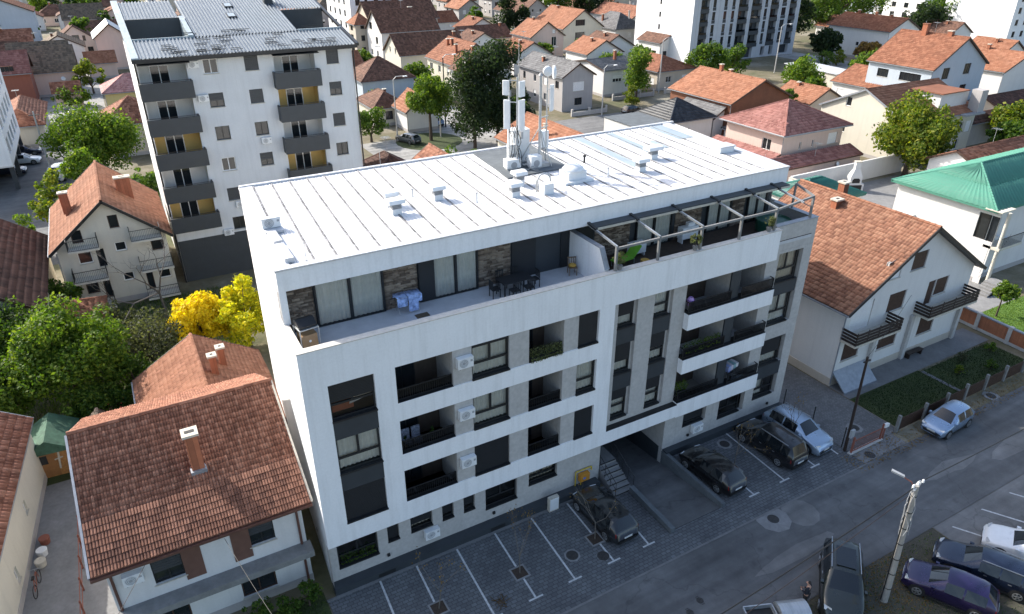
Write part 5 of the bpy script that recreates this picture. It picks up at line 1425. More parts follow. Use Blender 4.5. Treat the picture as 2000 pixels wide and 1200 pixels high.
MB().bar((0, 0, .8), (0, 14.4, .8), .03, .05).bar((0, 0, .3), (0, 14.4, .3), .03, .05).build('rail', 'rust', fe)
for i, (x, y, m_, lb) in enumerate(((-12.75, 9.2, 'cap', 'pale tub against the cream wall, nearest of three'), (-12.7, 10.0, 'plastic', 'white tub against the cream wall, middle of three'), (-12.6, 10.9, 'rust', 'reddish tub against the cream wall, farthest of three'))):
    tag(MB().lathe([(.2, 0), (.22, .02), (.27, .4), (.25, .42)], 14).build('plant_tub', m_, None, (x, y, -.01)), lb, 'tub')
t = thing('bicycle', 'old bicycle leaning on the cream wall in the side yard', 'bicycle', (-12.85, 7.6, 0), R(83))
for x in (-.52, .52):
    mb = MB(); mb.path([(x + .33 * math.cos(a), 0, .33 + .33 * math.sin(a)) for a in np.linspace(0, 2 * math.pi, 17)], .02, 5); mb.build('wheel', 'tyre', t)
MB().path([(-.52, 0, .33), (-.15, 0, .85), (.38, 0, .82), (.52, 0, .33)], .02).path([(-.15, 0, .85), (-.05, 0, .33), (.38, 0, .82)], .02).path([(-.52, 0, .33), (-.05, 0, .33)], .015).build('frame', 'rust', t)
MB().bar((-.3, 0, .92), (-.05, 0, .92), .12, .06).build('saddle', 'black', t); MB().tube((.36, -.25, .98), (.36, .25, .98), .015).tube((.38, 0, .8), (.36, 0, .98), .015).build('handlebar', 'galv', t)
t = thing('small_outbuilding', 'tiny cream outbuilding with old tile roof behind the shed path', 'outbuilding', (-10.2, 15.2, 0)); MB().box(0, 1.6, 0, 2.5, 0, 2.1).build('wall', 'cream', t); roof(t, 2.0, 2.9, 2.1, .9, 'gy', 't_old')
# --- cream gabled house with balconies
YC = 39.4
H = house('gabled_house', 'cream three-storey gabled house with four front balconies left of the tall block', -11.3, YC, -1.9, 52.5, 5.5, 3.9, 'gy', 'cream', 't_salmon',
          {'F': [(4.25, 6.8, .75, 1.15, 'b'), (1.35, 4.1, 1.05, 1.2, 'w'), (2.75, 3.6, .6, 1.6, 'k'), (4.25, 4.7, .85, .8, 'w'), (1.3, 1.3, .95, 1.25, 'b'), (2.6, .7, .55, 1.9, 'b'), (4.25, 1.9, .85, .75, 'w'), (7.0, 1.5, 1.0, 1.15, 'w'), (6.0, .7, .55, 1.9, 'b'), (7.0, 4.2, 1.0, 1.15, 'b'), (1.3, 6.0, .8, 1.1, 'b')], 'R': []}, (), .55, False, fascia='frame', roofkw=dict(pw=.3, ph=.45, amp=.025))
f = roof_z('gy', 9.4, 13.1, 5.5, 3.9)
chimney(H, 1.9, 5.4, f(1.9, 5.4), 1.9, .55, .5); chimney(H, 1.7, 6.6, f(1.7, 6.6), 1.7, .55, .5); chimney(H, 6.6, 6.2, f(6.6, 6.2), 1.6, 1.2, .6)
for x0, x1, z in ((1.2, 3.75, 2.95), (1.2, 3.75, .3), (6.3, 8.9, .3), (6.3, 8.9, 2.95), (1.4, 3.7, 5.75), (6.1, 8.5, 5.75)): balcony(H, x0, x1, -.75, .54, z, .95, slab='cream')
M['t_right'] = tilemat('mixed_clay_tile', (.175, .080, .052), (.245, .115, .072), (.32, .168, .108), (.28, .23, .17), .25)  # muted brownish mix, the right house roof's own colour
# --- house at right with wooden balconies
RW = [(6.15, 7.7, 1.6, 1.4, 'bs'), (3.4, 7.55, 1.6, 1.4, 's'), (4.5, 4.75, 1.9, 1.5, 'bs'), (.6, 4.2, 2.2, 2.2, 's'), (9.0, 4.2, .9, 2.0, 'bs'), (9.95, 4.8, 1.5, 1.4, 'bs'), (.6, 1.85, 1.8, 1.45, 'bs'), (4.6, 1.6, 2.1, 1.7, 'bs'), (9.3, 1.5, 1.9, 1.6, 'bs')]
H = house('gabled_house', 'white gabled house with brown wooden balconies right of the block', 35.9, -.15, 51.6, 11.9, 6.2, 4.8, 'gy', 'white2', 't_right', {'F': RW, 'L': []}, (), .6, False, fascia='frame', plinth=None, roofkw=dict(pw=.24, ph=.34, amp=.05, lip=.06, cap='t_salmon'))
obj('stone_base', (lambda: MB().box(.57, 15.15, .57, 11.4, -.05, .6).mesh('stone_base', 'beige'))(), H)
f = roof_z('gy', 15.7, 12.05, 6.2, 4.8)
chimney(H, 6.8, 7.6, f(6.8, 7.6), .5, .7, .5); chimney(H, 8.6, 8.6, f(8.6, 8.6), 1.1, .55, .55)
balcony(H, .5, 5.4, -.65, .595, 3.95, style='boards', mat='darkwood'); balcony(H, 8.6, 14.6, -.65, .595, 3.95, style='boards', mat='darkwood')
for x in (4.2, 8.35, 14.7): MB().box(x, x + .35, .35, .59, 0, 3.78).build('buttress', 'concrete', H)
MB().prism([(.6, -.7, .0), (4.1, -.7, .0), (4.1, .58, 1.1), (.6, .58, 1.1)], (0, 0, .12)).build('cellar_hatch', 'lead', H)
t = thing('garden_bench', 'dark garden bench against the white gable wall', 'bench', (45.6, .1, 0)); MB().box(-.9, .9, -.2, .2, .4, .46).build('seat', 'darkwood', t)
for x in (-.75, .75): MB().box(x - .05, x + .05, -.18, .18, 0, .398).build('leg', 'darkwood', t)
# --- green roofed house
H = house('green_roofed_house', 'cream house with green metal roof and corner balcony at right edge', 62.0, 5.2, 94, 15.6, 7.1, 2.3, 'hx', 'white2', 't_green', {'L': [(8.2, 4.1, 1.8, 2.4, 'k')], 'F': [(6.5, 4.6, 1.2, 1.2, 'w')]}, (), .55, False, fascia='t_green', gut=False, roofkw=dict(pw=.5, ph=2.6, k=2, amp=.10))
MB().box(.55, 4.2, -.9, .54, 3.5, 3.75).build('balcony_slab', 'cream', H)
MB().tube((.75, -.7, 0), (.75, -.7, 7.1), .16, n=12).build('column', 'cream', H)
mb = MB(); mb.bar((.6, -.85, 4.7), (4.1, -.85, 4.7), .05, .05)
for i in range(24): mb.box(.6 + .15 * i, .62 + .15 * i, -.86, -.84, 3.75, 4.7)
mb.build('balcony_railing', 'darkmetal', H)
MB().prism([(-.1, -.5, 7.1), (2.0, -.5, 7.1), (2.0, 1.0, 7.1), (-.1, 1.0, 7.1)], (0, 0, .1)).build('porch_soffit', 'cream', H)
for i in range(5): MB().box(-1.6 + .3 * i, 1.0, -2.2, -.95, .0, .18 * (i + 1)).build('step', 'patch', H)
ac_unit('white air conditioner high on the lit wall of the green roofed house', (62.53, 13.0, 3.8), R(-90), group='air conditioners on the houses')
ac_unit('white air conditioner on the shaded wall of the green roofed house', (66.6, 5.73, 2.6), group='air conditioners on the houses')
t = thing('balcony_table', 'white round table with chairs on the corner balcony', 'table', (63.9, 5.05, 3.752)); MB().lathe([(.45, .70), (.45, .74)], 16).build('table_top', 'plastic', t); MB().tube((0, 0, 0), (0, 0, .698), .04).build('leg', 'plastic', t)
# --- lawn tree, brick wall, court
t = thing('brick_garden_wall', 'brick panel garden wall with concrete posts beside the lawn', 'wall', (53.6, -5.0, 0), R(-4))
for i in range(5): MB().box(-.15, .15, i * 2.6 - .15, i * 2.6 + .15, 0, 1.5).build('post', 'concrete', t)
for i in range(4):
    MB().box(-.08, .08, i * 2.6 + .152, (i + 1) * 2.6 - .152, .25, 1.35).build('brick_panel', 'brickwall', t); MB().box(-.1, .1, i * 2.6 + .152, (i + 1) * 2.6 - .152, 0, .248).build('footing', 'concrete', t)
    MB().box(-.13, .13, i * 2.6 + .152, (i + 1) * 2.6 - .152, 1.352, 1.45).build('coping', 'lead', t)
t = thing('court_wall', 'white rendered wall around the barbecue court', 'wall', (66, 15, 0)); MB().box(0, .25, 1.5, 16, 0, 2.4).build('panel', 'white2', t); MB().box(.252, 22, 15.75, 16, 0, 2.6).build('panel', 'white2', t)
MB().box(-.05, .3, 1.5, 16, 2.402, 2.48).build('coping', 'cap', t)
t = thing('barbecue_fireplace', 'white masonry barbecue with chimney hood in the court', 'barbecue', (75.5, 28.8, 0), R(-25))
MB().box(-1.1, 1.1, -.5, .5, 0, .9).build('base', 'white2', t); MB().box(-.85, .85, -.515, -.502, .1, .75).build('store_opening', 'black', t)
MB().prism([(-.75, -.45, .903), (.75, -.45, .903), (.75, .45, .903), (-.75, .45, .903)], (0, 0, .9)).build('hearth', 'white2', t)
mb = MB(); mb.prism([(-.5, -.465, 1.0), (.5, -.465, 1.0), (.5, -.465, 1.4), (.3, -.465, 1.6), (-.3, -.465, 1.6), (-.5, -.465, 1.4)], (0, .012, 0)); mb.build('hearth_opening', 'black', t)
mb = MB(); n0 = [(-.75, -.45, 1.805), (.75, -.45, 1.805), (.75, .45, 1.805), (-.75, .45, 1.805)]; n1 = [(-.35, -.25, 2.7), (.35, -.25, 2.7), (.35, .25, 2.7), (-.35, .25, 2.7)]
mb.v = n0 + n1; mb.f = [(0, 1, 5, 4), (1, 2, 6, 5), (2, 3, 7, 6), (3, 0, 4, 7), (4, 5, 6, 7)]; mb.build('hood', 'white2', t); MB().box(-.33, .33, -.23, .23, 2.7, 3.6).build('flue', 'white2', t); MB().box(-.42, .42, -.32, .32, 3.603, 3.7).build('flue_cap', 'cap', t)
H = house('small_outbuilding', 'small outbuilding with teal metal hip roof behind the white terrace end', 58.5, 21.5, 67.5, 28.5, 3.0, 1.5, 'hx', 'white2', 't_teal', {}, (), .3, True, cat='outbuilding', fascia='t_teal', gut=False, roofkw=dict(pw=.5, ph=2., k=2, amp=.09))
# --- pink hip house
H = house('hip_roofed_house', 'pink two-storey house with maroon hip roof behind the right roof end', 69.4, 35.5, 82.3, 47.1, 6.0, 2.9, 'hy', 'pink', 't_maroon', {'L': [(6.6, 3.4, 1.5, 1.5, 'w')], 'F': [(3.2, 3.6, .35, 1.0, 'w'), (5.6, 3.6, .35, 1.0, 'w'), (8.6, 3.6, 1.8, 1.5, 's'), (8.8, .6, 1.3, 1.8, 'w')]}, (), .8, False, fascia='wframe', roofkw=dict(pw=.36, ph=.5, amp=.03, hipf=.9))
f_ = MB()
for i in range(11):
    for j in range(2):
        y = 1.6 + i * .78; s = (.35 + .22 * j) * 1.0; x = 1.2 + j * .9; f_.prism([(x, y, 6.0 + 2.9 * x / 6.45 + .05), (x + .1, y + .12, 6.0 + 2.9 * (x + .1) / 6.45 + .05), (x, y + .24, 6.0 + 2.9 * x / 6.45 + .05)], (0, 0, .12))
f_.build('snow_guards', 't_pink', H, kind='stuff')
H2 = house('house_annex', 'lean-to annex with maroon tiles around the pink house', 66.0, 33.0, 82.3, 35.4, 2.6, .9, 'sx', 'pink', 't_maroon', {}, (), .2, True, cat='annex', gut=False)
H2 = house('house_annex', 'side annex with brown tiles on the lit side of the pink house', 66.6, 35.6, 69.4, 47, 2.8, .9, 'sy', 'pink', 't_maroon', {}, (), .2, True, cat='annex', gut=False)
# --- white house with walnut tree
H = house('gabled_house', 'white two-storey house with tiled roof and big dormer behind the walnut tree', 89.5, 32.5, 106.2, 47.0, 5.8, 3.4, 'gx', 'cream', 't_salmon', {'L': [(4.0, 6.4, .9, 1.3, 'w'), (3.6, 2.6, 1.1, .9, 'w')], 'F': [(12.4, 2.9, 1.3, 1.6, 'w'), (14.4, 2.9, 1.3, 1.6, 's'), (12.4, .5, 1.3, 1.5, 'w')]}, (), .3, True, fascia='lead', roofkw=dict(pw=.5, ph=.5, amp=.05))
MB().prism([(9.0, 1.6, 6.2), (15.5, 1.6, 6.2), (15.5, 1.6, 8.6), (9.0, 1.6, 8.6)], (0, 4.5, 0)).build('dormer', 'white2', H); MB().prism([(8.6, 1.2, 8.605), (15.0, 1.2, 8.605), (15.0, 6.2, 8.605), (8.6, 6.2, 8.605)], (0, 0, .14)).build('dormer_roof', 't_salmon', H)
MB().box(12.0, 16.6, -.9, .28, 5.6, 5.85).build('porch_roof', 'lead', H); MB().box(14.9, 16.4, -.6, .9, 5.853, 8.9).build('stair_tower', 'greyp', H)
# ================================================================== the tall block behind left
TB = thing('apartment_tower', 'white seven-storey apartment block with grey balconies and silver metal roof', 'apartment block', (0, 0, 0))
TX0, TX1, TY = -1.55, 16.4, 41.5
zs = [18.3, 15.5, 12.65, 9.85, 7.05, 4.25]
hl = []
for z in zs:
    for x, w in ((3.45, 1.2), (6.83, 1.15), (13.98, 1.13)): hl.append((x - TX0, z, x - TX0 + w, z + 1.2))
bz = [16.9, 14.0, 11.1, 8.15, 5.35]
for z in bz: hl += [(9.3 - TX0, z + .1, 12.9 - TX0, z + 2.62), (.05, z + .1, 2.15 - TX0, z + 2.62)]
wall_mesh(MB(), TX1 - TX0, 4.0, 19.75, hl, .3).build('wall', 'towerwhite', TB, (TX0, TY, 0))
wall_mesh(MB(), TX1 - TX0, -.5, 4.0, [], .3).build('ground_floor_wall', 'anth', TB, (TX0, TY, 0))
for fc, x in (('L', TX0), ('R', TX1)):
    o, L, fz = face_frame(fc, TX0, TY, TX1, 56.5); wall_mesh(MB(), L, -.5, 19.7, [], .2).build('side_wall', 'white' if fc == 'L' else 'white2', TB, (o[0], o[1], 0), fz)
MB().quad((TX1, 56.5, -.5), (TX0, 56.5, -.5), (TX0, 56.5, 19.7), (TX1, 56.5, 19.7)).build('rear_wall', 'white', TB)
MB().box(TX0 + .2, TX1 - .2, TY + 1.75, 56, -.3, 19.5).build('core_wall', 'interior', TB)
st = [['w', 'gb', 'gb'], ['h', 'gb', 'kh'], ['k', 'k', 'gb'], ['w', 'kh', 'k'], ['gb', 'k', 'k'], ['k', 'k', 'k']]
for z, ss in zip(zs, st):
    for (x, w), s in zip(((3.45, 1.2), (6.83, 1.15), (13.98, 1.13)), ss):
        if s == 'h': s = 'kh'
        window(TB, (TX0, TY), 0, x - TX0, z, w, 1.2, s)
for i, z in enumerate(bz):
    for x0, x1, odd in ((9.3, 12.9, i % 2 == 1), (TX0 + .05, 2.15, i in (2, 4))):
        lm = 'ochre' if odd else 'white2'
        mb = MB(); mb.quad((x0, TY + .3, z), (x0, TY + .3, z + 2.62), (x0, TY + 1.6, z + 2.62), (x0, TY + 1.6, z)); mb.quad((x1, TY + .3, z + 2.62), (x1, TY + .3, z), (x1, TY + 1.6, z), (x1, TY + 1.6, z + 2.62))
        mb.quad((x0, TY + 1.6, z), (x1, TY + 1.6, z), (x1, TY + 1.6, z + 2.62), (x0, TY + 1.6, z + 2.62)); mb.quad((x0, TY + .3, z + 2.62), (x1, TY + .3, z + 2.62), (x1, TY + 1.6, z + 2.62), (x0, TY + 1.6, z + 2.62)); mb.build('balcony_lining', lm, TB)
        MB().box(x0 - .2, x1 + .15, TY - .9, TY + 1.58, z - .2, z + .08).build('balcony_slab', 'white2', TB)
        MB().box(x0 - .25, x1 + .2, TY - 1.0, TY - .88, z - .25, z + 1.15).build('balcony_front', 'anth', TB)
        MB().box(x0 - .25, x0 - .13, TY - .878, TY - .01, z - .25, z + 1.15).build('balcony_front', 'anth', TB); MB().box(x1 + .08, x1 + .2, TY - .878, TY - .01, z - .25, z + 1.15).build('balcony_front', 'anth', TB)
        window(TB, (x0, TY + 1.52), 0, 1.0 if x0 > 5 else .9, z + .1, 1.5, 2.1, 'w', inset=0)
        MB().bar((x0 - .2, TY - .94, z + 1.25), (x1 + .15, TY - .94, z + 1.25), .04, .04).build('handrail', 'darkmetal', TB)
for x, y, z, lb in ((2.7, TY, 18.9, 'top floor'), (3.0, TY, 16.1, 'second floor from top'), (7.6, TY, 11.9, 'middle below a window'), (4.4, TY, 6.4, 'near the white roof'), (2.9, TY, 3.9, 'lowest by the dark base')):
    ac_unit(f'air conditioner on the tall block wall, {lb}', (x, y - .005, z), w=.85, group='air conditioners of the tall block')
for x in (TX0 - .1, TX1 + .08): MB().tube((x, TY - .12, 0), (x, TY - .12, 19.6), .07, n=8).build('downpipe', 'darkmetal', TB)
MB().tube((TX0 - .05, TY + .4, 0), (TX0 - .05, TY + .4, 19.6), .09, n=8).tube((TX0 - .05, TY + .8, 0), (TX0 - .05, TY + .8, 19.6), .09, n=8).build('downpipe', 'cap', TB)
# silver profiled roof: lower slope, terrace cut-outs, upper slope
def profiled(x0, x1, y0, z0, y1, z1, mat='silver', pitch=.28, par=TB, name='roof_sheet'):
    n = int((x1 - x0) / pitch); V, F = [], []
    for i in range(n + 1):
        x = x0 + (x1 - x0) * i / n
        for dx, dz in ((0, 0), (.10, 0), (.14, .10), (.22, .10)):
            if i == n and dx > 0: break
            V += [(x + dx, y0, z0 + dz), (x + dx, y1, z1 + dz)]
    for i in range(len(V) // 2 - 1): F.append((2 * i, 2 * i + 2, 2 * i + 3, 2 * i + 1))
    me = bpy.data.meshes.new(name); me.from_pydata(V, [], F); me.materials.append(M[mat]); obj(name, me, par)
EZ = 19.9; SL = .21
zr = lambda y: EZ + (y - 40.7) * SL
for a, b in ((TX0 - .3, 2.0), (2.0, 6.5), (6.5, 11.0), (11.0, TX1 + .2)):
    profiled(a + .55 if a < 0 else a, b, 40.7, EZ, 45.0, zr(45))
profiled(3.6, 12.6, 45.0, zr(45) + .02, 55.5, zr(55.5)); profiled(TX0 + .2, 3.2, 50.0, zr(50), 55.5, zr(55.5)); profiled(12.6, TX1 + .3, 51, zr(51) + .1, 55.5, zr(55.5) + .1)
MB().prism([(TX0 - .3, 40.7, EZ - .1), (TX0 + .25, 40.7, EZ - .1), (TX0 + .25, 40.7, EZ + .16), (TX0 - .3, 40.7, EZ + .16)], (0, 15, 15 * SL)).build('roof_edge_trim', 'roofblue', TB)
MB().prism([(TX1 + .22, 40.7, EZ - .1), (TX1 + .5, 40.7, EZ - .1), (TX1 + .5, 40.7, EZ + .14), (TX1 + .22, 40.7, EZ + .14)], (0, 15, 15 * SL)).build('roof_edge_trim', 'darkmetal', TB)
MB().box(TX0 - .3, TX1 + .3, 40.55, 40.69, EZ - .25, EZ + .05).build('gutter', 'darkmetal', TB)
MB().box(TX0 + .25, 3.2, 49.7, 49.98, zr(45) - 2, zr(50) + .2).build('roof_terrace_wall', 'anth', TB); MB().box(TX0 + .25, 3.4, 45.02, 45.2, zr(45) - 1, zr(45) + .15).build('roof_terrace_parapet', 'roofblue', TB)
MB().prism([(3.2, 45, zr(45) - 1.5), (3.6, 45, zr(45) - 1.5), (3.6, 45, zr(45) + .25), (3.2, 45, zr(45) + .25)], (0, 5.2, 5.2 * SL)).build('roof_terrace_parapet', 'roofblue', TB)
MB().box(12.6, TX1 + .2, 50.7, 50.95, zr(45) - 2, zr(51) + .1).build('roof_terrace_wall', 'anth', TB); MB().box(12.6, TX1 + .3, 45.02, 45.25, zr(45) - 1, zr(45) + .18).build('roof_terrace_parapet', 'roofblue', TB)
MB().box(TX0 + .2, 3.2, 45.2, 49.7, zr(45) - 1.2, zr(45) - 1.0).build('roof_terrace_floor', 'anth', TB); MB().box(12.6, TX1 + .2, 45.25, 50.7, zr(45) - 1.2, zr(45) - 1.0).build('roof_terrace_floor', 'anth', TB)
MB().prism([(3.6, 40.7, EZ - .3), (12.6, 40.7, EZ - .3), (12.6, 40.7, EZ - .1), (3.6, 40.7, EZ - .1)], (0, 15, 15 * SL)).build('roof_deck', 'anth', TB); MB().prism([(TX0, 40.7, EZ - .3), (TX1, 40.7, EZ - .3), (TX1, 40.7, EZ - .1), (TX0, 40.7, EZ - .1)], (0, 4.3, 4.3 * SL)).build('roof_deck', 'anth', TB)
rg = random.Random(11)
for i in range(34):
    x = rg.uniform(0, 15.2); y = rg.choice((41.3, 42.0, 42.9, 44.0, 45.6)) + rg.uniform(-.15, .15); q = MB()
    for dz in (.16, .28): q.bar((x, y, zr(y) + dz), (x + rg.uniform(.7, 1.2), y, zr(y) + dz), .03, .05)
    q.build('snow_guard', 'darkmetal', TB)
for x, y in ((7.4, 49.5), (7.7, 52.5)):
    f_ = MB().prism([(x, y, zr(y) + .08), (x + .8, y, zr(y) + .08), (x + .8, y + 1.1, zr(y + 1.1) + .08), (x, y + 1.1, zr(y + 1.1) + .08)], (0, 0, .1)).build('skylight', 'darkmetal', TB); MB().quad((x + .1, y + .1, zr(y + .1) + .185), (x + .7, y + .1, zr(y + .1) + .185), (x + .7, y + 1.0, zr(y + 1) + .185), (x + .1, y + 1.0, zr(y + 1) + .185)).build('pane', 'roofblue', f_)
MB().box(11.6, 12.4, 53, 53.8, zr(53) - .2, zr(53) + 1.2).build('vent_stack', 'anth', TB)
for x0, x1 in ((TX0, 2.4), (9.1, 13.1)):
    q = MB(); q.prism([(x0, 40.5, 19.45), (x1, 40.5, 19.45), (x1, 41.45, 19.62), (x0, 41.45, 19.62)], (0, 0, .05)); q.build('balcony_canopy', 'frame', TB)
# --- block at the left edge, on columns over parked cars
t = thing('apartment_block', 'white apartment block on columns cut off by the upper left edge', 'apartment block', (-16.2, 80, 0))
wl = []
for z in (4.3, 7.3, 10.3):
    for y in (1.0, 4.6, 8.2, 12, 15.6): wl.append((y, z, y + 2.0, z + 1.9))
wall_mesh(MB(), 20, 3.2, 13.5, wl, .3).build('wall', 'white', t, (0, 0, 0), math.pi / 2)
for (a, z, b, z1) in wl: window(t, (0, 0), math.pi / 2, a, z, 2.0, 1.9, 'k', .2)
wall_mesh(MB(), 12, 3.2, 13.5, [], .3).build('wall', 'white', t, (-12, 0, 0)); MB().box(-12, -.02, .02, 19.98, 13.5, 13.7).build('roof', 'felt', t); MB().box(-12, -.02, .02, 20, 3.0, 3.19).build('soffit', 'white2', t)
MB().box(-12, -4, .02, 20, -.1, 3.0).build('ground_floor_wall', 'anth', t)
for y in (1, 7, 13, 19): MB().box(-.6, -.1, y - .25, y + .25, 0, 2.99).build('column', 'anth', t)
MB().quad((0, 20, 3.2), (-12, 20, 3.2), (-12, 20, 13.5), (0, 20, 13.5)).build('wall', 'white', t)
# --- big slab block behind right
t = thing('apartment_slab', 'tall slab block with blank white end wall and dark balcony strips at top right', 'apartment block', (121.3, 111, 0))
L = 36; cols = [(2.2, 2.6, 'b'), (6.0, 1.0, 'w'), (9.6, 1.0, 'w'), (12.2, 1.0, 'w'), (14.4, 3.2, 'b'), (18.8, 3.4, 'b'), (23.3, 1.0, 'w'), (25.4, 2.8, 'b'), (29.4, 1.6, 'w'), (32.2, 2.4, 'b')]
hz = []
for k_ in range(9):
    z = 3.6 + 2.9 * k_
    for u, w, kk in cols: hz.append((u, z + (.0 if kk == 'b' else .3), u + w, z + (2.0 if kk == 'b' else 2.2)))
gf = [(15, .1, 21, 2.9), (24, .4, 25.4, 2.6), (27, .4, 28.4, 2.6), (30.5, .4, 34, 2.6)]
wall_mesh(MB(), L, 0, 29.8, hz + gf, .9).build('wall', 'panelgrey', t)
MB().box(.3, L - .3, .9, 1.1, 0, 29.5).build('recess_wall', 'anth', t)
for (a, z, b, z1) in hz:
    if b - a > 2: 
        MB().box(a - .05, b + .05, -.06, .88, z - .9, z + .02).build('balcony_front', 'anth', t); MB().quad((a + .1, .03, z + .1), (b - .1, .03, z + .1), (b - .1, .03, z + .55), (a + .1, .03, z + .55)).build('glass_railing', 'smoke', t)
        window(t, (0, 0), 0, a + .3, z + .05, 1.6, 1.8, 'k', .85)
    else: 
        window(t, (0, 0), 0, a, z, b - a, z1 - z, 'k', .15); MB().box(a - .02, b + .02, -.03, .1, z - .72, z - .02).build('spandrel_panel', 'anth', t)
jt = MB()
for u in (1.3, 5.3, 8.2, 11.2, 14.0, 18.2, 22.6, 24.8, 28.8, 31.6, 35.2): jt.box(u, u + .06, -.012, -.002, 3.2, 29.5)
jt.build('panel_joint', 'greyp', t)
o, LL, fz = face_frame('L', 0, 0, L, 21.5)
sw = [(9.2, 4 + 2.9 * k_, 9.9, 5.2 + 2.9 * k_) for k_ in range(8)]
wall_mesh(MB(), LL, 0, 29.8, sw, .25).build('end_wall', 'white', t, (o[0], o[1], 0), fz)
for a, z, b, z1 in sw: window(t, o, fz, a, z, .7, 1.2, 'k')
MB().quad((0, 21.5, 29.8), (0, 0, 29.8), (L, 0, 29.8), (L, 21.5, 29.8)).build('roof', 'felt', t); MB().quad((L, 0, 0), (L, 21.5, 0), (L, 21.5, 29.8), (L, 0, 29.8)).build('end_wall', 'white', t)
# --- white tower at the right edge and the block behind it
def block(label, x0, y0, x1, y1, h, F, Lw, mat='white', name='apartment_tower', st='k'):
    t = thing(name, label, 'apartment block', (x0, y0, 0)); w, d = x1 - x0, y1 - y0
    for fc, ws in (('F', F), ('L', Lw), ('R', []), ('B', [])):
        o, L, fz = face_frame(fc, 0, 0, w, d); wall_mesh(MB(), L, 0, h, [(u, v, u + a, v + b) for u, v, a, b in ws], .25).build('wall', mat, t, (o[0], o[1], 0), fz)
        for u, v, a, b in ws: window(t, o, fz, u, v, a, b, st)
    MB().box(.25, w - .25, .25, d - .25, h - .5, h - .3).build('roof', 'felt', t)
    mb = MB(); mb.box(-.06, w + .06, -.06, .25, h + .003, h + .1); mb.box(-.06, .25, .252, d + .06, h + .003, h + .1); mb.build('parapet_coping', 'lead', t)
    return t
block('tall white tower cut off by the upper right corner', 213, 87.5, 232, 107, 38, [(2 + 4 * i, 3 + 3 * k_, 1.4, 1.5) for i in range(4) for k_ in range(11)], [], 'white')
block('white modern block with small windows behind the tiled houses, top centre left', 58.5, 175, 79.5, 197, 14.0, [(1.5 + 2.6 * i, z, (1.3, .8)[i % 2], 1.5) for i in range(8) for z in (2, 5, 8, 11)], [(2.5 + 4.5 * i, z, 1.6, 1.6) for i in range(4) for z in (2, 5, 8, 11)], 'white', 'apartment_block')
block('white block with windows between trees and the right tower', 236, 128, 256, 146, 24, [(2 + 4.5 * i, 3 + 3 * k_, 1.6, 1.5) for i in range(4) for k_ in range(7)], [(2 + 4.5 * i, 3 + 3 * k_, 1.6, 1.5) for i in range(4) for k_ in range(7)], 'white', 'apartment_block')
block('pale office block at the top edge between slab block and tower', 262, 160, 300, 178, 16, [(2 + 5 * i, 2 + 3.2 * k_, 3.4, 1.8) for i in range(7) for k_ in range(4)], [], 'paleblue_shade', 'apartment_block')
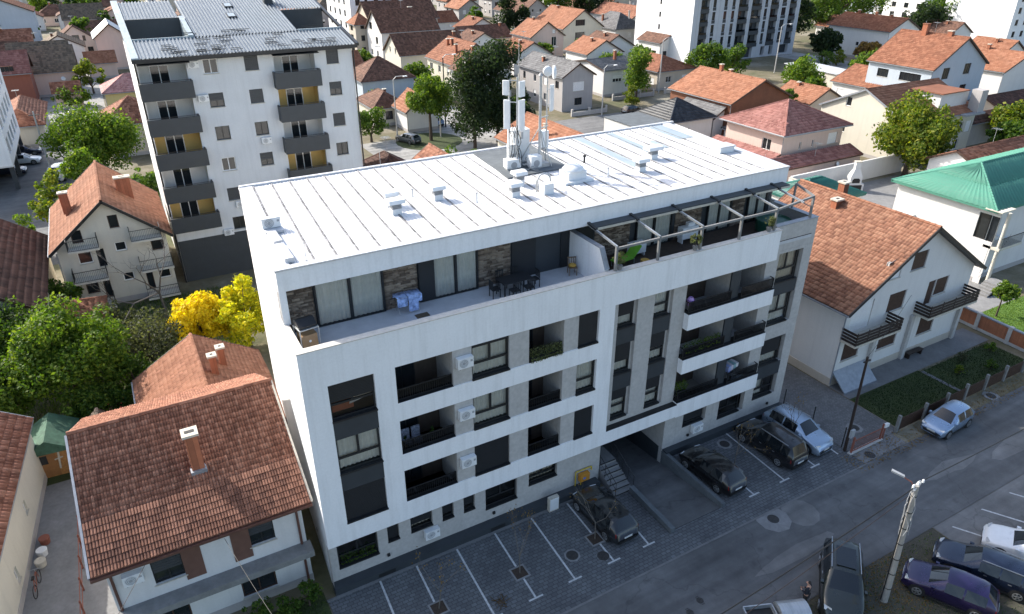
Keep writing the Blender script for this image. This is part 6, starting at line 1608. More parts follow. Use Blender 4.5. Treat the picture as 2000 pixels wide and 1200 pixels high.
# ================================================================== measured houses farther off
HS = [
 ('gabled_house', 'grey two-storey house with dark grey roof and two dormers behind the masts', 66.6, 82.8, 73.9, 99.1, 6, 2.2, 'gy', 'greyp', 't_grey', {'F': [(2.2, 3.4, 2.4, 1.6, 's'), (2.6, .9, 1.6, 1.3, 'k')], 'L': 'a'}, [(2.2, 10, .8)]),
 ('gabled_house', 'pale house with flat weathered grey roof left of the bright street tree', 80.7, 89.7, 90.5, 102.6, 5, 1.2, 'gx', 'white2', 't_grey', {'F': [(2.0, 2.6, 2.2, 1.3, 'h')], 'L': []}, [(6, 5, 1.8)]),
 ('hip_roofed_house', 'single-storey house with orange hip roof behind the bright street tree', 93.8, 89.5, 104.2, 103.7, 3.7, 2.2, 'hy', 'beige', 't_orange', {'F': [(2.2, 1.4, 1.4, 1.2, 'w'), (6.4, 1.4, 1.5, 1.2, 's')], 'L': 'a'}, []),
 ('gabled_house', 'pink house with salmon roof and front gable, upper middle', 90.1, 133.6, 100.4, 144, 5.5, 3.4, 'gy', 'pink', 't_salmon', {'F': [(6, 3.2, 1.4, 2.2, 'w'), (6.2, 6.2, .8, .9, 's')], 'L': 'a'}, [(5, 7, .6)]),
 ('gabled_house', 'cream gabled house with balconies behind the pink salmon-roofed one', 103.9, 140.4, 117.2, 157, 6, 4.4, 'gy', 'cream', 't_salmon', {'F': [(3.8, 6.6, 3, 1.5, 'k'), (3.8, 2.8, 3, 2.2, 'k')], 'L': 'a'}, [(6, 12, .6)]),
 ('hip_roofed_house', 'white house with grey and black metal hip roof near the slab block', 121, 140.3, 131, 155, 5, 3.6, 'hy', 'white2', 't_grey', {'F': [(4, 2.6, 1.4, 1.4, 's')], 'L': 'a'}, [(2, 9, 1.6), (6.5, 3, 2.0, .3, .3, 'galv', 'galv')]),
 ('gabled_house', 'house with plain mottled roof at the slab block corner', 140, 158, 151, 180, 5, 3.2, 'gy', 'white2', 't_mix', None, []),
 ('gabled_house', 'grey gabled house with two small attic windows behind the spruce', 112.7, 177.4, 124.5, 196, 6, 4.2, 'gy', 'greyp', 't_brown', {'F': [(3.6, 6.6, .6, .7, 'k'), (6.4, 6.6, .6, .7, 'k'), (1.6, 2.8, 1.8, 1.6, 's'), (7, 2.8, 1.8, 1.6, 's')], 'L': 'a'}, [(5.9, 9, .8)]),
 ('gabled_house', 'low cream house with brown roof just left of the spruce', 79, 148, 93.5, 157.5, 4, 2.8, 'gx', 'cream', 't_brown', {'F': [(9.5, 1.6, 1.8, 1.4, 'w')], 'L': 'a'}, [(12.5, 4, .9)]),
 ('gabled_house', 'orange roofed house with three brick chimneys behind the dark conifers', 55, 104.2, 66, 117, 6, 3.6, 'gy', 'cream', 't_orange', None, [(3.6, 9, 1.2), (3.9, 7.6, 1.2), (2.6, 3, 1.6)]),
 ('gabled_house', 'white house with glazed balcony in front of the three-chimney roof', 54.2, 95.5, 64, 104, 5.6, 2.6, 'gy', 'white2', 't_brown', {'L': [(2, 3.2, 1.4, 1.6, 'w'), (5, 3.2, 1.6, 2.0, 'k'), (2, .8, 1.4, 1.4, 'b')], 'F': 'a'}, [(2.2, 5, 2.0, .4, .4, 'white2'), (4.9, 7.5, 1.2)]),
 ('gabled_house', 'yellowish gabled house with long dark brown roof, upper left of centre', 52, 123.3, 68, 133.8, 5.4, 3.8, 'gx', 'cream', 't_brown', {'F': [(9.6, 2.8, 1.2, 1.3, 'w')], 'L': [(3.0, 5.4, .8, 1.2, 'w'), (6.2, 5.4, .8, 1.2, 'w'), (2.6, 1.6, 1.2, 1.4, 'w'), (6.4, 1.6, 1.2, 1.4, 'w')]}, [(14.5, 4, .8)]),
 ('gabled_house', 'tall white house with brown roof and balcony gable behind the yellowish one', 55.7, 144.5, 71, 156, 7.5, 4.6, 'gx', 'white2', 't_brown', {'L': [(2, 7.6, 2, 1.6, 'k'), (6, 4.6, 1.6, 1.6, 'k'), (2, 1.6, 1.4, 1.4, 'w'), (6, 1.6, 1.4, 1.4, 'w')], 'F': []}, [(10.2, 6.5, .8, 1.0, .6, 'cap')]),
 ('gabled_house', 'tallest brown roofed house in the upper left cluster', 58.5, 160.6, 78, 172, 8.4, 4.2, 'gx', 'beige', 't_brown', None, []),
 ('hip_roofed_house', 'narrow beige stair house with small hip roof and stacked balconies', 53.4, 156.8, 58.2, 163.5, 8.2, 2.4, 'hx', 'beige', 't_salmon', {'L': [(1.6, 1 + 2.8 * i, 2.0, 1.9, 'k') for i in range(3)], 'F': [(1.2, 1.6 + 2.8 * i, 1.0, 1.3, 'k') for i in range(3)]}, []),
 ('hip_roofed_house', 'house with brown hip roof, walls tinted blue for shade, right of the tall block', 36.8, 103.6, 47.5, 114, 4.6, 3.4, 'hx', 'paleblue_shade', 't_brown', {'F': [], 'L': []}, []),  # blue-grey of the wall's shade is painted as its plaster
 ('hip_roofed_house', 'small white cottage with hip roof behind the street tree', 33.6, 88.6, 40, 98, 3.0, 2.0, 'hy', 'cream', 't_brown', {'F': [(1.8, 1.0, 1.3, 1.4, 'b'), (4.2, .3, 1.0, 2.2, 'bs')]}, [(4.6, 7, .5)]),
 ('gabled_house', 'white gable cottage half hidden by the green street tree', 36.9, 82.6, 43, 89, 3.2, 2.6, 'gy', 'white2', 't_salmon', {'L': [], 'F': []}, []),
 ('gabled_house', 'big white house with orange roof and gable tinted blue-grey for shade, upper right', 118.6, 48.3, 134.7, 61.3, 8, 4.8, 'gy', 'paleblue_shade', 't_orange', {'F': [(3.0, 6.2, 1.9, 1.9, 'k'), (9.0, 6.6, 1.9, 1.8, 'k'), (2.4, 2.8, 1.9, 1.8, 'k'), (9.2, 3.0, 1.9, 1.8, 'b'), (8.6, .4, 1.8, 1.6, 's')], 'L': [(2, 5.6, 2.2, 1.4, 'k'), (6.4, 5.6, 4, 1.4, 'k')]}, [(7.6, 8, 1.7, .9, .9, 'brick', 't_salmon'), (8, 3.5, .7, .8, .8)]),  # white walls carry the blue of shade in their plaster
 ('gabled_house', 'unplastered brick house with salmon roof above the maroon hip roof', 78.3, 53.8, 91.6, 68.5, 5.6, 3.0, 'gy', 'brickwall', 't_salmon', {'L': [(6.6, 2.6, 1.1, 1.6, 'w')], 'F': [(9.4, 2.6, 1.6, 1.3, 'w')]}, [(6.6, 9.6, 1.0), (7.2, 8, .6)]),
 ('gabled_house', 'low house with red-orange roof in front of the big white house', 117.6, 55.0, 130, 67.3, 3.5, 2.6, 'gy', 'white2', 't_orange', {'L': 'a'}, []),
 ('gabled_house', 'long white house with four roof chimneys near the top right', 165.6, 89.9, 178, 108.3, 7, 2.8, 'gy', 'white2', 't_orange', {'L': [(9, 3, .8, .8, 'k'), (11.5, 3, 1.6, .9, 'k'), (14, 3, .8, .8, 'k'), (16.0, 2.6, 1.4, 1.2, 'w')], 'F': 'a'}, [(6, 14, .9), (6.2, 9, .9), (6, 4.5, .6)]),
 ('gabled_house', 'pale house with lit orange roof and railed balcony at right edge', 146, 51, 161, 65, 5, 3.0, 'gy', 'white2', 't_salmon', {'L': [(2, 2.6, 3.6, 2.0, 'k')], 'F': []}, [(7, 8, .9)]),
 ('gabled_house', 'small cottage with lit salmon roof between brick house and walnut tree', 98, 55.4, 107, 64.0, 3.2, 2.2, 'gy', 'beige', 't_salmon', {'L': [], 'F': []}, [(3.8, 6, .5)]),
 ('tiled_house', 'low outbuilding with striped tile roof behind the green roof', 83.5, 18.0, 98, 25.4, 3.8, 1.8, 'gx', 'white2', 't_mix', {}, []),
 ('tiled_house', 'dark brown roofed shed below the right edge balcony house', 126, 40, 142, 46, 2.6, 1.4, 'gx', 'beige', 't_dark', {}, []),
 ('tiled_house', 'low lit tile roof running along the right edge above shrubs', 112, 34.6, 128, 39.6, 2.4, 1.3, 'gx', 'white2', 't_salmon', {}, []),
 ('hip_roofed_house', 'small dark tiled roof right of the walnut house', 107, 33.6, 114, 39, 3.4, 1.6, 'hx', 'greyp', 't_dark', {}, []),
 ('gabled_house', 'salmon roofed cottage with pale chimney directly behind the masts', 40.8, 37.6, 51.2, 60, 4.0, 2.8, 'gy', 'cream', 't_salmon', {}, [(3.0, 14, 1.6, .35, .35, 'cap'), (3.2, 4, .5)]),
 ('gabled_house', 'cottage with lit brown roof and brick chimney behind the roof edge', 24.2, 43.5, 32.4, 53, 3.6, 2.8, 'gy', 'beige', 't_mix', {}, [(1.5, 3.5, 1.4)]),
 ('hip_roofed_house', 'cottage with maroon hip roof darkened for shade right beside the tall block', 17.0, 44, 26.4, 55, 3.8, 3.2, 'hy', 'beige', 't_dark', {}, []),  # roof shade is put into the tiles, darker than maroon
 ('hip_roofed_house', 'bungalow with black hip roof and white walls behind the right roof end', 66.8, 54.2, 76, 62.5, 4.0, 2.5, 'hy', 'white2', 't_black', {'F': [(2.6, 1.2, 1.4, 1.6, 'k')]}, []),
 ('gabled_house', 'low wing with grey slate roof and white gable beside the black hip', 76.2, 55, 82.2, 64, 3.4, 1.9, 'gy', 'white2', 't_grey', {'F': [(2.4, 3.4, .4, .6, 'k')]}, []),
 ('hip_roofed_house', 'black tiled porch roof in front of the grey slate wing', 76.5, 48, 83.5, 53.5, 2.4, 1.2, 'hx', 'white2', 't_black', {}, []),
 # left side
 ('gabled_house', 'big shaded white house with roof terrace at the upper left corner', -31, 224, -15.9, 238, 9, 3.4, 'gy', 'paleblue_shade', 't_salmon', {'R': 'a'}, []),  # white walls, bluish tone of their shade painted on
 ('gabled_house', 'grey-brown roofed house with white right gable at upper left', -10.2, 239, 1.6, 249, 5, 4.0, 'gx', 'pink', 't_old', {'R': 'a'}, []),
 ('gabled_house', 'pink gable house with small balcony window at upper left', -12.4, 198.3, -2.3, 209, 3.6, 3.8, 'gy', 'pink', 't_brown', {'F': [(2.6, 3.6, .7, 1.3, 'b'), (3.9, 3.2, 1.6, 1.9, 'b'), (6.2, 3.6, .7, 1.3, 'b'), (4.6, .8, .9, 1.2, 'b'), (6.8, 1.0, 1.3, 1.1, 'b')]}, []),
 ('gabled_house', 'house with long mossy grey roof left of the tall block', -17.5, 143.3, -7.6, 154, 4.5, 4.2, 'gx', 'pink', 't_old', {'F': [], 'R': []}, []),
 ('gabled_house', 'rust red house with dormer and stacked balconies at the left edge', -23.5, 134.3, -14.9, 143.5, 6.0, 3.4, 'gx', 'rust', 't_maroon', {'F': [(3.6, 6.2, 2.0, 1.2, 'b')], 'R': []}, []),
 ('hip_roofed_house', 'low house with weathered striped hip roof beside the parked row', -19.5, 102.3, -13.0, 120.0, 3.2, 2.0, 'hy', 'cream', 't_mix', {'R': []}, []),
 ('hip_roofed_house', 'yellow bungalow with pink hip roof touching the tall block', -4.6, 121.4, 5, 130, 3.5, 2.4, 'hx', 'yellow', 't_pink', {'F': []}, []),
 ('hip_roofed_house', 'beige house with striped brown hip roof beside the side street', -5.6, 89.8, 3, 100, 4.6, 2.9, 'hx', 'beige', 't_mix', {'F': [(2.4, 2.2, 1.4, 1.2, 's')], 'L': []}, []),
 ('gabled_house', 'house with weathered ridge roofs above the mossy roof', -20, 158, -8.5, 168, 4.4, 3.6, 'gx', 'white2', 't_old', {}, []),
 ('gabled_house', 'small salmon roofed cottage beside the grey stucco end house', -6.4, 160, 0, 168, 3.2, 2.0, 'gx', 'pink', 't_salmon', {}, []),
 ('tiled_house', 'low cottage with maroon roof in front of the hedge at upper left', -12.6, 129.5, -7.6, 134, 2.8, 1.6, 'gx', 'pink', 't_mix', {}, []),
 ('tiled_house', 'narrow brown tiled roof with skylight at the left edge by the garden', -20, 30.5, -11.6, 47, 4.6, 3.0, 'gy', 'cream', 't_dark', {}, []),
 ('tiled_house', 'small garden outbuilding with orange roof among the bushes', -12.2, 32.0, -8.0, 36.4, 2.3, 1.1, 'hx', 'beige', 't_orange', {}, []),
 ('gabled_house', 'grey stucco house with white eave against the tall block, upper left', -3.6, 171, 4, 184, 7.0, 3.0, 'gy', 'pink', 'roofmetal', {}, []),
 ('tiled_house', 'house with rusty corner wall and slate porch at upper left', -4.8, 211, 4.5, 222, 4.0, 2.6, 'gx', 'rust', 't_brown', {}, []),
]
for (nm, lb, x0, y0, x1, y1, h, rise, typ, wl_, tl, wn, ch) in HS:
    house(nm, lb, x0, y0, x1, y1, h, rise, typ, wl_, tl, wn, ch, .4, True)
# white flat-roofed houses
t = thing('flat_roofed_building', 'low building with flat white metal roof in front of the slab block', 'house', (126.5, 73, 0)); MB().box(0, 6, 0, 13, 0, 3).build('wall', 'cream', t)
MB().prism([(-.3, -.3, 3.003), (6.3, -.3, 3.003), (6.3, 13.3, 3.3), (-.3, 13.3, 3.3)], (0, 0, .12)).build('roof', 'roofmetal', t)
for i in range(3): window(t, (0, 13), -math.pi / 2, 1.5 + 4 * i, .8, 1.2, 1.5, 'k', -.03)
t = thing('flat_roofed_building', 'white boxy flat-roofed extension left of the black hip roof', 'house', (60.4, 54.5, 0)); MB().box(0, 6.3, 0, 7, 0, 4.2).build('wall', 'white2', t); MB().box(-.1, 6.39, -.1, 7.1, 4.203, 4.3).build('roof', 'felt', t)
# filler houses beyond the measured ones (only those the picture shows)
CR = cam.rotation_euler.to_matrix().inverted()
def in_view(x, y, z, mx=1.04, my=1.08):
    p = CR @ (Vector((x, y, z)) - cam.location)
    if p.z > -1: return None
    u, v = -p.x / p.z * .6950 * 2, -p.y / p.z * .6950 * 2 * 1.667
    return (u, v) if abs(u) < mx and abs(v) < my else None
rgf = random.Random(21); fill = []
for gx in range(-60, 330, 21):
    for gy in range(205, 480, 24):
        x, y = gx + rgf.uniform(-3, 3), gy + rgf.uniform(-3, 3)
        if (-34 < x < 10 and y < 260) or (100 < x < 130 and y < 205) or (x > 200 and y < 215) or (y > 330 and x > 60) or (y > 260 and x > 140): continue
        q = in_view(x + 5, y, 3)
        if q: fill.append((q[0], x, y))
fill.sort(); RN = {'t_orange': 'orange', 't_brown': 'brown', 't_salmon': 'salmon', 't_old': 'mossy grey', 't_mix': 'mottled'}; WN = {'white2': 'white', 'cream': 'cream', 'pink': 'pink', 'greyp': 'grey', 'beige': 'beige'}
TN = {'gx': 'side-on gable', 'gy': 'front gable', 'hx': 'hip'}; used_ = {}
for u, x, y in fill:
    w_, d_ = rgf.uniform(8, 13), rgf.uniform(9, 13); ty = rgf.choice(('gx', 'gy', 'hx', 'gy')); wl_ = rgf.choice(list(WN)); tl = rgf.choice(list(RN))
    pos = 'left' if u < -.33 else ('middle' if u < .33 else 'right'); key = f'far {WN[wl_]} house, {RN[tl]} {TN[ty]} roof, top edge, {pos} third'
    used_[key] = used_.get(key, 0) + 1
    if used_[key] > 1: key = key + {2: ', farther one', 3: ', third one back'}.get(used_[key], ', farthest one')
    house('far_house', key, x, y, x + w_, y + d_, rgf.choice((3.2, 5.4, 6)), rgf.uniform(2.4, 4), ty, wl_, tl, None, [(w_ / 2 - 1, d_ / 2, .8)], .4, True, group='far houses along the top edge', plinth=None, gut=False, roofkw=dict(pw=.8, ph=.8))
for x, y, tl, lb in ((-29, 171, 't_brown', 'brown roofed house at the left edge above the rust red one'), (-16, 182, 't_old', 'grey roofed house left of the pink gable'), (-27, 196, 't_mix', 'mottled roof below the big shaded house at upper left'), (-12, 262, 't_brown', 'brown roof at the top edge left of the tall block'), (-26, 262, 't_salmon', 'salmon roof at the upper left corner'), (-3, 190, 't_dark', 'dark roof between pink gable and tall block'), (118, 118, 't_brown', 'brown roof left of the slab block end wall'), (152, 118, 't_brown', 'brown roofed house half hidden behind the slab block'), (182, 116, 't_salmon', 'house with salmon roof behind the long white house'), (196, 93, 't_brown', 'white gabled house with brown roof left of the right tower'), (160, 45, 't_orange', 'orange roofed house at the right edge'), (172, 66, 't_salmon', 'tiled house below the right tower'), (76, 117, 't_orange', 'low orange roof right of the dark conifers'), (92, 112, 't_salmon', 'salmon roof cluster behind the grey flat-roofed house'), (100, 118, 't_brown', 'small brown roof behind the salmon cluster'), (88, 165, 't_orange', 'wide orange hip roof at the top centre'), (74, 137, 't_brown', 'brown ridge roof behind the low cream house'), (85, 185, 't_orange', 'orange roof with white gable at the top centre'), (20, 128, 't_orange', 'orange roof peeping out right of the tall block'), (33, 120, 't_orange', 'small orange roof behind the house with shade-blue walls'), (24, 150, 't_brown', 'brown roof right of the tall block top'), (38, 165, 't_mix', 'mottled roof behind the tall block'), (140, 190, 't_brown', 'far brown roof behind the slab block')):
    house('tiled_house', lb, x, y, x + 10.5, y + 9.5, 4.2, 2.8, 'gx' if x % 2 else 'gy', 'white2', tl, None, [(4, 4, .8)], .4, True)
# ================================================================== trees of the place
tree('leafy_tree', 'large green tree left of the orange roofed cottage, nearest in the garden', -10.5, 23.6, 7.4, 3.9, 'lf_bright', 17000, .125, nb=26)
tree('leafy_tree', 'green tree cut off by the left edge beside the garden', -15.6, 28.6, 7.2, 3.9, 'lf_green', 15000, .125, nb=26)
tree('leafy_tree', 'dark green tree in the lower left garden behind the shed', -15.0, 22.6, 5.4, 3.0, 'lf_green', 8000, .12, nb=16)
bush('glossy_shrub', 'round glossy dark green shrub below the cream balconies', -11.9, 38.2, 3.9, 2.3, 'lf_green', 3500, .15)
bush('grey_shrub', 'wide grey-green shrub behind the orange roofed cottage', -5.6, 26.6, 4.6, 3.3, 'lf_grey', 7000, .10, nb=18)
bush('grey_shrub', 'smaller grey-green shrub beside the bare tree', -7.8, 32.4, 3.6, 2.0, 'lf_grey', 3000, .10)
bush('grey_shrub', 'thin grey-green shrub in front of the yellow trees', -3.0, 30.2, 3.2, 1.6, 'lf_grey', 2200, .09)
bush('dark_shrub', 'dark shrub between the big green tree and the orange cottage', -8.2, 21.4, 3.2, 1.9, 'lf_green', 2600, .11)
for x, y, H_, R_, m_, lb in ((-8.9, 28.2, 4.4, 2.3, 'lf_grey', 'silvery shrub between the big green tree and the wide grey shrub'), (-12.6, 31.2, 4.6, 2.2, 'lf_green', 'green shrub behind the big garden tree'), (-6.9, 23.4, 3.4, 1.8, 'lf_green', 'leafy shrub at the back of the orange cottage'), (-3.6, 23.2, 2.6, 1.7, 'lf_grey', 'low grey shrub at the cottage gable'), (-13.6, 35.4, 4.2, 2.0, 'lf_bright', 'bright shrub beside the glossy dark shrub'), (-9.8, 20.2, 3.8, 2.0, 'lf_green', 'shrub below the big garden tree'), (-16.5, 34, 5.6, 2.6, 'lf_green', 'tall shrub at the left edge of the garden'), (-.6, 22.8, 2.4, 1.4, 'lf_green', 'low shrub under the yellow trees')):
    bush('garden_shrub', lb, x, y, H_, R_, m_, 3200, .10, nb=12)
bush('rose_bush', 'rose bush with red blooms at the corner of the orange cottage', -8.0, 18.6, 2.4, 1.2, 'lf_green', 1500, .08)
t = bpy.data.objects['rose_bush']; rg0 = np.random.default_rng(4)
k = NT('rose_petal'); M['petal'] = k.set((.55, .03, .04), .6)
obj('blooms', quads_mesh('blooms', np.stack([rg0.normal(0, .6, 40), rg0.normal(0, .6, 40), rg0.uniform(1.7, 2.5, 40)], 1), np.full(40, .07), rg0, 'petal'), t)
tree('yellow_tree', 'bright yellow autumn tree, left of the two beside the block', -1.9, 27.2, 5.3, 2.35, 'lf_yellow', 10000, .13, nb=20, crown0=.5)
tree('yellow_tree', 'yellow and green autumn tree touching the white side wall', 1.2, 26.2, 6.0, 2.4, 'lf_yg', 10000, .13, nb=20, crown0=.5)
bare_tree('bare_tree', 'bare dark fruit tree in front of the cream gabled house', -3.9, 33.6, 8.5, .13, 8, 6)
tree('leafy_tree', 'broad green tree between side street and tall block', -6.6, 79.0, 9.2, 5.8, 'lf_bright', 14000, .19, nb=30)
tree('leafy_tree', 'yellowish vine-covered tree over the left slope of the gabled roof', -11.2, 58.5, 7.4, 2.6, 'lf_walnut', 3500, .18)
tree('leafy_tree', 'green tree directly behind the gabled roof ridge', -8.4, 66.5, 7.6, 2.6, 'lf_bright', 3500, .18)
tree('leafy_tree', 'small tree between gabled roof and tall block', -2.6, 58.0, 7.0, 2.0, 'lf_green', 2500, .16)
bush('bright_shrub', 'bright green shrub by the street above the skylight roof', -14.8, 55.5, 4.6, 1.8, 'lf_bright', 2200, .13)
bush('hedge_shrub', 'green hedge shrub along the upper left street, nearer one', -9.6, 131.5, 4.2, 3.4, 'lf_bright', 2500, .22)
bush('hedge_shrub', 'tall green shrub beside the dark car on the upper left street', -6.0, 143, 6.4, 3.2, 'lf_walnut', 2500, .22)
tree('street_tree', 'round green street tree on the grassy corner behind the block', 38.6, 76.8, 9.4, 3.9, 'lf_bright', 9000, .18, th=4.0, nb=18)
tree('conifer_tree', 'dark ragged conifer, left of the two behind the masts', 42.6, 69.5, 13.8, 4.2, 'lf_dark', 11000, .2, 'column', nb=26, crown0=2.2)
tree('conifer_tree', 'dark dense conifer, right of the two behind the masts', 47.2, 70.8, 14.8, 4.3, 'lf_dark', 13000, .2, 'column', nb=26, crown0=1.6)
tree('spruce_tree', 'bluish young spruce right of the dark conifers', 51.2, 70.0, 8.5, 2.2, 'lf_dark', 2500, .18, 'cone')
bush('bright_shrub', 'bright green shrub behind the rear roof edge left of the masts', 36.0, 55.8, 3.6, 2.4, 'lf_bright', 2500, .14)
bush('dark_shrub', 'dark shrub in the yard right of the tall block', 30.2, 80.5, 5.4, 3.2, 'lf_green', 3000, .18)
tree('street_tree', 'bright lime green street tree right of the grey house', 85.3, 85.2, 9.4, 3.4, 'lf_bright', 5000, .22, 'column', nb=18)
tree('street_tree', 'green tree at the foot of the slab block, left one', 106.4, 88.8, 8.4, 4.5, 'lf_green', 4500, .25, nb=18)
tree('street_tree', 'green tree at the foot of the slab block, right one', 117.5, 92.3, 6.6, 3.6, 'lf_green', 3000, .25, nb=14)
tree('spruce_tree', 'tall dark spruce at the top centre, left of two', 100.2, 164.5, 17, 4.2, 'lf_dark', 4000, .34, 'cone', nb=24)
tree('spruce_tree', 'dark spruce at the top centre, right of two', 104.8, 162.0, 14, 3.4, 'lf_dark', 3000, .34, 'cone', nb=20)
for x, y, H_, R_, m_, lb in ((133, 190, 15, 8, 'lf_green', 'big green tree mass behind the cream balcony house, left part'), (144, 186, 14, 7, 'lf_dark', 'big dark tree behind the grey metal roof'), (124, 199, 12, 6, 'lf_walnut', 'yellowish tree at the top edge right of centre'), (171, 124, 13, 7, 'lf_dark', 'dark tree right behind the slab block end'), (186, 127, 12, 6.5, 'lf_green', 'green tree between slab block and long white house'), (208, 138, 17, 10, 'lf_green', 'large tree right of the slab block top'), (222, 140, 15, 9, 'lf_green', 'large tree behind the long white house'), (216, 108, 13, 7, 'lf_green', 'green tree left of the right tower'), (201, 104, 11, 6.5, 'lf_dark', 'dark tree behind the big orange roof'), (153, 98, 7.5, 4.2, 'lf_dark', 'dark bushy tree right of the slab block foot'), (159.5, 90.5, 5, 3.2, 'lf_brown', 'dry brown bush in the waste ground'), (118.2, 74.2, 6, 4.8, 'lf_bright', 'spreading bright tree left of the flat white roof'), (135, 72, 6.6, 4.4, 'lf_bright', 'bright tree between flat white roof and big orange roof'), (114, 31.6, 6, 4, 'lf_walnut', 'yellow-green tree at right edge above the green roof'), (121, 30.5, 6.4, 4, 'lf_green', 'dense tree at the right edge above the green roof'), (107, 27.2, 5, 3.2, 'lf_green', 'shrubby tree right of the walnut tree'), (146, 79, 5, 3, 'lf_dark', 'dark tree in front of the long white house'), (95.5, 58.5, 5, 2.6, 'lf_green', 'green tree between brick house and small cottage')):
    tree('leafy_tree', lb, x, y, H_, R_, m_, int(2200 + R_ * 300), .26 if y < 80 else .36, nb=18)
tree('walnut_tree', 'big walnut tree turning yellow in front of the white dormer house', 86.6, 29.3, 10.0, 5.4, 'lf_walnut', 15000, .22, nb=32, crown0=1.6)
tree('ball_tree', 'small ball-shaped tree on the bright lawn', 57.6, .6, 3.3, 1.15, 'lf_bright', 2200, .11, th=1.5, nb=14)
for x, y, H_, R_, lb in ((85.2, 129.5, 4.5, 3.6, 'bright hedge left of the pink house'), (92, 130.5, 4.6, 3.0, 'hedge tree in front of the pink house'), (50.5, 110.5, 6, 3.0, 'leafy tree beside the carport, farther one'), (50.4, 104, 5, 2.4, 'leafy tree beside the carport, nearer one'), (100.5, 127, 5, 2.4, 'tree right of the pink house'), (96, 108, 4.6, 3.4, 'bright shrub between grey roofs and salmon roofs'), (78, 108, 5, 3, 'shrubby tree behind the grey dormer house'), (46, 128, 6, 3, 'tree in the gap left of the yellowish house'), (71, 158, 7, 3.6, 'tree behind the tall white house'), (108, 112, 5, 3, 'shrub beside the salmon cluster'), (88, 70, 4.4, 2.4, 'shrub beside the brick house'), (112, 66, 4, 2.6, 'shrub beside the low orange roof')):
    tree('garden_tree', lb, x, y, H_, R_, 'lf_bright', 2000, .28, nb=12)
for x, y, H_, lb in ((-3.6, .2, 1.4, 'leafy shrub under the canopy of the front left house'), (-2.3, -.2, 1.2, 'small shrub at the house corner by the parking edge'), (-1.3, .0, 1.7, 'taller shrub between front left house and block')):
    bush('garden_shrub', lb, x, y, H_, .7, 'lf_green', 700, .07)
# scattered far trees between the filler houses
rgt = random.Random(8)
for i in range(34):
    x, y = rgt.uniform(-40, 200), rgt.uniform(195, 330)
    if (y > 250 and x > 120) or not in_view(x, y, 4): continue
    tree('far_tree', 'small far tree among the houses along the top edge', x, y, rgt.uniform(5, 10), rgt.uniform(2.4, 4.5), rgt.choice(('lf_green', 'lf_bright', 'lf_dark')), 900, .45, nb=10, group='far trees along the top edge')
# young street trees in their pits
for i, (x, y, s, lb) in enumerate(((4.12, -3.25, 3, 'young bare tree in the first parking pit from the left'), (8.62, -3.3, 4, 'young bare tree in the parking pit with a pale frame'), (13.3, -3.3, 9, 'young bare tree beside the dark grey hatchback'), (23.9, -2.85, 15, 'young bare tree right of the black hatchback'), (29.0, -2.6, 22, 'young bare tree in front of the silver crossover'))):
    t = bare_tree('young_tree', lb, x, y, 3.3, .035, s, 4, 70 if i in (0, 1, 3) else 25, 'young trees between the parking bays', 'lf_brown', .32)
    f_ = MB(); a = .42
    for q in ((-a, a, -a, -a + .08), (-a, a, a - .08, a), (-a, -a + .08, -a + .081, a - .081), (a - .08, a, -a + .081, a - .081)): f_.box(q[0], q[1], q[2], q[3], .004, .04)
    f_.build('pit_frame', 'patch', t); MB().box(-a + .082, a - .082, -a + .082, a - .082, .004, .015).build('pit_soil', plain('pit_soil', (.05, .035, .025), .95, 0, .3, 8), t)
# planters on the terrace parapet and balcony plants
for i, (x, lb) in enumerate(((16.35, 'olive shrub in a pot at the left pergola post'), (21.35, 'olive shrub in a pot at the middle pergola post'), (26.85, 'olive shrub in a pot at the right pergola post'))):
    t = thing('potted_shrub', lb, 'potted plant', (x, .2, 13.945), 0, 'olive shrubs on the parapet'); rg = np.random.default_rng(40 + i)
    MB().lathe([(.1, 0), (.12, .01), (.15, .24), (.13, .25)], 12).build('pot', 'concrete_d', t)
    P, N, C = blob_points(900, .38, .62, .32, rg, 9); obj('foliage', quads_mesh('foliage', P, np.full(900, .035), rg, 'lf_olive', nrm=N), t); MB().tube((0, 0, .2), (0, 0, .6), .015, n=6).build('stem', 'bark', t)
def trough(label, x0, x1, y, z, n=500, mat='lf_bright', hang=.35, h=.4):
    t = thing('flower_trough', label, 'flower box', (x0, y, z)); L = x1 - x0; rg = np.random.default_rng(int(x0 * 10 + z))
    MB().box(0, L, -.09, .09, 0, .16).build('trough', 'frame', t)
    P = np.stack([rg.uniform(0, L, n), rg.normal(0, .09, n), .16 + rg.uniform(0, h, n)], 1); k = int(n * .25); P[:k, 1] = -.13 - rg.random(k) * .06; P[:k, 2] = .15 - rg.random(k) ** 2 * hang
    obj('foliage', quads_mesh('foliage', P, np.full(n, .045), rg, mat), t)
trough('trailing plants in a box on the top middle balcony', 11.1, 12.95, .12, 10.15, 900, 'lf_olive', .22, .5)
trough('green plants in a box along the second right-hand balcony', 21.6, 24.4, .3, 7.3, 800, 'lf_bright', .1, .45)
trough('plants behind the ground floor window at the left corner', .6, 2.4, .62, 1.2, 500, 'lf_green', .1, .5)
trough('plants on the third right-hand balcony', 21.5, 22.4, .5, 4.3, 400, 'lf_bright', .1, .7)
for x, y, z, lb in ((5.9, .7, 6.5, 'small conical shrub on the middle left balcony'), (4.5, .8, 6.5, 'palm-like potted plant on the middle left balcony')):
    t = thing('potted_shrub', lb, 'potted plant', (x, y, z)); rg = np.random.default_rng(int(x * 9)); MB().lathe([(.1, 0), (.14, .28), (.12, .29)], 12).build('pot', 'cap', t); P, N, C = blob_points(400, .25, .95, .3, rg, 7, 'cone'); obj('foliage', quads_mesh('foliage', P, np.full(400, .05), rg, 'lf_green', nrm=N), t)
M['stripe'] = plain('striped_fabric', (.38, .40, .48), .9, 0, .6, 12)
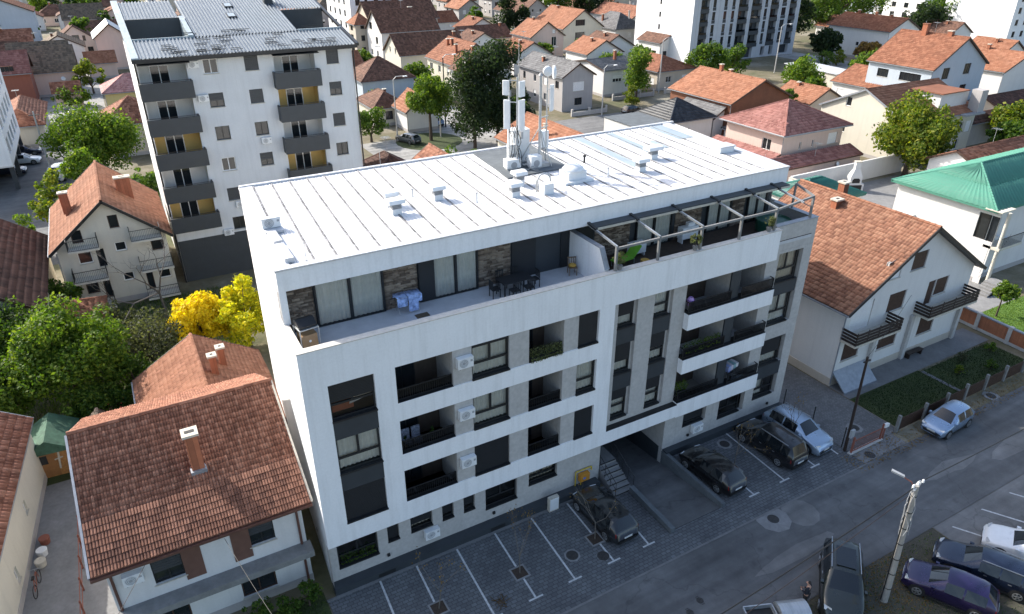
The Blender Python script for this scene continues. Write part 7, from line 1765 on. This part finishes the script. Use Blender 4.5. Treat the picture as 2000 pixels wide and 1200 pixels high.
for i, x in enumerate((4.75, 5.3)):
    t = thing('balcony_chair', ('left striped armchair on the middle left balcony', 'right striped armchair on the middle left balcony')[i], 'chair', (x, 1.2, 6.46)); MB().box(-.22, .22, -.22, .22, .0, .42).build('seat', 'stripe', t); MB().box(-.22, .22, .18, .26, .422, 1.0).build('backrest', 'stripe', t)
t = thing('drying_rack', 'drying rack with folded laundry on the lowest right-hand balcony', 'drying rack', (26.2, .75, 4.08), R(8)); MB().box(-.5, .5, -.25, .25, .85, .88).build('frame', 'galv', t)
for i, c in enumerate(((.3, .36, .6), (.55, .52, .58), (.25, .4, .42), (.6, .6, .62))): MB().box(-.48 + .25 * i, -.26 + .25 * i, -.27, .27, .5 + .04 * i, .92).build('laundry', plain('laundry_%d' % i, c, .95), t)
for sx_ in (-.4, .4): MB().tube((sx_, -.2, 0), (sx_, .2, .85), .012).build('leg', 'galv', t)
t = thing('laundry_basket', 'lilac plastic basket on the top right-hand balcony', 'basket', (21.75, .42, 10.12)); lil = plain('lilac_plastic', (.42, .26, .55), .5); MB().lathe([(.16, .3), (.24, .62), (.25, .63), (.22, .6)], 14).build('tub', lil, t); MB().lathe([(.05, .6), (.2, .66), (.12, .8)], 9).build('clothes', lil, t); MB().box(-.14, .14, -.14, .14, 0, .3).build('stand', 'galv', t)
# leaf litter and lawn blades
def stuff(name, me, label, cat):
    o = obj(name, me, kind='stuff'); return tag(o, label, cat)
stuff('fallen_leaves', leaf_litter(1800, 30.5, -6.9, 52, -5.2, .012, 5, 'fallen_leaves', 'lf_brown', .045), 'fallen brown leaves along the garden fence', 'leaves')
stuff('fallen_leaves', leaf_litter(1200, 21, -15, 27, -11.7, -.005, 6, 'fallen_leaves', 'lf_brown', .045), 'fallen leaves on the verge around the concrete pole', 'leaves')
def blades(n, x0, y0, x1, y1, z, seed, mat, h=.1):
    rg = np.random.default_rng(seed); P = np.stack([rg.uniform(x0, x1, n), rg.uniform(y0, y1, n), np.full(n, z)], 1); a = rg.uniform(0, 6.28, n); U = np.stack([np.cos(a), np.sin(a), 0 * a], 1) * .02
    tip = P + np.stack([rg.normal(0, .04, n), rg.normal(0, .04, n), rg.uniform(.5, 1.2, n) * h], 1)
    V = np.stack([P - U, P + U, tip], 1).reshape(-1, 3); return np_mesh('grass_blades', V, np.arange(3 * n).reshape(-1, 3), mat, rg.random(n))
stuff('lawn_grass', blades(14000, 54.9, -4.6, 65.5, 1.6, -.01, 1, 'lf_bright'), 'short bright green grass of the sunlit lawn', 'grass')
stuff('lawn_grass', blades(9000, 36.4, -5.0, 52.6, -1.5, -.02, 2, 'lf_dark'), 'front garden grass right of the driveway, blades coloured dark for shade', 'grass')  # shade of the garden is put into the dark blade colour
stuff('verge_grass', blades(2500, 19, -18, 29.8, -11.9, -.02, 3, 'lf_green', .12), 'rough grass on the verge below the road', 'grass')
stuff('yard_grass', blades(6000, -12, -6.3, -.6, .4, -.03, 4, 'lf_green', .14), 'rough grass in front of the front left house', 'grass')
stuff('garden_undergrowth', blades(30000, -17, 19, 1, 39, -.04, 5, 'lf_green', .35), 'dense low undergrowth covering the left garden', 'undergrowth')
for i, (x, y) in enumerate(((46.2, -3.2), (49.0, -3.9), (51.5, -2.4), (48.2, -2.2))):
    bush('garden_shrub', ('small yellowing shrub in the shaded garden, first from the path', 'low shrub near the brown fence in the shaded garden', 'leafy plant by the brick wall end', 'low grey plant in the middle of the shaded garden')[i], x, y, .7, .5, ('lf_walnut', 'lf_green', 'lf_bright', 'lf_grey')[i], 350, .06)

# hedge shrubs and low walls in the yards between the background houses
rgy = random.Random(33); cnt = 0
def free(x, y, r):
    if any(a - r < x < c + r and b - r < y < d + r for a, b, c, d in RECTS): return False
    return not ((38 < x < 52 and 48 < y < 100) or (28 < x < 140 and 65 < y < 79) or (-18 < x < -4 and 52 < y < 190) or (119 < x < 159 and 108 < y < 134) or (-3 < x < 18 and 38 < y < 58))
protos = []
for i in range(4000):
    if cnt >= 70: break
    x, y = rgy.uniform(-30, 190), rgy.uniform(40, 200); r = rgy.uniform(1.0, 2.4)
    if not free(x, y, r * .7) or not in_view(x, y, 2, 1.0, 1.0): continue
    cnt += 1
    if len(protos) < 6:
        protos.append(bush('yard_shrub', 'green yard shrub among the background houses', x, y, r * 1.7, r, ('lf_green', 'lf_bright', 'lf_walnut')[cnt % 3], 1100, .17, group='yard shrubs among the background houses'))
    else: dup(protos[cnt % 6], (x, y, 0), rgy.uniform(0, 6))
cnt = 0
for (a, b, c, d) in list(RECTS):
    if not (60 < b < 200 and a > 20) or cnt >= 26: continue
    y = b - rgy.uniform(2.0, 3.5)
    if not (free(a + .5, y, .4) and free(c - .5, y, .4) and free((a + c) / 2, y, .4)) or not in_view(a, y, 1, 1.0, 1.0): continue
    cnt += 1; t = thing('yard_fence', 'low walled fence with piers in front of a background house', 'fence', (a, y, 0), 0, 'yard fences of the background houses'); n = max(2, int((c - a) / 2.6))
    MB().box(0, c - a, -.1, .1, 0, .7).build('panel', ('white2', 'concrete', 'greyp', 'beige')[cnt % 4], t)
    for i in range(n + 1): q = (c - a) * i / n; MB().box(q - .16, q + .16, -.16, .16, 0, 1.25).build('pier', 'concrete', t)
    MB().bar((0, 0, 1.0), (c - a, 0, 1.0), .05, .08).build('rail', 'darkmetal', t)
# ================================================================== street furniture
t = thing('utility_pole', 'tapered concrete utility pole with lamp arm on the verge', 'utility pole', (23.4, -13.5, 0), 0)
MB().tube((0, 0, -.1), (-.1, .25, 7.2), .19, .11, 14).build('shaft', 'polec', t)
TP = Vector((-.1, .25, 7.2))
MB().bar(TP + Vector((-.35, -.1, -.1)), TP + Vector((.5, .1, -.1)), .09, .09).build('cross_arm', 'galv', t)
for dx in (-.25, .1, .45): MB().lathe([(.03, 0), (.06, .05), (.04, .1), (.06, .14), (.02, .2)], 10).build('insulator', 'plastic', t, tuple(TP + Vector((dx, 0, -.04))))
a_ = MB(); a_.path([TP + Vector((-.05, .05, -.2)), TP + Vector((-.15, .18, .12)), TP + Vector((-.36, .5, .28))], .025); a_.build('lamp_arm', 'rust', t)
MB().prism([TP + Vector(p) for p in ((-.38, .42, .26), (-.26, .50, .26), (-.52, .98, .38), (-.66, .90, .38))], (0, 0, .08)).build('lamp_head', 'plasticg', t)
rg = random.Random(9); cb = MB()
for i in range(6):
    z = 7.0; pts = []; ph = rg.uniform(0, 6)
    for k_ in range(10): pts.append((-.1 * z / 7.2 + (.2 + .12 * rg.random()) * math.cos(ph), .25 * z / 7.2 + .2 * math.sin(ph), z)); z -= rg.uniform(.1, .5); ph += rg.uniform(-.5, .8)
    cb.path(pts, .014, 4)
cb.build('cables', 'plasticg', t)
for i in range(7):
    z = .9 + .95 * i; f_ = z / 7.2; q = MB(); r = .195 - .08 * f_; q.tube((-.1 * f_, .25 * f_, z), (-.1 * f_, .25 * f_, z + .04), r + .012, n=14); q.build('strap', 'darkmetal', t)
rp_ = MB(); rp_.path([(.45 * math.cos(a) * .4 + .1, .3, 7.15 + .3 * math.sin(a) * .6) for a in np.linspace(0, 6.28, 12)], .02, 5); rp_.build('cable_loop', 'plastic', t)
MB().tube((-.22, .05, .1), (-.28, .28, 6.6), .03, n=6).build('conduit', 'darkmetal', t)
def wire(label, a, b, sag=.5, r=.014, name='overhead_wire', mat='black'):
    a, b = Vector(a), Vector(b); pts = [a.lerp(b, i / 16) - Vector((0, 0, sag * 4 * (i / 16) * (1 - i / 16))) for i in range(17)]
    tag(MB().path(pts, r, 5).build(name, mat), label, 'wire')
top = Vector((23.3, -13.25, 7.15))
wire('thick black cable from the pole across the street to lower left', top, (-6, -14.2, 6.7), .5, .028)
wire('paler second cable from the pole to lower left', top + Vector((-.3, .1, -.6)), (-6, -14.9, 6.0), .5, .014, mat='darkwood')
wire('black cable from the pole to the right edge', top + Vector((.4, .1, 0)), (62, -12.4, 7.0), .7, .024)
wire('thin service line to the front left house', (-7.4, .95, 5.2), (-14, -12, 7.0), .5, .012, mat='darkwood')
wire('service line crossing the front of the left house', (-4.2, .9, 5.1), (-2.6, -9, 6.8), .4, .011)
wire('thin line from the wooden pole to the balcony house', (31.2, -4.8, 6.8), (43, .1, 5.9), .3, .012)
wire('line from balcony house gable to the green roofed house', (51, -.1, 5.9), (62, 4.9, 5.0), .4, .014)
wire('lower line from balcony house to the green roofed house', (51, -.1, 5.5), (66, 5.3, 4.2), .4, .012)
t = thing('utility_pole', 'slim dark wooden pole at the driveway corner', 'utility pole', (31.35, -4.95, 0)); MB().tube((0, 0, -.1), (-.1, .1, 6.95), .1, .07, 10).build('shaft', 'darkwood', t); MB().box(-.35, .25, .06, .14, 6.6, 6.68).build('cross_arm', 'darkmetal', t)
MB().box(-.16, .16, -.26, -.11, 1.2, 1.75).build('meter_box', 'plasticg', t)
# gate, posts and garden fence
t = thing('driveway_gate', 'low red-brown metal gate beside the wooden pole', 'gate', (31.45, -5.32, 0))
for x in (0, 2.8): MB().box(x - .05, x + .05, -.05, .05, 0, 1.25).build('post', 'rust', t)
MB().bar((.06, 0, .95), (2.74, 0, .95), .04, .05).bar((.06, 0, .15), (2.74, 0, .15), .04, .05).build('gate_frame', 'rust', t)
for i in range(19): MB().box(.14 + i * .14, .155 + i * .14, -.01, .01, .17, .93).build('bar', 'rust', t)
MB().box(-.2, 2.95, -.12, .12, -.02, .08).build('threshold', 'concrete', t)
t = thing('mailbox', 'pale mailbox on the gate post', 'mailbox', (34.45, -5.35, 1.0)); MB().prism([(-.2, -.1, 0), (-.2, .1, 0), (-.2, .1, .2), (-.2, -.1, .26)], (.4, 0, 0)).build('box', 'plastic', t); MB().box(-.03, .03, -.03, .03, -1.0, -.003).build('stand', 'rust', t)
fe = thing('garden_fence', 'brown board fence with concrete posts along the shaded garden', 'fence', (35.9, -5.3, 0))
PXS = [0, 2.8, 5.2, 7.4, 9.8, 12.2, 14.6, 17]
for x in PXS: MB().box(x - .09, x + .09, -.09, .09, 0, 1.3).build('post', 'concrete_d', fe)
for a, b in zip(PXS, PXS[1:]):
    n = int((b - a - .22) / .13)
    for i in range(n): q = a + .12 + i * .13; MB().box(q, q + .11, -.02, .02, .08, 1.0 + .02 * (i % 3)).build('board', 'brownframe', fe)
    MB().bar((a + .1, .04, .8), (b - .1, .04, .8), .03, .06).bar((a + .1, .04, .3), (b - .1, .04, .3), .03, .06).build('rail', 'brownframe', fe)
for i, (x, y) in enumerate(((31.5, .2), (31.6, -2.15), (31.5, -4.6))):
    tt = thing('bollard_post', ('thin black post at the block corner', 'thin black post beside the silver crossover', 'thin black post nearest the wooden pole')[i], 'post', (x, y, 0)); MB().tube((0, 0, 0), (0, 0, 1.5), .035, n=8).build('post', 'black', tt); MB().tube((0, 0, 1.503), (0, 0, 1.53), .045, n=8).build('post_cap', 'black', tt)
# gas riser, meter box
t = thing('gas_riser', 'yellow gas pipe with orange box on the wall by the steps', 'gas pipe', (14.4, .3, 0)); M['gasy'] = plain('yellow_pipe', (.50, .36, .03), .5); M['gaso'] = plain('orange_box', (.52, .23, .03), .5)
g_ = MB(); g_.path([(0, 0, .45), (0, 0, 1.45), (1.1, 0, 1.45), (1.1, 0, 1.2)], .04); g_.tube((.35, -.05, .1), (.35, -.05, .75), .035); g_.build('pipe', 'gasy', t)
MB().box(.2, .85, -.22, .04, .75, 1.25).build('regulator_box', 'gaso', t); MB().box(.4, .58, -.226, -.222, .9, 1.05).build('sticker', plain('blue_sticker', (.12, .2, .55)), t)
t = thing('meter_cabinet', 'pale grey meter cabinet standing at the foot of the wall', 'cabinet', (12.2, -.42, 0)); MB().box(0, .62, 0, .24, 0, .95).build('casing', 'cap', t); MB().box(.03, .59, -.012, -.003, .08, .9).build('door', 'plastic', t)
# refuse containers
def bin_(label, x, y, rz, lid):
    t = thing('refuse_container', label, 'container', (x, y, 0), R(rz))
    mb = MB(); b0 = [(-.55, -.4, .15), (.55, -.4, .15), (.55, .4, .15), (-.55, .4, .15)]; b1 = [(-.68, -.52, 1.05), (.68, -.52, 1.05), (.68, .52, 1.05), (-.68, .52, 1.05)]
    mb.v = b0 + b1; mb.f = [(3, 2, 1, 0), (0, 1, 5, 4), (1, 2, 6, 5), (2, 3, 7, 6), (3, 0, 4, 7)]; mb.build('bin', 'galv', t)
    if lid:
        l = MB()
        for i in range(8):
            a, b = math.pi * i / 8, math.pi * (i + 1) / 8; l.quad((-.7, -.54 * math.cos(a), 1.06 + .34 * math.sin(a)), (.7, -.54 * math.cos(a), 1.06 + .34 * math.sin(a)), (.7, -.54 * math.cos(b), 1.06 + .34 * math.sin(b)), (-.7, -.54 * math.cos(b), 1.06 + .34 * math.sin(b)))
        for sx_ in (-.7, .7): l.poly(*[(sx_, -.54 * math.cos(math.pi * i / 8), 1.06 + .34 * math.sin(math.pi * i / 8)) for i in range(9)])
        l.build('lid', 'galv', t, smooth=False)
    else:
        MB().quad((-.66, -.5, .9), (.66, -.5, .9), (.66, .5, .9), (-.66, .5, .9)).build('refuse', 'black', t); r_ = MB(); r_.bar((-.7, -.54, 1.08), (.7, -.54, 1.08), .06, .06); r_.bar((-.7, .54, 1.08), (.7, .54, 1.08), .06, .06); r_.bar((-.7, -.5, 1.08), (-.7, .5, 1.08), .06, .06); r_.bar((.7, -.5, 1.08), (.7, .5, 1.08), .06, .06); r_.build('rim', 'galv', t)
    for sx_ in (-.45, .45):
        for sy_ in (-.3, .3): MB().tube((sx_, sy_ - .03, .07), (sx_, sy_ + .03, .07), .07, n=10).build('castor', 'black', t)
bin_('steel refuse container with domed lid beside the standing person', 18.15, -12.25, -22, True); bin_('open steel refuse container left of the domed one', 16.7, -11.75, -22, False)
# crack and debris marks
t = thing('twig_pile', 'small heap of dry twigs lying in a parking bay', 'debris', (6.9, -4.4, .005)); mb = MB(); rg = random.Random(3)
for i in range(16): a = rg.uniform(0, 6.28); x, y = rg.uniform(-.2, .2), rg.uniform(-.2, .2); mb.tube((x, y, .02), (x + .4 * math.cos(a), y + .4 * math.sin(a), .04), .012, n=4)
mb.build('twigs', 'lf_brown', t); MB().lathe([(.16, 0), (.1, .03)], 7).build('leaf_clump', 'bark', t)
# street lamps far behind
for i, (x, y, h, lb) in enumerate(((34.35, 80.2, 9, 'pale lamp post in front of the white cottage'), (40.8, 78, 8, 'concrete post on the grassy corner, left one'), (44.2, 83.6, 11, 'dark post beside the pale blue car'), (92.9, 87.7, 10, 'curved pale street lamp by the orange hip roof'), (130.7, 92.5, 10, 'curved street lamp at the slab block foot'), (71.8, 77.7, 8, 'grey post in front of the grey dormer house'), (-12.6, 82.2, 9, 'dark leaning pole on the left street'))):
    t = thing('street_lamp', lb, 'lamp post', (x, y, 0)); MB().tube((0, 0, 0), (0, 0, h), .13, .09, 8).build('post', 'concrete' if i != 2 else 'darkmetal', t)
    if i != 6: MB().path([(0, 0, h), (.4, -.3, h + .5), (1.4, -1.0, h + .6)], .05).build('lamp_arm', 'galv', t); MB().box(1.2, 1.8, -1.3, -.9, h + .5, h + .62).build('lamp_head', 'plastic', t)
    else: MB().box(-.6, .6, -.05, .05, h - .5, h - .4).build('cross_arm', 'darkmetal', t)
# grassy corner
struct(MB().lathe([(5.2, -.014), (5.1, .02)], 20, (38.2, 76.6, 0)).build('grass_island', 'grassd'))
# ================================================================== person
def skin(name, verts, edges, mat, parent, root=0, sub=2):
    me = bpy.data.meshes.new(name); me.from_pydata([v[:3] for v in verts], edges, []); me.materials.append(M[mat]); o = obj(name, me, parent)
    m = o.modifiers.new('skin', 'SKIN'); 
    for i, v in enumerate(verts):
        sv = me.skin_vertices[0].data[i]; sv.radius = (v[3], v[4] if len(v) > 4 else v[3]); sv.use_root = (i == root)
    s = o.modifiers.new('sub', 'SUBSURF'); s.levels = sub; s.render_levels = sub; m.use_smooth_shade = True; return o
M['skin'] = plain('skin', (.42, .24, .17), .6, 0, .06); M['jacket'] = plain('navy_jacket', (.012, .014, .022), .85, 0, .2, 10); M['trousers'] = plain('dark_trousers', (.03, .028, .027), .9, 0, .2, 10); M['hair'] = plain('dark_hair', (.014, .010, .008), .7, 0, .3, 20); M['shoe'] = plain('shoe', (.02, .02, .02), .6)
t = thing('person', 'standing person in dark jacket and trousers looking down at a phone', 'person', (19.6, -11.85, -.015), R(200))
# facing local -y; joints: pelvis, spine, neck, head, arms bent holding a phone at the chest, legs
bv = [(0, 0, .95, .14, .11), (0, 0, 1.2, .145, .10), (0, .01, 1.42, .15, .095), (0, 0, 1.52, .055), (0, -.03, 1.58, .055), (0, -.055, 1.66, .085, .095), (0, -.05, 1.72, .075, .085),
      (.18, .01, 1.43, .055), (.24, .02, 1.15, .043), (.10, -.26, 1.16, .032), (.05, -.30, 1.19, .028), (-.18, .01, 1.43, .055), (-.25, .02, 1.16, .043), (-.09, -.25, 1.12, .032), (-.04, -.29, 1.15, .028),
      (.10, 0, .88, .085), (.11, -.02, .50, .06), (.12, .02, .10, .042), (.12, -.12, .05, .038), (-.10, 0, .88, .085), (-.12, .0, .50, .06), (-.14, .04, .10, .042), (-.15, -.10, .05, .038)]
be = [(0, 1), (1, 2), (2, 3), (3, 4), (4, 5), (5, 6), (2, 7), (7, 8), (8, 9), (9, 10), (2, 11), (11, 12), (12, 13), (13, 14), (0, 15), (15, 16), (16, 17), (17, 18), (0, 19), (19, 20), (20, 21), (21, 22)]
B_ = skin('body', bv, be, 'skin', t)
skin('jacket', [(0, 0, .90, .175, .135), (0, 0, 1.2, .175, .13), (0, .01, 1.43, .175, .115), (0, .0, 1.50, .08), (.19, .01, 1.43, .075), (.25, .02, 1.15, .062), (.12, -.22, 1.16, .045), (-.19, .01, 1.43, .075), (-.26, .02, 1.16, .062), (-.11, -.21, 1.125, .045)], [(0, 1), (1, 2), (2, 3), (2, 4), (4, 5), (5, 6), (2, 7), (7, 8), (8, 9)], 'jacket', t)
skin('trousers', [(0, 0, .93, .15, .12), (.10, 0, .86, .105), (.11, -.02, .50, .082), (.12, .02, .12, .062), (-.10, 0, .86, .105), (-.12, 0, .50, .082), (-.14, .04, .12, .062)], [(0, 1), (1, 2), (2, 3), (0, 4), (4, 5), (5, 6)], 'trousers', t)
for x, y in ((.12, .03), (-.145, .05)): skin('shoe', [(x, y, .045, .05, .045), (x, y - .09, .045, .05, .04), (x, y - .19, .038, .042, .034)], [(0, 1), (1, 2)], 'shoe', t, 0, 1)
skin('hair', [(0, .015, 1.66, .085, .075), (0, .0, 1.73, .09, .085), (0, -.06, 1.765, .075, .05)], [(0, 1), (1, 2)], 'hair', t)
for sx_ in (-.033, .033): MB().lathe([(.011, 0), (.006, .006)], 8).build('eye', 'hair', t, (sx_, -.148, 1.675)).rotation_euler = (R(90), 0, 0)
MB().prism([(-.012, -.14, 1.63), (.012, -.14, 1.63), (0, -.14, 1.672)], (0, -.028, -.008)).build('nose', 'skin', t); MB().box(-.022, .022, -.147, -.135, 1.602, 1.611).build('mouth', plain('lip', (.30, .12, .10)), t)
for sx_ in (-.095, .095): MB().lathe([(.012, -.03), (.022, 0), (.012, .03)], 8).build('ear', 'skin', t, (sx_, -.045, 1.665))
fg = [(.0, .0, 1.0), (.008, .018, 1.06), (.002, .036, 1.0), (-.006, .052, .85)]
for sg, hx, hy, hz_ in ((1, .05, -.30, 1.19), (-1, -.04, -.29, 1.15)):
    for i, (dx, dz, s) in enumerate(fg): MB().path([(hx - sg * .01, hy - .01, hz_ - .03 + dz), (hx - sg * .035, hy - .035 * s, hz_ - .025 + dz), (hx - sg * .062 * s, hy - .03, hz_ - .022 + dz)], .0085, 6).build('finger', 'skin', t)
    MB().path([(hx, hy, hz_ + .015), (hx - sg * .012, hy + .01, hz_ + .045), (hx - sg * .04, hy - .005, hz_ + .055)], .0095, 6).build('thumb', 'skin', t)
ph = MB().box(-.04, .04, -.005, .005, -.075, .075).build('phone', 'black', None, (19.6 - .3 * math.sin(R(20)) * 1.0 * -0 , -11.85, 1.19), R(200)); ph.location = Matrix.Rotation(R(200), 4, 'Z') @ Vector((0, -.325, 1.19)) + Vector((19.6, -11.85, -.015)); ph.rotation_euler = (R(-40), 0, R(200)); tag(ph, 'dark phone held in the hands of the standing person', 'phone')
